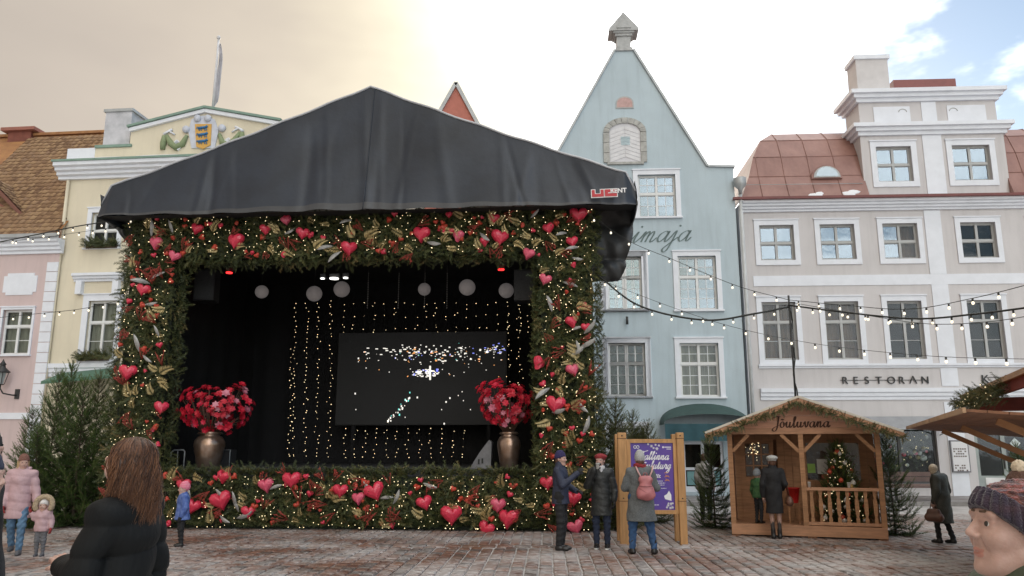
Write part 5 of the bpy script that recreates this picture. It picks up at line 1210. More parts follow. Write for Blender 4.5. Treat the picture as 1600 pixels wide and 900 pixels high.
# plank walls
def planks(a, b, x0, y0, ux, uy, z0, z1, w=.14, holes=()):
    n_ = int((b - a) / w)
    for i in range(n_):
        t0_, t1_ = a + (b - a) * i / n_, a + (b - a) * (i + 1) / n_ - .008; segs = [(z0, z1)]
        for h in holes:
            if h[0] < (t0_ + t1_) / 2 < h[1]: segs = [(z0, h[2]), (h[3], z1)]
        for za, zb_ in segs:
            if zb_ - za < .03: continue
            p0 = (x0 + ux * t0_, y0 + uy * t0_); p1 = (x0 + ux * t1_, y0 + uy * t1_); nx_, ny_ = -uy * .03, ux * .03; j = rs.uniform(-.002, .002)
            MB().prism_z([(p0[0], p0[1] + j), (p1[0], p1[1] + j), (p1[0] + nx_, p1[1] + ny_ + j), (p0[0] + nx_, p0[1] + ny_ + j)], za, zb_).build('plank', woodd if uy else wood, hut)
YB = 1.25
dX0, dX1 = PH.hit(1160, 760, YB)[0], PH.hit(1212, 760, YB)[0]; wX0, wX1 = PH.hit(1258, 740, YB)[0], PH.hit(1345, 740, YB)[0]
planks(.03, HWd - .03, 0, YB, 1, 0, FL, zb + .1, .15, ((dX0, dX1, FL, 2.03), (wX0, wX1, 1.15, 1.95)))
planks(.1, YB, .03, 0, 0, 1, FL, zb + .05); planks(.1, YB, HWd, 0, 0, 1, FL, zb + .05)
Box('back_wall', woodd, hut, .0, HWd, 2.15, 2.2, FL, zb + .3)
dr = MB(); dr.box(dX0, dX0 + .09, YB - .02, YB + .03, FL, 2.03); dr.box(dX1 - .09, dX1, YB - .02, YB + .03, FL, 2.03); dr.box(dX0 + .09, dX1 - .09, YB - .02, YB + .03, FL, 1.2); dr.box(dX0 + .09, dX1 - .09, YB - .02, YB + .03, 1.95, 2.03)
gw = (dX1 - dX0 - .18) / 3
for i in (1, 2): dr.box(dX0 + .09 + gw * i - .015, dX0 + .09 + gw * i + .015, YB - .01, YB + .02, 1.2, 1.95); dr.box(dX0 + .09, dX1 - .09, YB - .011, YB + .021, 1.2 + .25 * i - .015, 1.2 + .25 * i + .015)
do = dr.build('door', wood, hut)
for i in range(3):
    for j in range(3): Box('pane', gl_dark, do, dX0 + .09 + gw * i + .015, dX0 + .09 + gw * (i + 1) - .015, YB + .003, YB + .008, 1.2 + .25 * j + .015, 1.2 + .25 * (j + 1) - .015)
MB().tube([(dX1 - .05, YB - .02, 1.0), (dX1 - .05, YB - .08, 1.0), (dX1 - .14, YB - .08, 1.0)], .012, 6).build('handle', iron, do)
Box('window_glass', gl_dark, hut, wX0, wX1, YB + .01, YB + .016, 1.15, 1.95)
wb_ = MB(); wb_.box(wX0 - .04, wX0, YB - .02, YB + .03, 1.11, 1.99); wb_.box(wX1, wX1 + .04, YB - .02, YB + .03, 1.11, 1.99); wb_.box(wX0, wX1, YB - .02, YB + .03, 1.11, 1.15); wb_.box(wX0, wX1, YB - .02, YB + .03, 1.95, 1.99); wb_.build('window_frame', wood, hut)
for (x, z_, w_, h_, c_, nm) in ((.06, 1.3, .16, .2, (.30, .52, .12), 'green'), (.26, 1.28, .22, .32, (.62, .62, .6), 'white'), (.34, 1.17, .2, .1, (.48, .10, .08), 'red')):
    Box('notice', mat('paper_' + nm, c_, .7, .1, 12), hut, wX0 + x, wX0 + x + w_, YB + .002, YB + .006, z_, z_ + h_)
# railing
RX0, RX1 = xc + .05, HWd - .1
Box('hand_rail', woodh, hut, RX0, RX1, -.01, .09, .98, 1.04); Box('lower_rail', woodh, hut, RX0, RX1, .015, .075, FL + .02, FL + .08)
for i in range(8):
    x = RX0 + (RX1 - RX0) * (i + .5) / 8; w_ = .035
    MB().prism([(x - w_, FL + .08), (x + w_, FL + .08), (x + w_, .42), (x + w_ * .6, .47), (x + w_, .52), (x + w_ * 1.15, .65), (x + w_, .8), (x + w_ * .6, .85), (x + w_, .9), (x + w_, .98), (x - w_, .98), (x - w_, .9), (x - w_ * .6, .85), (x - w_, .8), (x - w_ * 1.15, .65), (x - w_, .52), (x - w_ * .6, .47), (x - w_, .42)], .03, .06).build('baluster', wood, hut)
# roof
eL = PH.hit(1099, 676, -.28); eR = PH.hit(1418, 679, -.28)
zE = zb - .02; xEL, xER = -.42, HWd + .42
for sg, xe in ((-1, xEL), (1, xER)):
    a_, b_ = (hx, zp + .06), (xe, zE); mbr = MB(); nn = 7
    for k in range(nn):                                      # roof boards, front to back
        pass
    ln = math.hypot(a_[0] - b_[0], a_[1] - b_[1]); ux_, uz_ = (b_[0] - a_[0]) / ln, (b_[1] - a_[1]) / ln
    for k in range(nn):
        t0_, t1_ = ln * k / nn, ln * (k + 1) / nn - .006; up_ = .035
        nx_, nz_ = (-uz_, ux_) if ux_ > 0 else (uz_, -ux_)
        MB().prism([(a_[0] + ux_ * t0_, a_[1] + uz_ * t0_), (a_[0] + ux_ * t1_, a_[1] + uz_ * t1_), (a_[0] + ux_ * t1_ + nx_ * up_ * (1 if nz_ > 0 else -1), a_[1] + uz_ * t1_ + abs(nz_) * up_), (a_[0] + ux_ * t0_ + nx_ * up_ * (1 if nz_ > 0 else -1), a_[1] + uz_ * t0_ + abs(nz_) * up_)], -.32, 2.5).build('roof_board', woodd, hut)
    MB().bar((a_[0], -.34, a_[1] + .05), (b_[0], -.34, b_[1] + .05), .03, .045).build('roof_edge', mat('edge_highlight2', (.62, .58, .50), .6, .1), hut)
    MB().bar((a_[0], -.33, a_[1] - .03), (b_[0], -.33, b_[1] - .03), .03, .1).build('barge_board', woodh, hut)
    MB().bar((a_[0], 1.08, a_[1] + .066), (b_[0], 1.08, b_[1] + .066), 2.7, .022).build('roof_felt', mat('roof_felt', (.10, .085, .075), .8, .2), hut)
# fir trim along the gable
n_ = 520; t = rng.uniform(0, 1, n_); sg = np.where(rng.random(n_) < .5, -1, 1)
P = np.stack([hx + sg * t * (hx + .42), -.36 + rng.normal(0, .03, n_), zp + .03 - t * (zp + .06 - zE) - rng.uniform(0, .10, n_)], 1); a = rng.uniform(0, 6.28, n_)
tag(scatter_sprigs(P, np.tile([0, -1., 0], (n_, 1)), np.stack([np.cos(a), -.5 + 0 * a, np.sin(a) - .35], 1), rng.uniform(.3, .6, n_), rng.uniform(.25, .95, n_), 'fir_trim', fir_m, hut), kind='stuff')
tx, tz = PH.hit(1207, 668, -.02)
script_text('lettering', 'Jõuluvana', .115, mat('burnt_letter', (.075, .03, .016), .7, .2), hut, (tx, -.018, tz), pen=.26, thin=.35, slant=.08, depth=.016, spread=1.15)
# decorated tree on the porch
def porch_tree():
    x, _ = PH.hit(1318, 800, .7); p = PH.o + PH.u * x + PH.n * .72; zt_ = PH.hit(1318, 692, .7)[1]; h = zt_ - FL
    o = empty('christmas_tree', (p[0], p[1], FL), .4); tag(o, 'decorated Christmas tree with lights and baubles on the hut porch', 'christmas tree')
    me, tm = spruce_meshes(h, .52, 17, spruce_m, 1.6, .02, 16); put('crown', me, None, o); put('trunk', tm, bark, o)
    r_ = random.Random(2); pts = []
    for k in range(150):
        z_ = h * (.05 + .92 * r_.random() ** 1.1); a = r_.uniform(0, 6.28); d_ = .50 * (1 - z_ / h) ** .75 * r_.uniform(.8, 1.1); pts.append((d_ * math.cos(a), d_ * math.sin(a), z_))
    tag(put('fairy_lights', bulbs_mesh(pts, .0085), warm, o), kind='stuff')
    bm_ = {}
    for nm, c_ in (('red', (.55, .08, .04)), ('white', (.72, .70, .66)), ('gold', (.55, .36, .12))):
        me = MB().lathe([(.001, -.035), (.025, -.025), (.035, 0), (.025, .025), (.006, .034), (.006, .045)], n=10).mesh('bauble'); me.materials.append(mat('bauble_' + nm, c_, .3, .05)); bm_[nm] = me
    for k in range(42):
        z_ = h * (.06 + .85 * r_.random() ** 1.2); a = r_.uniform(2.6, 6.8); d_ = .50 * (1 - z_ / h) ** .75; s_ = r_.uniform(.8, 1.6); put('bauble', bm_[r_.choice(('red', 'white', 'gold', 'white'))], None, o, (d_ * math.cos(a), d_ * math.sin(a), z_), None, (s_,) * 3)
porch_tree()
# fairy-light bunch glowing behind the door glass
p = [(PH.hit(1178 + rs.gauss(0, 6), 702 + rs.gauss(0, 7), YB - .01)) for _ in range(34)]
o = empty('door_lights', PH.o + PH.n * (YB - .02), -PH.yaw); tag(o, 'cluster of tiny warm lights on the hut door panes', 'fairy lights')
tag(put('bulbs', bulbs_mesh([(x, 0, z_) for x, z_ in p], .008), warm, o), kind='stuff')
# red bucket-shaped letter box on the hut
x, z_ = PH.hit(1240, 787, .35)
o = empty('red_bucket', PH.o + PH.u * x + PH.n * .62 + np.array([0, 0, z_]), -PH.yaw); tag(o, 'bright red bucket on the hut porch beside the middle post', 'bucket')
MB().lathe([(.09, 0), (.095, .01), (.14, .3), (.15, .3), (.15, .32), (.13, .32), (.085, .02)], n=20).build('body', mat('red_plastic', (.55, .02, .02), .35, .05), o); MB().tube([(-.14, 0, .31), (-.1, -.02, .2), (.0, -.1, .16), (.1, -.02, .2), (.14, 0, .31)], .006, 5).build('handle', lead, o)
o2 = empty('bucket_stand', PH.o + PH.u * x + PH.n * .62 + np.array([0, 0, FL]), -PH.yaw); tag(o2, 'small wooden stand under the red bucket on the hut porch', 'stand'); MB().box(-.13, .13, -.13, .13, z_ - FL - .03, z_ - FL - .001).build('top', wood, o2)
for sx_ in (-.1, .1):
    for sy_ in (-.1, .1): Box('leg', wood, o2, sx_ - .02, sx_ + .02, sy_ - .02, sy_ + .02, 0, z_ - FL - .03)
for i, (px_, lab) in enumerate(((1265, 'near the middle post'), (1327, 'in front of the Christmas tree'))):
    x, z_ = PH.hit(px_, 765, .04); o = empty('paper_cup', PH.o + PH.u * x + PH.n * .04 + np.array([0, 0, 1.04]), 0); tag(o, 'white paper cup on the hut railing ' + lab, 'cup', 'cups on the hut railing'); MB().lathe([(.026, 0), (.036, .1), (.038, .1), (.038, .108), (.033, .105)], n=14).build('body', mat('cup_white', (.72, .72, .70), .6, .03), o)
# mast on the hut for the light strings
mx_, _ = PH.hit(1243, 620, .2); mp_ = PH.o + PH.u * mx_ + PH.n * .2; mz = PH.hit(1243, 461, .2)[1]
mast = empty('light_mast', (mp_[0], mp_[1], zp - .05)); tag(mast, 'thin dark mast rising from the hut ridge holding light strings', 'mast'); MB().tube([(0, 0, 0), (0, 0, mz - zp + .05)], .022, 8).build('pole', iron, mast)
MB().tube([(.02 + .03 * math.sin(k * 1.3), .02 * math.cos(k * 1.3), (mz - zp) * k / 14) for k in range(15)], .016, 5).build('cable', wire_m, mast)
mast_top = np.array([mp_[0], mp_[1], mz - .1])

# ================================================================ notice board
PN = PL(1018, 16.1, 2)
nb = tag(empty('notice_board', PN.o, -PN.yaw), 'tall timber notice board holding a purple Christmas market poster', 'notice board')
oak = mat('oak_post', (.46, .25, .10), .6, .18, 2.5, .2, 30, stretch=(8, 8, 1))
zt_ = PN.hit(1018, 676)[1]
for px0, px1 in ((966.5, 980), (1059, 1070.5)):
    a, b = PN.hit(px0, 760)[0], PN.hit(px1, 760)[0]; Box('post', oak, nb, a, b, -.08, .06, 0, zt_, .012)
    for z_ in (.82, zt_ - .12): MB().box(a - .004, b + .004, -.085, .065, z_, z_ + .012).build('groove', mat('groove_dark', (.12, .06, .03), .8), nb); MB().tube([((a + b) / 2, -.09, z_ + .06), ((a + b) / 2, -.07, z_ + .06)], .014, 8).build('bolt', iron, nb)
    Box('post', oak, nb, a, b, .52, .64, 0, zt_ - .02, .012)
fr = PN.rect(980, 686, 1059, 803)
fmb = MB(); fw_ = .075; fmb.box(fr[0], fr[1], -.03, .03, fr[3] - fw_, fr[3]); fmb.box(fr[0], fr[1], -.03, .03, fr[2], fr[2] + fw_); fmb.box(fr[0] + .001, fr[0] + fw_, -.035, .035, fr[2] + .001, fr[3] - .001); fmb.box(fr[1] - fw_, fr[1] - .001, -.035, .035, fr[2] + .001, fr[3] - .001); fmb.build('frame', oak, nb)
px0, px1, pz0, pz1 = fr[0] + fw_ + .012, fr[1] - fw_ - .012, fr[2] + fw_ + .012, fr[3] - fw_ - .012
pst = Box('poster', mat('poster_purple', (.055, .03, .27), .4, .35, 1.6, col2=(.10, .03, .30)), nb, px0 - .012, px1 + .012, .0, .02, pz0 - .012, pz1 + .012)
pw_, ph_ = px1 - px0, pz1 - pz0; pt = mat('poster_white', (.80, .80, .84), .5, .02); por = mat('poster_orange', (.62, .24, .06), .5, .1)
def pp(x, z_): return (px0 + x * pw_, -.004, pz1 - z_ * ph_)
script_text('title', 'Tallinna', .082, pt, pst, pp(.18, .245), pen=.26, thin=.5, slant=.3, depth=.003, spread=1.0, rise=-.01)
script_text('title', 'Jõuluturg', .082, pt, pst, pp(.16, .385), pen=.26, thin=.5, slant=.3, depth=.003, spread=.95, rise=-.01)
tb = MB()
for z_, x0_, x1_ in ((.47, .50, .66), (.485, .45, .7), (.50, .5, .68), (.515, .48, .7), (.57, .6, .74), (.60, .62, .8), (.63, .6, .78), (.68, .7, .82), (.93, .45, .64)):
    x = x0_
    while x < x1_:
        w_ = rs.uniform(.02, .06); tb.box(pp(x, 0)[0], pp(min(x + w_, x1_), 0)[0], -.004, -.001, pp(0, z_ + .009)[2], pp(0, z_)[2]); x += w_ + .012
tb.build('small_print', pt, pst)
st_ = MB()
for (x, z_, r_) in ((.5, .03, .028), (.55, .06, .02), (.63, .07, .034), (.68, .02, .02), (.6, .01, .02), (.42, .0, .02), (.92, .91, .032), (.85, .93, .028), (.95, .96, .03), (.9, .97, .025), (.96, .9, .02), (.82, .96, .02), (.86, .9, .016)):
    c_ = pp(x, z_ + .01)
    for k in range(3):
        a = k * math.pi / 3; st_.bar((c_[0] - r_ * math.cos(a), -.003, c_[2] - r_ * math.sin(a)), (c_[0] + r_ * math.cos(a), -.003, c_[2] + r_ * math.sin(a)), .004, .010)
    st_.tube([(c_[0], -.005, c_[2]), (c_[0], 0, c_[2])], r_ * .55, 8)
st_.build('snowflakes', pt, pst)
c_ = pp(.1, .055); MB().tube([(c_[0] + .026 * math.cos(a), -.003, c_[2] + .026 * math.sin(a)) for a in [2 * math.pi * k / 14 for k in range(15)]], .007, 5).tube([(c_[0] + .055 + .026 * math.cos(a), -.003, c_[2] + .026 * math.sin(a)) for a in [2 * math.pi * k / 14 for k in range(15)]], .007, 5).build('emblem', pt, pst)
MB().box(pp(.76, 0)[0], pp(.8, 0)[0], -.004, -.001, pp(0, .07)[2], pp(0, .045)[2]).box(pp(.81, 0)[0], pp(.97, 0)[0], -.004, -.001, pp(0, .062)[2], pp(0, .05)[2]).box(pp(.86, 0)[0], pp(.97, 0)[0], -.004, -.001, pp(0, .09)[2], pp(0, .08)[2]).build('sponsor_mark', pt, pst)
c_ = pp(.86, .8); MB().prism([(c_[0] - .06, c_[2] - .06), (c_[0] + .06, c_[2] - .09), (c_[0] + .06, c_[2] + .02), (c_[0] + .02, c_[2] + .1), (c_[0] - .02, c_[2] + .04), (c_[0] - .08, c_[2])], -.004, -.001).build('heart_print', pt, pst)
sw = MB()
for k in range(5): c_ = pp(.84 + .02 * (k % 2), .46 + .03 * k); sw.bar((c_[0] - .04, -.003, c_[2] + .01), (c_[0] + .04, -.003, c_[2] + .03 * (-1) ** k), .004, .012)
sw.build('ornament_print', por, pst)

# ================================================================ market stall at the right edge
e1_ = np.array([7.66, 15.7]); e2_ = np.array([4.6, 8.0]); dv = e2_ - e1_; Ls = np.linalg.norm(dv); yawS = math.atan2(dv[1], dv[0])
stl = empty('market_stall', (e1_[0], e1_[1], 0), yawS); tag(stl, 'brown wooden market stall with raised flap awnings and red roof', 'market stall')
# local x runs along the stall towards the camera, local y away from the square (+y is to the right)
stw = mat('stall_wood', (.20, .085, .04), .65, .25, 2.5, .2, 30, stretch=(1, 6, 6)); stl_l = mat('stall_edge', (.42, .26, .15), .6, .2, 3)
nf = 10
for k in range(nf):
    y0_, y1_ = 2.0 * k / nf, 2.0 * (k + 1) / nf - .008; z0_, z1_ = 2.20 - .18 * k / nf, 2.20 - .18 * (k + 1) / nf
    MB().add([(0, y0_, z0_), (3.9, y0_, z0_), (3.9, y1_, z1_), (0, y1_, z1_), (0, y0_, z0_ + .03), (3.9, y0_, z0_ + .03), (3.9, y1_, z1_ + .03), (0, y1_, z1_ + .03)], [(3, 2, 1, 0), (4, 5, 6, 7), (0, 1, 5, 4), (1, 2, 6, 5), (2, 3, 7, 6), (3, 0, 4, 7)]).build('flap_board', stw, stl)
    MB().add([(4.0, y0_, z0_), (7.6, y0_, z0_), (7.6, y1_, z1_), (4.0, y1_, z1_), (4.0, y0_, z0_ + .03), (7.6, y0_, z0_ + .03), (7.6, y1_, z1_ + .03), (4.0, y1_, z1_ + .03)], [(3, 2, 1, 0), (4, 5, 6, 7), (0, 1, 5, 4), (1, 2, 6, 5), (2, 3, 7, 6), (3, 0, 4, 7)]).build('flap_board', stw, stl)
Box('flap_edge', stl_l, stl, -.01, 3.92, -.035, -.002, 2.19, 2.245); Box('flap_edge', stl_l, stl, 3.98, 7.6, -.035, -.002, 2.19, 2.245)
Box('front_wall', stw, stl, 0, 7.6, 2.0, 2.06, 0, 1.05); Box('counter', stl_l, stl, 0, 7.6, 1.7, 2.06, 1.051, 1.1); Box('end_wall', stw, stl, -.06, 0, 2.0, 4.6, 0, 2.6); Box('rear_wall', stw, stl, 0, 7.6, 4.55, 4.6, 0, 2.4)
for x in (.05, 3.9, 7.5): Box('post', stl_l, stl, x, x + .1, 2.0, 2.12, 1.1, 2.5)
for x in (1.2, 3.6, 6.5): MB().bar((x, .45, 2.13), (x, 2.0, 1.35), .06, .08).build('flap_strut', mat('strut_wood', (.36, .17, .07), .6, .2), stl)
redr = mat('red_roofing', (.24, .045, .03), .6, .2, 3)
MB().add([(.2, .95, 2.78), (8, .95, 2.78), (8, 3.3, 3.75), (.2, 3.3, 3.75), (.2, 5.6, 2.78), (8, 5.6, 2.78)], [(0, 1, 2, 3), (3, 2, 5, 4)]).build('roof', redr, stl)
MB().bar((.2, .94, 2.77), (8, .94, 2.77), .05, .07).bar((.17, .94, 2.76), (.17, 3.3, 3.76), .05, .07).build('roof_edge', stl_l, stl)
MB().box(.25, 8, 1.0, 1.05, 2.6, 2.75).box(.25, .3, 1.05, 3.2, 2.5, 2.75).build('fascia', redr, stl)
n_ = 420; P = np.stack([rng.uniform(.1, 4.5, n_), .92 + rng.normal(0, .05, n_), 2.62 + rng.normal(0, .07, n_)], 1); a = rng.uniform(0, 6.28, n_)
tag(scatter_sprigs(P, np.tile([0, -1., 0], (n_, 1)), np.stack([np.cos(a), -.6 + 0 * a, np.sin(a) - .2], 1), rng.uniform(.5, .8, n_), rng.uniform(.25, .85, n_), 'fir_trim', fir_m, stl), kind='stuff')
tag(put('fairy_lights', bulbs_mesh([(rs.uniform(.1, 4), .84, 2.62 + rs.gauss(0, .06)) for _ in range(30)], .012), warm, stl), kind='stuff')
# second hut roof tip beyond
# bench by the shop
p = at(1434, 770, 27.9); bn = empty('bench', (p[0], p[1], .12), -PG.yaw); tag(bn, 'brown wooden bench below the restaurant window', 'bench')
bw = mat('bench_wood', (.13, .085, .075), .7, .2, 4)
for k in range(3): Box('seat_slat', bw, bn, -.95, .95, -.25 + k * .17, -.1 + k * .17, .43, .47)
for k in range(2): Box('back_slat', bw, bn, -.95, .95, .3, .33, .62 + k * .17, .77 + k * .17)
for x in (-.8, .8): MB().box(x - .03, x + .03, -.22, -.16, 0, .43).box(x - .03, x + .03, .26, .3, 0, .95).build('leg', iron, bn)
# fir garland and baubles inside the restaurant window
wgx0, wgx1 = shopG[0] + .2, shopG[1] - .2; wgo = empty('window_garland', PG.o + PG.n * .45, -PG.yaw); tag(wgo, 'fir garland with baubles and lights inside the restaurant window', 'garland')
n_ = 900; P = np.stack([rng.uniform(wgx0, wgx1, n_), rng.uniform(-.1, .15, n_), rng.uniform(1.25, 2.5, n_)], 1); P[:, 2] = np.where(rng.random(n_) < .55, 1.75 + .75 * rng.random(n_) ** .5, P[:, 2]); a = rng.uniform(0, 6.28, n_)
tag(scatter_sprigs(P, np.tile([0, -1., 0], (n_, 1)), np.stack([np.cos(a), -.3 + 0 * a, np.sin(a) - .5], 1), rng.uniform(.8, 1.4, n_), rng.uniform(.1, .6, n_), 'fir_greenery', fir_m, wgo), kind='stuff')
for k in range(36):
    me_ = MATS['heart_red'] if k % 3 == 0 else gold_m if k % 3 == 1 else MATS['bauble_white']; r2_ = rs.uniform(.05, .1)
    MB().lathe([(r2_ * math.sin(math.pi * j / 8) + .001, -r2_ * math.cos(math.pi * j / 8)) for j in range(9)], n=10).build('bauble', me_, wgo, loc=(rs.uniform(wgx0, wgx1), -.12, rs.uniform(1.2, 2.4)))
tag(put('fairy_lights', bulbs_mesh([(rs.uniform(wgx0, wgx1), -.16, rs.uniform(1.2, 2.5)) for _ in range(60)], .016), warm, wgo), kind='stuff')
# ================================================================ strings of lights
bulb_on = mat('bulb_lit', (1, .90, .70), .4, .01, emit=.34)
bme = MB().lathe([(.001, -.058), (.014, -.054), (.024, -.038), (.022, -.016), (.012, 0)], n=10).mesh('bulb'); bme.materials.append(bulb_on)
sme = MB().lathe([(.014, 0), (.017, .004), (.017, .05), (.008, .055)], n=8).mesh('socket'); sme.materials.append(iron)
def light_string(pts, step, r_, label):
    q = catmull(pts, 14); o = empty('light_string', q[0]); tag(o, label, 'light string', 'strings of bulbs over the square'); o0 = q[0]; q = [p - o0 for p in q]
    MB().tube([tuple(p) for p in q], r_, 5).build('cable', wire_m, o); acc = step * .5
    for a, b in zip(q[:-1], q[1:]):
        d_ = np.linalg.norm(b - a)
        while acc < d_:
            p = a + (b - a) * acc / d_; s_ = put('socket', sme, None, o, (p[0], p[1], p[2] - r_ - .045)); put('bulb', bme, None, s_); acc += step
        acc -= d_
def ap(*l): return [at(x, y, Y) for x, y, Y in l]
mt = mast_top
light_string(ap((934, 430, 18.4), (1000, 478, 18), (1100, 500, 17.6), (1180, 490, 17.3)) + [mt - [0, 0, .15]], .45, .022, 'thick sagging cable of bulbs from the stage to the mast')
light_string(ap((915, 330, 18), (980, 375, 17.8), (1050, 405, 17.6), (1150, 446, 17.3)) + [mt], .5, .007, 'thin string of bulbs from the stage roof down to the mast')
light_string(ap((945, 440, 18.4), (1050, 480, 18), (1150, 512, 17), (1280, 538, 15.5), (1450, 556, 13.5), (1640, 562, 11.5)), .55, .005, 'lowest thin string of bulbs crossing below the mast top')
light_string([mt - [0, 0, .12]] + ap((1320, 488, 16), (1430, 498, 14.8), (1530, 490, 13.4), (1640, 476, 12)), .45, .018, 'thick cable of bulbs from the mast to the right edge')
light_string([mt] + ap((1320, 477, 16), (1420, 483, 14.5), (1520, 466, 13), (1640, 436, 11.5)), .55, .007, 'upper thin string of bulbs rising to the right of the mast')
light_string([mt - [0, 0, .05]] + ap((1350, 492, 15.5), (1450, 506, 14), (1550, 502, 12.5), (1650, 486, 11)), .6, .006, 'thin string of bulbs just below the thick right-hand cable')
light_string(ap((-40, 386, 21), (60, 366, 20.5), (130, 352, 20), (215, 340, 19.3)), .5, .016, 'upper cable of bulbs from the left edge to the stage roof')
light_string(ap((-40, 383, 23), (60, 372, 22), (130, 362, 21), (200, 352, 19.6)), .7, .006, 'thin string of bulbs under the upper left cable')
light_string(ap((-40, 500, 21), (60, 490, 20.5), (130, 482, 20), (200, 466, 19.4)), .5, .007, 'lower left string of bulbs passing the yellow house windows')
# ================================================================ people
# a body is a blended distance field of tapered limbs, turned into one continuous surface
def cap(a, b, ra, rb=None, m=0, k=.02, sy=1.0, op='+'): return ('c', np.array(a, float), np.array(b, float), ra, ra if rb is None else rb, m, k, sy, op)
def ell(c, r, m=0, k=.015, op='+', rot=None): return ('e', np.array(c, float), np.array(r if hasattr(r, '__len__') else (r, r, r), float), rot, None, m, k, 1.0, op)
def pdist(p, P):
    if p[0] == 'c':
        a, b = p[1], p[2]; Q = P - a; ba = b - a
        if p[7] != 1.0: Q = Q * np.array([1, p[7], 1], np.float32)
        t = np.clip(Q @ ba / (ba @ ba + 1e-12), 0, 1); return np.linalg.norm(Q - t[:, None] * ba, axis=1) - (p[3] + (p[4] - p[3]) * t)
    Q = P - p[1]
    if p[3] is not None: Q = Q @ p[3]
    k0 = np.linalg.norm(Q / p[2], axis=1); k1 = np.linalg.norm(Q / (p[2] ** 2), axis=1) + 1e-9; return k0 * (k0 - 1) / k1
def field(prims, P):
    d = None
    for p in prims:
        e_ = pdist(p, P).astype(np.float32); k = p[6]
        if d is None: d = e_; continue
        if p[8] == '+': h = np.clip(.5 + .5 * (d - e_) / k, 0, 1); d = d * (1 - h) + e_ * h - k * h * (1 - h)
        else: h = np.clip(.5 - .5 * (d + e_) / k, 0, 1); d = d * (1 - h) - e_ * h + k * h * (1 - h)
    return d
def sdf_mesh(prims, res, cuts=(), disp=None, pad=.03):
    lo = np.full(3, 1e9); hi = -lo
    for p in prims:
        if p[8] != '+': continue
        if p[0] == 'c': r_ = max(p[3], p[4]); pts = [(p[1], r_), (p[2], r_)]
        else: pts = [(p[1], max(p[2]) if p[3] is not None else p[2])]
        for c_, r_ in pts: lo = np.minimum(lo, c_ - r_); hi = np.maximum(hi, c_ + r_)
    for n_, dd in cuts:                                        # trim the box by axis-aligned cuts
        for ax_ in range(3):
            if n_[ax_] == -1: lo[ax_] = max(lo[ax_], -dd - .02)
    lo -= pad; hi += pad; n = np.maximum(4, np.ceil((hi - lo) / res).astype(int) + 1)
    ax_ = [lo[i] + res * np.arange(n[i]) for i in range(3)]; G = np.stack(np.meshgrid(*ax_, indexing='ij'), -1).reshape(-1, 3).astype(np.float32)
    def f(P):
        d = field(prims, P)
        if disp is not None: d = d - disp(P)
        for n_, dd in cuts: d = np.maximum(d, P @ np.array(n_, np.float32) - dd)
        return d
    V = f(G).reshape(n); s = V < 0
    c8 = [(i, j, k) for i in (0, 1) for j in (0, 1) for k in (0, 1)]
    def sub(A, o): return A[o[0]:n[0] - 1 + o[0], o[1]:n[1] - 1 + o[1], o[2]:n[2] - 1 + o[2]]
    cnt = sum(sub(s, o).astype(np.int8) for o in c8); act = (cnt > 0) & (cnt < 8); idx = np.full(act.shape, -1, np.int64); ids = np.argwhere(act); idx[act] = np.arange(len(ids))
    acc = np.zeros((len(ids), 3)); w = np.zeros(len(ids))
    vals = {o: sub(V, o)[act] for o in c8}
    for a in c8:
        for d_ in range(3):
            if a[d_]: continue
            b = list(a); b[d_] = 1; b = tuple(b); va, vb = vals[a], vals[b]; m = (va < 0) != (vb < 0)
            t = np.where(m, va / np.where(m, va - vb, 1), 0); p = np.tile(np.array(a, float), (len(ids), 1)); p[:, d_] = t; acc += p * m[:, None]; w += m
    vert = lo + (ids + acc / w[:, None]) * res
    F_ = []
    for d_ in range(3):
        u, v = (d_ + 1) % 3, (d_ + 2) % 3; sl0 = [slice(None)] * 3; sl1 = [slice(None)] * 3; sl0[d_] = slice(0, n[d_] - 1); sl1[d_] = slice(1, n[d_])
        A, B = s[tuple(sl0)], s[tuple(sl1)]; E = np.argwhere(A != B); E = E[(E[:, u] > 0) & (E[:, v] > 0) & (E[:, u] < n[u] - 1) & (E[:, v] < n[v] - 1)]
        if not len(E): continue
        inside = A[E[:, 0], E[:, 1], E[:, 2]]
        def cell(du, dv): q_ = E.copy(); q_[:, u] += du; q_[:, v] += dv; return idx[q_[:, 0], q_[:, 1], q_[:, 2]]
        Q = np.stack([cell(-1, -1), cell(0, -1), cell(0, 0), cell(-1, 0)], 1); Q[~inside] = Q[~inside][:, ::-1]; F_.append(Q[(Q >= 0).all(1)])
    F_ = np.concatenate(F_); C = vert[F_].mean(1)
    pos = [p for p in prims if p[8] == '+']; ms = np.array([p[5] for p in pos])
    mi = ms[np.argmin(np.stack([pdist(p, C.astype(np.float32)) for p in pos]), 0)] if ms.max() > 0 else np.zeros(len(C), int)
    return vert, F_, mi
def join_np(parts):
    V, F_, M_ = [], [], []; o = 0
    for v, f, m in parts: V.append(v); F_.append(f + o); M_.append(m); o += len(v)
    return np.concatenate(V), np.concatenate(F_), np.concatenate(M_)
def cloth(name, m, parent, prims, res, cuts=(), disp=None):
    v, f, mi = sdf_mesh(prims, res, cuts, disp); ms = m if isinstance(m, (list, tuple)) else [m]
    return put(name, mesh_np(name, v, f, list(ms), mi if len(ms) > 1 else None, True), None, parent)
skin = mat('skin', (.42, .255, .205), .5, .1, 30, .12, 150, col2=(.49, .315, .26), sss=.15); lips_m = mat('lips', (.43, .19, .145), .45, .1); eye_w = mat('eye_white', (.62, .60, .57), .25, .03); eye_d = mat('eye_dark', (.035, .025, .02), .2, .05); brow_m = mat('brow', (.10, .06, .035), .8, .2)
FACE = [skin, lips_m, eye_w, eye_d, brow_m]
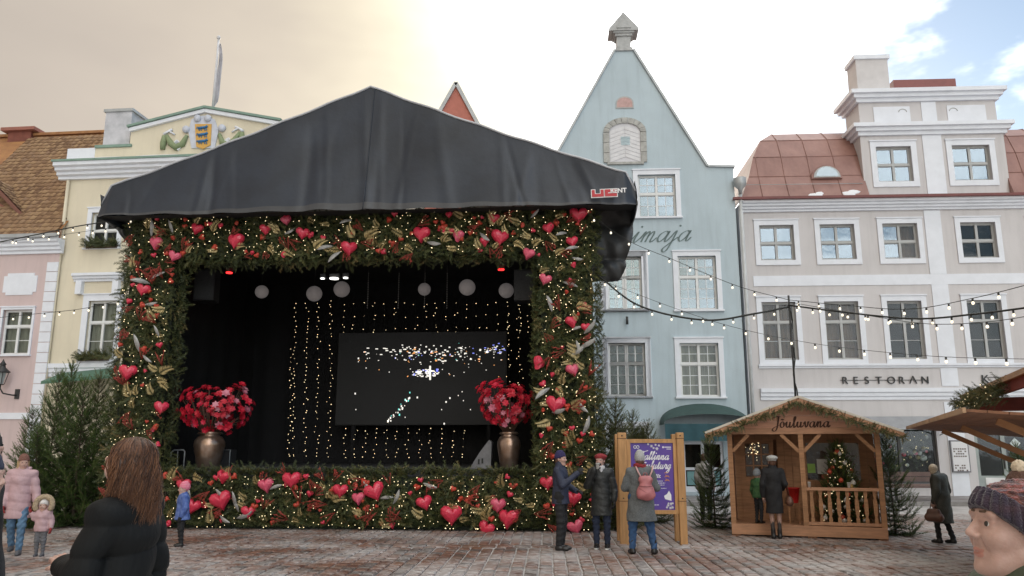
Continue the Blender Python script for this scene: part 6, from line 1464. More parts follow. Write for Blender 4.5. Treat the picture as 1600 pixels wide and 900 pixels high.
def head_prims(c, s=1.0, yaw=0.0, tilt=0.0, roll=0.0, age=0.0):
    Rm = np.array(Matrix.Rotation(yaw, 3, 'Z') @ Matrix.Rotation(tilt, 3, 'X') @ Matrix.Rotation(roll, 3, 'Y')); c = np.array(c, float)
    def T(p): return c + Rm @ (np.array(p, float) * s)
    def E_(p, r, m=0, k=.015, op='+'): return ell(T(p), np.array(r if hasattr(r, '__len__') else (r,) * 3) * s, m, k * s, op, Rm)
    def C_(a, b, ra, rb=None, m=0, k=.015, op='+'): return cap(T(a), T(b), ra * s, (ra if rb is None else rb) * s, m, k * s, 1, op)
    L_ = [E_((0, .012, .035), (.074, .094, .090)), E_((0, -.028, -.03), (.060, .066, .086), k=.03), C_((-.022, -.045, -.086), (.022, -.045, -.086), .026, k=.025), E_((0, -.076, -.1), (.020, .017, .017), k=.022),
        C_((.05, .0, -.058), (.02, -.06, -.1), .016, .014, k=.02), C_((-.05, .0, -.058), (-.02, -.06, -.1), .016, .014, k=.02)]
    for sx_ in (-1, 1):
        L_ += [E_((sx_ * .036, -.062, -.022), (.028, .026, .026), k=.025)]
    L_ += [C_((0, -.086, .030), (0, -.109, -.013), .0070, .0082, k=.014), E_((0, -.1115, -.0195), (.0098, .0098, .0088), k=.007), C_((-.044, -.080, .033), (.044, -.080, .033), .012, k=.018)]
    for sx_ in (-1, 1):
        L_ += [E_((sx_ * .0122, -.1005, -.0235), (.0078, .0105, .0074), k=.006)]
    for sx_ in (-1, 1):
        L_ += [E_((sx_ * .032, -.104, .013), (.019, .018, .0115), k=.014, op='-')]
    for sx_ in (-1, 1):
        L_ += [C_((sx_ * .015, -.0880, .0180), (sx_ * .047, -.0785, .0155), .0066, .0054, 0, .005), C_((sx_ * .017, -.0865, .0045), (sx_ * .045, -.079, .0048), .0050, .0044, 0, .006)]
        L_ += [E_((sx_ * .079, .012, .0), (.009, .018, .03), 0, .012), E_((sx_ * .086, .006, .004), (.006, .009, .016), 0, .006, '-')]
        L_ += [E_((sx_ * .0065, -.1055, -.0315), (.0042, .0055, .004), 0, .003, '-')]
    L_ += [C_((-.021, -.084, -.058), (0, -.0935, -.0562), .0032, .0045, 1, .006), C_((0, -.0935, -.0562), (.021, -.084, -.058), .0045, .0032, 1, .006), C_((-.016, -.0855, -.0665), (.016, -.0855, -.0665), .0048, m=1, k=.007), C_((-.024, -.0895, -.0618), (.024, -.0895, -.0618), .0022, m=1, k=.004, op='-')]
    if age:
        for sx_ in (-1, 1): L_ += [C_((sx_ * .021, -.092, -.028), (sx_ * .033, -.080, -.058), .0030, .0025, k=.007, op='-'), E_((sx_ * .036, -.055, -.078), (.012, .014, .018), k=.02)]
    L_ += [C_((0, .018, -.07), (0, .03, -.19), .05, .056, k=.03)]
    return L_, T, Rm
def hand_prims(w, d, n, side, curl=.5, s=1.0, m=0, thick=1.0):
    """w wrist, d hand direction, n palm normal, side +-1: thumb side"""
    w, d, n = (np.array(q, float) for q in (w, d, n)); d /= np.linalg.norm(d); n = n - d * (n @ d); n /= np.linalg.norm(n); x = np.cross(d, n) * side; L_ = []
    for k in (-1, -.33, .33, 1): L_.append(cap(w - x * 0 , w + d * .075 * s + x * .027 * k * s, .018 * s, .0135 * s * thick, m, .012))
    for k, ln in ((1, .068), (.33, .078), (-.33, .073), (-1, .056)):
        b = w + d * .082 * s + x * .027 * k * s; q = b; a = curl * .35
        for seg, fr in enumerate((.45, .32, .23)):
            e_ = q + (d * math.cos(a) + n * math.sin(a)) * ln * fr * s * 1.05; L_.append(cap(q, e_, (.0098 - .0008 * seg) * s * thick, (.009 - .0008 * seg) * s * thick, m, .004)); q = e_; a += curl * .75
    b = w + d * .025 * s + x * .022 * s; q = b + (x * .75 + d * .7 + n * .25) * .038 * s; L_ += [cap(b, q, .0135 * s, .0115 * s * thick, m, .008), cap(q, q + (d * .9 + x * .25 + n * (.2 + .5 * curl)) * .032 * s, .0108 * s * thick, .0085 * s * thick, m, .005)]
    return L_
DEF = dict(pel=(0, 0, .95), chest=(0, 0, 1.28), neck=(0, .01, 1.45), head=(0, -.01, 1.585), shL=(.165, .01, 1.385), elL=(.225, .035, 1.11), wrL=(.225, -.05, .875), shR=(-.165, .01, 1.385), elR=(-.225, .035, 1.11), wrR=(-.225, -.05, .875),
    hipL=(.09, 0, .92), knL=(.10, -.02, .50), anL=(.10, .015, .085), hipR=(-.09, 0, .92), knR=(-.10, -.02, .50), anR=(-.10, .015, .085), toeL=(0, -1, 0), toeR=(0, -1, 0))
def person(label, loc, face, H, coat, pants, shoes, hat=None, hair=None, glove=None, pose=None, res=.014, hres=.009, hs=1.0, hyaw=0, htilt=0, hroll=0, group=None, age=0, handpose=None, scarf=None, stout=1.0, legscale=1.0):
    s = H / 1.72; J = dict(DEF); J.update(pose or {}); J = {k: np.array(v, float) * s for k, v in J.items()}
    o = empty('person', loc, R(face)); tag(o, label, 'person', group)
    body = [cap(J['pel'], J['chest'], .125 * s, .135 * s, 0, .03, 1.25), cap(J['shL'], J['shR'], .055 * s, k=.04), cap(J['chest'], J['neck'], .09 * s, .055 * s, k=.05), cap(J['neck'], J['head'], .05 * s, k=.02)]
    for q in 'LR': body += [cap(J['sh' + q], J['el' + q], .046 * s, .038 * s), cap(J['el' + q], J['wr' + q], .038 * s, .026 * s), cap(J['hip' + q], J['kn' + q], .078 * s, .052 * s, k=.04), cap(J['kn' + q], J['an' + q], .052 * s, .036 * s), cap(J['an' + q] + [0, .02 * s, -.03 * s], J['an' + q] + J['toe' + q] * .13 + np.array([0, 0, -.055 * s]), .036 * s, .028 * s)]
    parts = [sdf_mesh(body, res)]
    hp, T, Rm = head_prims(J['head'], s * hs, R(hyaw), R(htilt), R(hroll), age); parts.append(sdf_mesh(hp, hres))
    if True:
        for q, sd in (('L', 1), ('R', -1)):
            d_, n_, cu = (handpose or {}).get(q, (J['wr' + q] - J['el' + q], (-sd, .0, 0), .55)); parts.append(sdf_mesh(hand_prims(J['wr' + q], d_, n_, sd if (handpose or {}).get(q) is None else sd, cu, s * max(1, hs * .9)), min(.006, hres * .75)))
    v, f, mi = join_np(parts); put('body', mesh_np('body', v, f, FACE, mi, True), None, o)
    for sx_ in (-1, 1):
        ee = MB().lathe([(.0128 * s * hs * math.sin(math.pi * k / 12) + 1e-5, -.0128 * s * hs * math.cos(math.pi * k / 12)) for k in range(13)], n=16); me = ee.mesh('eye'); me.materials.append(eye_w); me.materials.append(eye_d)
        me.polygons.foreach_set('material_index', [1 if f_.center.z > 0.0092 * s * hs else 0 for f_ in me.polygons])
        look = Rm @ np.array([0, -1., 0]); eo = put('eye', me, None, o, T((sx_ * .031, -.0775, .0112))); eo.rotation_mode = 'QUATERNION'; eo.rotation_quaternion = Vector((0, 0, 1)).rotation_difference(Vector(look))
        if hres < .007: cloth('eyebrow', brow_m, o, [cap(T((sx_ * .013, -.094, .0385)), T((sx_ * .030, -.0905, .0400)), .0030 * s, .0034 * s, k=.002), cap(T((sx_ * .030, -.0905, .0400)), T((sx_ * .048, -.079, .0335)), .0034 * s, .002 * s, k=.002)], .0018)
    if glove is not None:
        for q, sd in (('L', 1), ('R', -1)):
            d_, n_, cu = (handpose or {}).get(q, (J['wr' + q] - J['el' + q], (-sd, .0, 0), .55)); gp = hand_prims(J['wr' + q], d_, n_, sd, cu, s * max(1, hs * .9) * 1.06, 0, 1.45); dd = J['wr' + q] - J['el' + q]; gp.append(cap(J['wr' + q] - dd * .12, J['wr' + q], .036 * s, .03 * s, k=.015)); cloth('glove', glove, o, gp, .007)
    # trousers and shoes
    tp = []
    for q in 'LR':
        tp += [cap(J['hip' + q] + [0, 0, .04 * s], J['kn' + q], .098 * s * stout * pants.get('w', 1), .068 * s * pants.get('w', 1), k=.03), cap(J['kn' + q], J['an' + q] + [0, 0, .03 * s], .068 * s * pants.get('w', 1), pants.get('ank', .056) * s, k=.03)]
    ncr = pants.get('crease', .006)
    cloth('trousers' if not pants.get('tights') else 'tights', pants['m'], o, tp, res, disp=lambda P: ncr * np.sin(P[:, 2] * 60 / s + 3 * np.sin(P[:, 0] * 30)))
    for q in 'LR':
        a_ = J['an' + q]; t_ = J['toe' + q]; sp = [cap(a_ + [0, 0, -.045 * s] - t_ * .03, a_ + t_ * .10 + np.array([0, 0, -.05 * s]), .046 * s, .04 * s, k=.03), cap(a_ + t_ * .1 + np.array([0, 0, -.052 * s]), a_ + t_ * .155 + np.array([0, 0, -.055 * s]), .038 * s, .03 * s, k=.02), cap(a_ + [0, 0, -.05 * s], a_ + [0, 0, shoes.get('h', .02) * s], .046 * s, .048 * s, k=.03)]
        so = cloth('shoe' if shoes.get('h', .02) < .05 else 'boot', shoes['m'], o, sp, min(res, .011), cuts=[((0, 0, -1), -(a_[2] - .085 * s))])
        if shoes.get('sole'): cloth('sole', shoes['sole'], so, [cap(a_ - t_ * .035 + np.array([0, 0, -.075 * s]), a_ + t_ * .16 + np.array([0, 0, -.075 * s]), .047 * s, .038 * s)], .009, cuts=[((0, 0, -1), -(a_[2] - .085 * s)), ((0, 0, 1), a_[2] - .06 * s)])
    # coat
    th = coat.get('t', .0); hem = coat['hem'] * s; ps = np.array((0, 0, 1)) ; w = stout
    cx_ = J['chest']; pl = J['pel']
    cp = [cap(pl + (0, 0, .05 * s), cx_ + (0, 0, .02 * s), (.158 * w + th) * s, (.160 * w + th) * s, k=.03, sy=1.22), cap(J['shL'] + (-.02 * s, 0, -.01), J['shR'] + (.02 * s, 0, -.01), (.072 + th) * s, k=.06), cap(cx_, J['neck'] - (0, 0, .0 * s), (.125 + th) * s, .075 * s, k=.05)]
    if hem < .9 * s: cp.append(cap((pl[0], pl[1], hem), pl + (0, 0, .05 * s), (coat.get('flare', .185) * w + th) * s, (.16 * w + th) * s, k=.05, sy=1.18))
    else: cp.append(cap(pl - (0, 0, .05 * s), pl + (0, 0, .1 * s), (.158 * w + th) * s, k=.04, sy=1.2))
    if coat.get('collar', True): cp.append(cap(J['neck'] - (0, 0, .02 * s), J['neck'] + (0, 0, coat.get('ch', .05) * s), .082 * s, .080 * s, k=.025))
    arm = []
    for q in 'LR':
        arm += [cap(J['sh' + q], J['el' + q], (.066 + th) * s, (.058 + th) * s, k=coat.get('ak', .022)), cap(J['el' + q], J['wr' + q], (.058 + th) * s, (.046 + th * .7) * s, k=.018)]
    qd = coat.get('q', 0); fold = coat.get('fold', .006)
    def disp(P):
        d = fold * s * (np.sin(P[:, 2] * 23 / s + 2.5 * np.sin(P[:, 0] * 14 / s) + P[:, 1] * 9) * .6 + .5 * np.sin(P[:, 0] * 31 / s + P[:, 2] * 17 / s))
        if qd: d = d + coat.get('qa', .011) * s * (np.abs(np.sin(math.pi * (P[:, 2] + .02 * np.sin(P[:, 0] * 9)) / (qd * s))) ** coat.get('qp', .6) - .6)
        return d.astype(np.float32)
    cloth('coat' if coat['hem'] < .85 else 'jacket', coat['m'], o, cp + arm, coat.get('res', res), cuts=[((0, 0, -1), -hem)], disp=disp)
    if coat.get('hood'): cloth('hood', coat['hood'], o, [ell(J['neck'] + (0, .09 * s, .02 * s), np.array((.12, .06, .08)) * s), cap(J['neck'] + (-.09 * s, .03 * s, .02), J['neck'] + (.09 * s, .03 * s, .02), .05 * s, k=.04)], res, disp=lambda P: .008 * np.sin(P[:, 0] * 90) * np.sin(P[:, 2] * 80))
    if scarf is not None:
        nk = J['neck']; n_ = 10; pts = [nk + np.array([.075 * s * math.cos(a), .068 * s * math.sin(a), .035 * s + .012 * s * math.sin(2 * a)]) for a in [2 * math.pi * k / n_ for k in range(n_ + 1)]]
        cloth('scarf', scarf, o, [cap(a, b, .038 * s, k=.02) for a, b in zip(pts[:-1], pts[1:])], .010, disp=lambda P: .005 * np.sin(P[:, 2] * 170 + P[:, 0] * 60))
    ss = s * hs
    def Eh(p, r, k=.015, op='+'): return ell(T(p), np.array(r) * ss, 0, k * ss, op, Rm)
    def Ch(a, b, ra, rb=None, k=.02): return cap(T(a), T(b), ra * ss, (ra if rb is None else rb) * ss, 0, k * ss)
    upv = Rm @ np.array([0, 0, 1.]); fwd = Rm @ np.array([0, -1., 0])
    if hair is not None:
        L_ = [Eh((0, .022, .04), (.084, .096, .088))]
        if hair.get('long'):
            l_ = hair['long']
            for a in np.linspace(-.2, math.pi + .2, 9): x, y = math.cos(a), math.sin(a); L_.append(Ch((.07 * x, .03 + .065 * y, .02), (.085 * x, .035 + .07 * y, -l_), .028, .014))
        else: L_ += [Eh((0, .05, -.03), (.07, .06, .07))]
        nrm = fwd + upv * .15; nrm = nrm / np.linalg.norm(nrm); cut_c = T((0, -.052, .03)) if not hair.get('long') else T((0, -.060, 0))
        cloth('hair', hair['m'], o, L_, min(hres, .009), cuts=[(tuple(nrm), float(cut_c @ nrm))], disp=lambda P: .004 * np.sin(np.arctan2(P[:, 1] - J['head'][1], P[:, 0] - J['head'][0]) * 34 + P[:, 2] * 20))
    if hat is not None:
        kd = hat['k']; bl = T((0, -.08, hat.get('low', .04))); br = T((0, .1, hat.get('lowb', .0))); 
        nrm = np.cross(br - bl, Rm @ np.array([1., 0, 0])); nrm = nrm / np.linalg.norm(nrm); nrm = nrm if nrm @ upv < 0 else -nrm
        if kd == 'beanie': L_ = [Eh((0, .014, .045), (.090, .108, .10 + hat.get('tall', .0))), Eh((0, .012, .045 + .05), (.075, .085, .07 + hat.get('tall', 0)))]
        elif kd == 'beret': L_ = [Eh((0, .012, .045), (.088, .105, .09)), Eh((hat.get('dx', 0), .03, .085), (.118, .125, .055), .03)]
        elif kd == 'low': L_ = [Eh((0, .014, .045), (.092, .11, .088)), Eh((0, .05, .07), (.088, .09, .058), .03)]
        elif kd == 'cap': L_ = [Eh((0, .012, .045), (.092, .11, .095))]
        disp_h = hat['disp'] if hat.get('disp') else (lambda P: .0035 * ss * np.sin(np.arctan2(P[:, 1] - J['head'][1], P[:, 0] - J['head'][0]) * 40)) if hat.get('rib', True) else None
        ho = cloth('hat', hat['m'], o, L_, min(hres, .009), cuts=[(tuple(nrm), float(bl @ nrm))], disp=disp_h)
        if hat.get('cuff'):
            cu = [Eh((0, .013, .045), (.099, .117, .102))]; b2 = bl + upv * hat.get('chh', .05) * ss; nr_ = hat.get('nr', 34); ra_ = hat.get('ra', .004)
            cloth('cuff', hat['cuff'], ho, cu, min(hres, .008), cuts=[(tuple(nrm), float(bl @ nrm)), (tuple(-nrm), float(-(b2 @ nrm)))], disp=lambda P: ra_ * ss * (np.abs(np.sin(np.arctan2(P[:, 1] - J['head'][1], P[:, 0] - J['head'][0]) * nr_ / 2)) ** .7 * 2 - 1) + .0008 * np.sin(P[:, 2] * 900))
        if hat.get('pom'): pc_ = T((0, .02, .045 + .13)); cloth('pompom', hat['pom'], ho, [ell(pc_, .045 * ss)], .008, disp=lambda P: .01 * np.sin(P[:, 0] * 220) * np.sin(P[:, 1] * 230) * np.sin(P[:, 2] * 210))
    return o, J, T, Rm, s
def fab(n, c, r=.85, v=.15, sc=6, **k): return mat(n, c, r, v, sc, .65, 17, **k)
navy = fab('navy_cloth', (.022, .028, .055), .7); black_c = fab('black_wool', (.014, .014, .016)); blackp = fab('black_padded', (.018, .020, .020), .55); jeans = fab('blue_jeans', (.035, .085, .19), .9, .3, 10); jeansd = fab('dark_jeans', (.016, .024, .05), .9, .2); greywool = fab('grey_wool', (.115, .125, .13), .95, .25, 40); shoe_b = mat('black_leather', (.012, .011, .011), .4, .2); grey_k = fab('grey_knit', (.36, .36, .36), .95, .25, 50); redk = fab('red_knit', (.23, .025, .03), .95, .25, 40); pinkc = fab('pink_padded', (.46, .30, .315), .55, .08); brownk = fab('brown_knit', (.17, .08, .06), .95, .2, 50)
blonde = mat('blonde_hair', (.42, .29, .15), .5, .3, 40, .3, 90, stretch=(1, 1, .1)); brownh = mat('brown_hair', (.09, .04, .022), .45, .3, 40, .3, 90, stretch=(1, 1, .1)); greyh = mat('ash_hair', (.46, .38, .28), .55, .25, 40, .3, 90)
Z0 = .028
def gp(px_, py_, z=Z0): p = gnd(px_, py_, 0); return (p[0], p[1], z)
# man in navy, profile to the right, hand raised
person('man in a navy jacket and beanie standing side-on before the garland', gp(877, 862), 72, 1.74, dict(m=navy, hem=.80, t=.006, fold=.006), dict(m=black_c, w=1.05), dict(m=shoe_b), hat=dict(k='beanie', m=fab('navy_knit', (.03, .025, .085), .95, .2, 50), low=.045, lowb=-.01), hair=dict(m=brownh), glove=black_c,
    pose=dict(elR=(-.22, -.10, 1.13), wrR=(-.08, -.33, 1.33), elL=(.22, -.06, 1.12), wrL=(.10, -.27, 1.02)), handpose=dict(R=((.3, -.5, .6), (.8, 0, -.2), .9), L=((-.5, -.8, 0), (-.3, 0, -1), .8)), hyaw=-8)
# woman in a red beret drinking
o, J, T, Rm, s = person('woman in a red beret and long black padded coat drinking from a cup', gp(941, 860), -12, 1.70, dict(m=blackp, hem=.60, t=.014, q=.11, qa=.007, flare=.19, hood=black_c), dict(m=jeansd), dict(m=shoe_b, sole=mat('white_rubber', (.62, .62, .6), .6, .05)), hat=dict(k='beret', m=redk, low=.05, lowb=.0, rib=False), hair=dict(m=brownh), glove=black_c,
    pose=dict(elR=(-.24, -.10, 1.14), wrR=(-.085, -.235, 1.44), elL=(.24, .03, 1.11), wrL=(.25, -.05, .88)), handpose=dict(R=((.5, -.1, .7), (.6, .7, 0), .9), L=((0, -.3, -1), (-1, 0, 0), .6)), hyaw=-14)
cc = Vector(J['wrR']) + Vector((.06, -.02, .055)); cup = empty('paper_cup', o.matrix_basis @ cc, 0); tag(cup, 'white paper cup held to the mouth of the woman in the red beret', 'cup')
MB().lathe([(.026, -.05), (.038, .05), (.04, .05), (.04, .058), (.034, .054)], n=14).build('body', mat('cup_white', (.72, .72, .70)), cup)
cloth('face_scarf', mat('pale_scarf', (.5, .5, .52), .9, .1), o, [cap(J['neck'] + (-.05, -.07, .02), J['neck'] + (.05, -.07, .02), .04, k=.02), cap(J['neck'] + (.02, -.09, 0), J['neck'] + (.03, -.11, -.1), .035, .03)], .009)
# reader with pink backpack
o, J, T, Rm, s = person('woman in a grey coat and knit hat seen from behind, reading the notice board', gp(1004, 868), 176, 1.73, dict(m=greywool, hem=.55, t=.018, flare=.215, fold=.008), dict(m=jeans, w=1.18), dict(m=shoe_b, h=.14), hat=dict(k='beanie', m=grey_k, low=.03, lowb=-.03, tall=.02), hair=dict(m=brownh), scarf=redk, stout=1.16,
    pose=dict(elL=(.27, -.03, 1.12), wrL=(.13, -.22, 1.06), elR=(-.27, -.03, 1.12), wrR=(-.13, -.22, 1.06), anL=(.17, .02, .085), knL=(.15, -.02, .5), anR=(-.2, .03, .085), knR=(-.14, -.01, .5), toeL=(.3, -.9, 0), toeR=(-.3, -.9, 0)), hyaw=4)
bp = empty('backpack', o.matrix_basis @ Vector((-.07, .24, 1.0)), o.rotation_euler.z); tag(bp, 'dusty pink backpack worn over the grey coat', 'backpack')
pinkl = mat('pink_leather', (.42, .15, .16), .5, .12, 5, .15, 40); pinkd = mat('pink_leather_dark', (.26, .085, .09), .5, .1)
bo = cloth('body', pinkl, bp, [ell((0, 0, .08), (.135, .085, .16), k=.03), cap((-.07, 0, .02), (.07, 0, .02), .095, k=.05), cap((-.05, -.01, .26), (.05, -.01, .26), .075, .07, k=.05)], .011, disp=lambda P: .004 * np.sin(P[:, 2] * 40 + P[:, 0] * 25))
MB().tube([(-.12, .055, .16), (-.06, .088, .155), (0, .096, .152), (.06, .088, .155), (.12, .055, .16)], .007, 5).tube([(-.115, .06, .12), (-.02, .094, .06), (.0, .098, .05), (.02, .094, .06), (.115, .06, .12)], .007, 5).build('zip', pinkd, bo)
for sx_ in (-1, 1): MB().tube([(sx_ * .07, -.02, .3), (sx_ * .12, -.055, .4), (sx_ * .145, -.12, .475), (sx_ * .15, -.22, .49)], .014, 6).build('strap', mat('strap_pink', (.55, .33, .32), .6), bp)
MB().tube([(-.04, .0, .32), (-.02, .0, .38), (.02, .0, .38), (.04, 0, .32)], .01, 6).build('handle', pinkd, bp)
# woman and child at the hut
hp_ = PH.o + PH.u * PH.hit(1212, 800)[0] - PH.n * .34
o, J, T, Rm, s = person('woman in a black knee-length coat and pale beret standing before the hut', (hp_[0], hp_[1], Z0), 168, 1.66, dict(m=black_c, hem=.52, t=.006, flare=.175), dict(m=mat('sheer_tights', (.045, .036, .034), .5, .1), tights=1, w=.72, ank=.04, crease=.0), dict(m=shoe_b, h=.10), hat=dict(k='beret', m=mat('pale_felt', (.42, .43, .42), .95, .15, 30), low=.05, lowb=-.02, rib=False), hair=dict(m=brownh),
    pose=dict(anL=(.06, .015, .085), anR=(-.07, .015, .085), knL=(.07, -.01, .5), knR=(-.08, -.01, .5), elR=(-.235, .04, 1.13), wrR=(-.2, -.14, 1.02)), hyaw=10)
hb = empty('handbag', o.matrix_basis @ Vector((-.29, .02, .66)), o.rotation_euler.z); tag(hb, 'brown leather shoulder bag of the woman in black', 'handbag')
brl = mat('brown_leather', (.10, .045, .028), .4, .25, 6)
cloth('body', brl, hb, [cap((0, -.10, .06), (0, .10, .06), .075, k=.03), cap((0, -.08, .14), (0, .08, .14), .05, k=.06)], .010); MB().tube([(0, -.1, .17), (.03, -.05, .45), (.06, 0, .72), (.03, .05, .45), (0, .1, .17)], .008, 5).build('strap', brl, hb)
cx_ = PH.o + PH.u * PH.hit(1186, 800, .28)[0] + PH.n * .28
person('small child in a green jacket and striped hat on the hut porch', (cx_[0], cx_[1], FL + .002), 120, 1.06, dict(m=mat('green_pattern', (.02, .10, .05), .8, .2, 14, .2, 60, col2=(.10, .22, .08)), hem=.85, t=.03, q=.12), dict(m=fab('dark_grey_cloth', (.03, .034, .04))), dict(m=shoe_b), hat=dict(k='beanie', m=mat('striped_knit', (.30, .33, .36), .95, .5, 18, stretch=(.05, .05, 3)), low=.045, lowb=-.03), hs=1.42, glove=None, hyaw=20,
    pose=dict(head=(0, -.01, 1.62), elL=(.22, .03, 1.1), wrL=(.22, -.03, .9)))
# passer-by in olive coat
o, J, T, Rm, s = person('elderly passer-by with pale hair in a long dark olive padded coat', gp(1478, 851), 215, 1.54, dict(m=fab('olive_padded', (.040, .042, .034), .6), hem=.42, t=.02, q=.16, qa=.006, flare=.19), dict(m=black_c, w=.85), dict(m=shoe_b, h=.08), hair=dict(m=greyh), stout=1.12,
    pose=dict(chest=(0, -.03, 1.26), neck=(0, -.07, 1.42), head=(0, -.11, 1.54), anL=(.09, -.08, .085), knL=(.1, -.1, .5), anR=(-.09, .12, .085), knR=(-.09, .0, .5)), hyaw=-60, hs=1.06)
hb = empty('shopping_bag', o.matrix_basis @ Vector((.27, -.03, .42)), o.rotation_euler.z); tag(hb, 'brown bag carried by the passer-by in olive', 'bag'); cloth('body', brl, hb, [cap((0, -.10, .07), (0, .10, .07), .085, k=.03), cap((0, -.07, .18), (0, .07, .18), .06, k=.05)], .011); MB().tube([(0, -.07, .22), (0, -.03, .36), (0, .03, .36), (0, .07, .22)], .009, 5).build('handle', brl, hb)
# mother and toddler in pink
person('woman in a long pale pink padded coat and brown beanie walking', gp(20, 869), 22, 1.68, dict(m=pinkc, hem=.62, t=.02, q=.15, qa=.012, flare=.195, hood=pinkc), dict(m=fab('light_jeans', (.09, .17, .27), .9, .25, 10)), dict(m=fab('grey_boots', (.10, .10, .11)), h=.05), hat=dict(k='beanie', m=brownk, low=.05, lowb=0), hair=dict(m=blonde, long=.20), glove=mat('red_mitten', (.28, .03, .03), .9, .1),
    pose=dict(anL=(.10, -.16, .085), knL=(.10, -.14, .5), anR=(-.08, .2, .12), knR=(-.09, .02, .5), elL=(.24, -.02, 1.1), wrL=(.30, -.10, .85)), hyaw=15, htilt=6)
person('toddler in a pink jacket with a fur-trimmed hood holding a hand', gp(60, 872), 8, .88, dict(m=pinkc, hem=.80, t=.05, q=.2, qa=.02), dict(m=fab('grey_trousers', (.13, .13, .14)), w=1.2), dict(m=fab('grey_boots', (.10, .10, .11))), hat=dict(k='cap', m=mat('pale_bonnet', (.55, .52, .5), .9, .2, 20), low=.04, lowb=-.05, rib=False), hs=1.6, glove=MATS['red_mitten'],
    pose=dict(head=(0, -.01, 1.62), elR=(-.26, .0, 1.25), wrR=(-.34, -.02, 1.38), elL=(.26, .03, 1.12), wrL=(.3, -.05, .95)))
fo = COL.objects[-1] if False else None
tp_ = gp(60, 872); fz = .88 / 1.72; fur = mat('hood_fur', (.40, .31, .21), .95, .3, 30)
hd = [q_ for q_ in bpy.data.objects if q_.name.startswith('person') and 'toddler in a pink' in q_.get('label', '')][0]
n_ = 22; pts = [np.array([.135 * math.cos(a), -.02 + .02 * math.sin(a), 1.62 * fz + .02 + .135 * math.sin(a)]) for a in np.linspace(-.5, math.pi + .5, n_)]
cloth('fur_trim', fur, hd, [cap(a, b, .04, k=.01) for a, b in zip(pts[:-1], pts[1:])], .008, disp=lambda P: .012 * np.sin(P[:, 0] * 230) * np.sin(P[:, 2] * 240 + P[:, 1] * 200))
cloth('hood', pinkc, hd, [ell((0, .05, 1.62 * fz + .0), (.14, .11, .15))], .012, cuts=[((0, -1, 0), .0)])
# toddler in blue
person('toddler in a blue patterned snow jacket and pink striped hat', gp(281, 856), -62, 1.12, dict(m=mat('blue_pattern', (.03, .07, .28), .7, .3, 16, .2, 60, col2=(.13, .20, .45)), hem=.74, t=.04, q=.0, flare=.22), dict(m=black_c, w=1.15), dict(m=shoe_b, h=.05), hat=dict(k='beanie', m=mat('pink_stripes', (.62, .06, .16), .9, .4, 14, stretch=(.05, .05, 3), col2=(.68, .35, .40)), low=.04, lowb=-.05), hs=1.42, glove=black_c, pose=dict(head=(0, -.01, 1.6)))
# people cut by the picture's left edge
p1 = at(-44, 700, 5.0)
person('tall person in a dark cap cut off by the left edge', (p1[0], p1[1], 0), 80, 1.93, dict(m=black_c, hem=.8, t=.01), dict(m=black_c), dict(m=shoe_b), hat=dict(k='beanie', m=black_c, low=.04, lowb=0), hair=dict(m=brownh), res=.018, pose=dict(head=(0, -.07, 1.58), neck=(0, -.03, 1.45)))
p2 = at(-50, 720, 4.2)
person('person in a dark cap nearer than the tall one at the left edge', (p2[0], p2[1], 0), 95, 1.80, dict(m=brownk, hem=.7, t=.0), dict(m=black_c), dict(m=shoe_b), hat=dict(k='beanie', m=navy, low=.04, lowb=0), hair=dict(m=brownh), res=.018, pose=dict(head=(0, -.07, 1.58), neck=(0, -.03, 1.45)))
# figure behind the hut's spruce
p = at(1102, 760, 21.5)
person('person in a pale top half hidden behind the dark spruce beside the hut', (p[0], p[1], .0), 150, 1.72, dict(m=mat('pale_knit', (.45, .44, .43), .9, .1), hem=.85, t=.0), dict(m=black_c), dict(m=shoe_b), hair=dict(m=brownh), res=.018, hres=.011)
# bobble-hatted person behind the woman in the knit hat
p = at(1592, 730, 4.9)
person('person in a brown bobble hat behind the woman in the multicoloured knit hat', (p[0], p[1], 0), 160, 1.66, dict(m=brownk, hem=.6, t=.01), dict(m=black_c), dict(m=shoe_b), hat=dict(k='beanie', m=mat('fuzzy_brown', (.10, .05, .035), .95, .3, 60, .6, 120), low=.02, lowb=-.03, pom=mat('cream_pom', (.55, .45, .33), .95, .2, 60)), hair=dict(m=brownh), res=.018)

# ---------------------------------------------------------------- foreground: long-haired woman in a black puffer jacket
hair_m = mat_attr('auburn_hair', [(0, (.022, .010, .007)), (.35, (.065, .028, .015)), (.7, (.15, .062, .028)), (1, (.28, .13, .062))], .38, spec=.5)
p = at(203, 730, 4.15)
fo, J, T, Rm, s = person('woman with long auburn hair in a black puffer jacket in the left foreground', (p[0], p[1], 0), -103, 1.865, dict(m=mat('black_nylon', (.007, .0075, .008), .72, .15, 4, .35, 22, stretch=(1.6, 1.6, .7), spec=.22), hem=.72, t=.013, q=.135, qa=.021, qp=.5, fold=.007, ak=.012, res=.009, flare=.17, ch=.06), dict(m=jeansd), dict(m=shoe_b, h=.05), hair=dict(m=mat('hair_base', (.035, .016, .010), .5, .2, 30), long=.14), hres=.006,
    stout=.9, pose=dict(shL=(.138, .01, 1.375), shR=(-.138, .01, 1.375), elL=(.195, -.04, 1.12), wrL=(.07, -.23, 1.14), elR=(-.19, .02, 1.10), wrR=(-.12, -.20, 1.05)), handpose=dict(L=((-.4, -.8, .35), (-.2, .3, -1), .7), R=((.5, -.8, .1), (.3, 0, -1), .6)), hyaw=-4)
r_ = np.random.default_rng(3); V, Fc, Rn = [], [], []; ns = 15
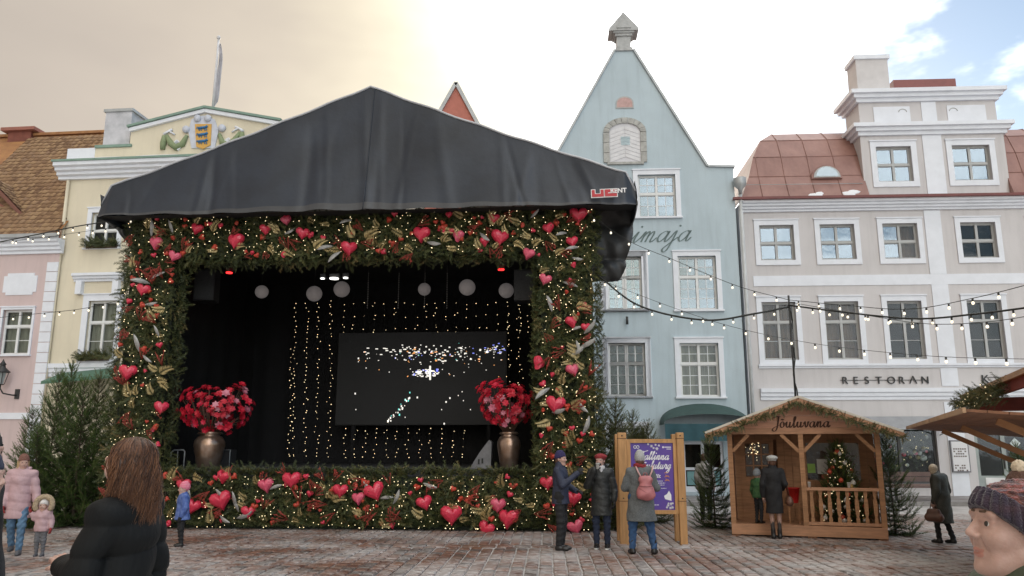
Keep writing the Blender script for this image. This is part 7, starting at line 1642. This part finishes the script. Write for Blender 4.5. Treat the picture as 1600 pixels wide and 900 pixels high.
for i in range(3000):
    a = r_.uniform(-.62, math.pi + .62); x, y = math.cos(a), math.sin(a)          # azimuth round the back of the head
    top = r_.uniform(.15, 1.0) ** .6; ph = top * 1.45; rr2 = r_.uniform(1.0, 1.13); ln = r_.uniform(.15, .31) * (1.0 if y > -.1 else .8); wv = r_.uniform(0, 6.28); wa = r_.uniform(.004, .022) if r_.random() < .85 else r_.uniform(.02, .04); q = []
    for k in range(ns):
        t = k / (ns - 1); e_ = ph * (1 - min(1, t * 2.4))
        if t * 2.4 < 1: pt_ = np.array([.083 * x * math.cos(e_), .025 + .093 * y * math.cos(e_), .042 + .090 * math.sin(e_)]) * np.array([rr2, rr2, 1 + .3 * (rr2 - 1)])
        else:
            d_ = (t * 2.4 - 1) / 1.4; fl = 1 + .03 * d_; pt_ = np.array([.083 * x * rr2 * fl, .025 + .093 * y * rr2 * (1 + .05 * d_) + .02 * d_, .042 - ln * d_])
        pt_[:2] += wa * np.array([math.sin(wv + 9 * t), math.cos(wv * 1.3 + 8 * t)]) * t; q.append(T(pt_))
    w0 = r_.uniform(.0012, .0026); col_ = np.clip(r_.beta(2, 2.2) + .12 * (x > .5), 0, 1); b_ = len(V)
    for k, pt_ in enumerate(q):
        w_ = w0 * (1 - .8 * (k / (ns - 1)) ** 3)
        for j in range(3): V.append(pt_ + w_ * (np.array([math.cos(2.1 * j + a), math.sin(2.1 * j + a), .3 * (j == 1)])))
    for k in range(ns - 1):
        for j in range(3): Fc.append((b_ + 3 * k + j, b_ + 3 * k + (j + 1) % 3, b_ + 3 * k + 3 + (j + 1) % 3, b_ + 3 * k + 3 + j)); Rn.append(np.clip(col_ + .25 * k / ns - .1, 0, 1))
tag(put('hair_strands', mesh_np('hair_strands', np.array(V), np.array(Fc), [hair_m], rnd=Rn, smooth=True), None, fo), kind='stuff')
# ---------------------------------------------------------------- foreground: woman in a multicoloured knit hat
def knit(name, stops, sc):
    m = bpy.data.materials.new(name); m.use_nodes = True; t = m.node_tree; p_ = t.nodes['Principled BSDF']; p_.inputs['Roughness'].default_value = .95; p_.inputs['Sheen Weight'].default_value = .3
    tc_ = t.nodes.new('ShaderNodeTexCoord'); mp_ = t.nodes.new('ShaderNodeMapping'); mp_.inputs['Scale'].default_value = (1, 1, 2.4); t.links.new(tc_.outputs['Object'], mp_.inputs[0])
    n_ = t.nodes.new('ShaderNodeTexNoise'); n_.inputs['Scale'].default_value = sc; n_.inputs['Detail'].default_value = 4; t.links.new(mp_.outputs[0], n_.inputs['Vector'])
    r2 = t.nodes.new('ShaderNodeValToRGB'); t.links.new(n_.outputs[0], r2.inputs[0]); el = r2.color_ramp.elements; el[0].position = stops[0][0]; el[0].color = stops[0][1] + (1,); el[1].position = stops[-1][0]; el[1].color = stops[-1][1] + (1,)
    for q_, c_ in stops[1:-1]: k = el.new(q_); k.color = c_ + (1,)
    t.links.new(r2.outputs[0], p_.inputs['Base Color'])
    w_ = t.nodes.new('ShaderNodeTexVoronoi'); w_.inputs['Scale'].default_value = 190; t.links.new(tc_.outputs['Object'], w_.inputs['Vector']); b = t.nodes.new('ShaderNodeBump'); b.inputs['Strength'].default_value = .8; b.inputs['Distance'].default_value = .004; t.links.new(w_.outputs['Distance'], b.inputs['Height']); t.links.new(b.outputs[0], p_.inputs['Normal'])
    return m
crown_m = knit('multicolour_knit', [(.28, (.03, .02, .04)), (.42, (.075, .03, .03)), (.50, (.15, .05, .035)), (.56, (.30, .10, .10)), (.61, (.07, .03, .03)), (.69, (.20, .15, .19)), (.78, (.04, .02, .03))], 26)
cuff_m = knit('purple_knit', [(.3, (.014, .012, .026)), (.5, (.030, .019, .036)), (.75, (.055, .028, .04))], 12)
p = at(1589, 824, 2.2)
ch_ = lambda P: (.0028 * np.sin(P[:, 0] * 240 + 3 * np.sin(P[:, 1] * 80)) * np.sin(P[:, 1] * 230 + P[:, 2] * 150) + .0016 * np.sin(P[:, 2] * 420)).astype(np.float32)
person('woman in a multicoloured knit hat at the right foreground, face in profile', (p[0], p[1], 0), -92, 1.722, dict(m=mat('olive_coat', (.055, .065, .038), .8, .2, 5, .3, 60), hem=.5, t=.02, res=.012, ch=.03), dict(m=jeansd), dict(m=shoe_b, h=.05), hat=dict(k='low', m=crown_m, low=.040, lowb=-.075, cuff=cuff_m, chh=.062, nr=24, ra=.005, disp=ch_), hair=dict(m=brownh), hres=.0036, age=1, htilt=-9, hs=1.02)
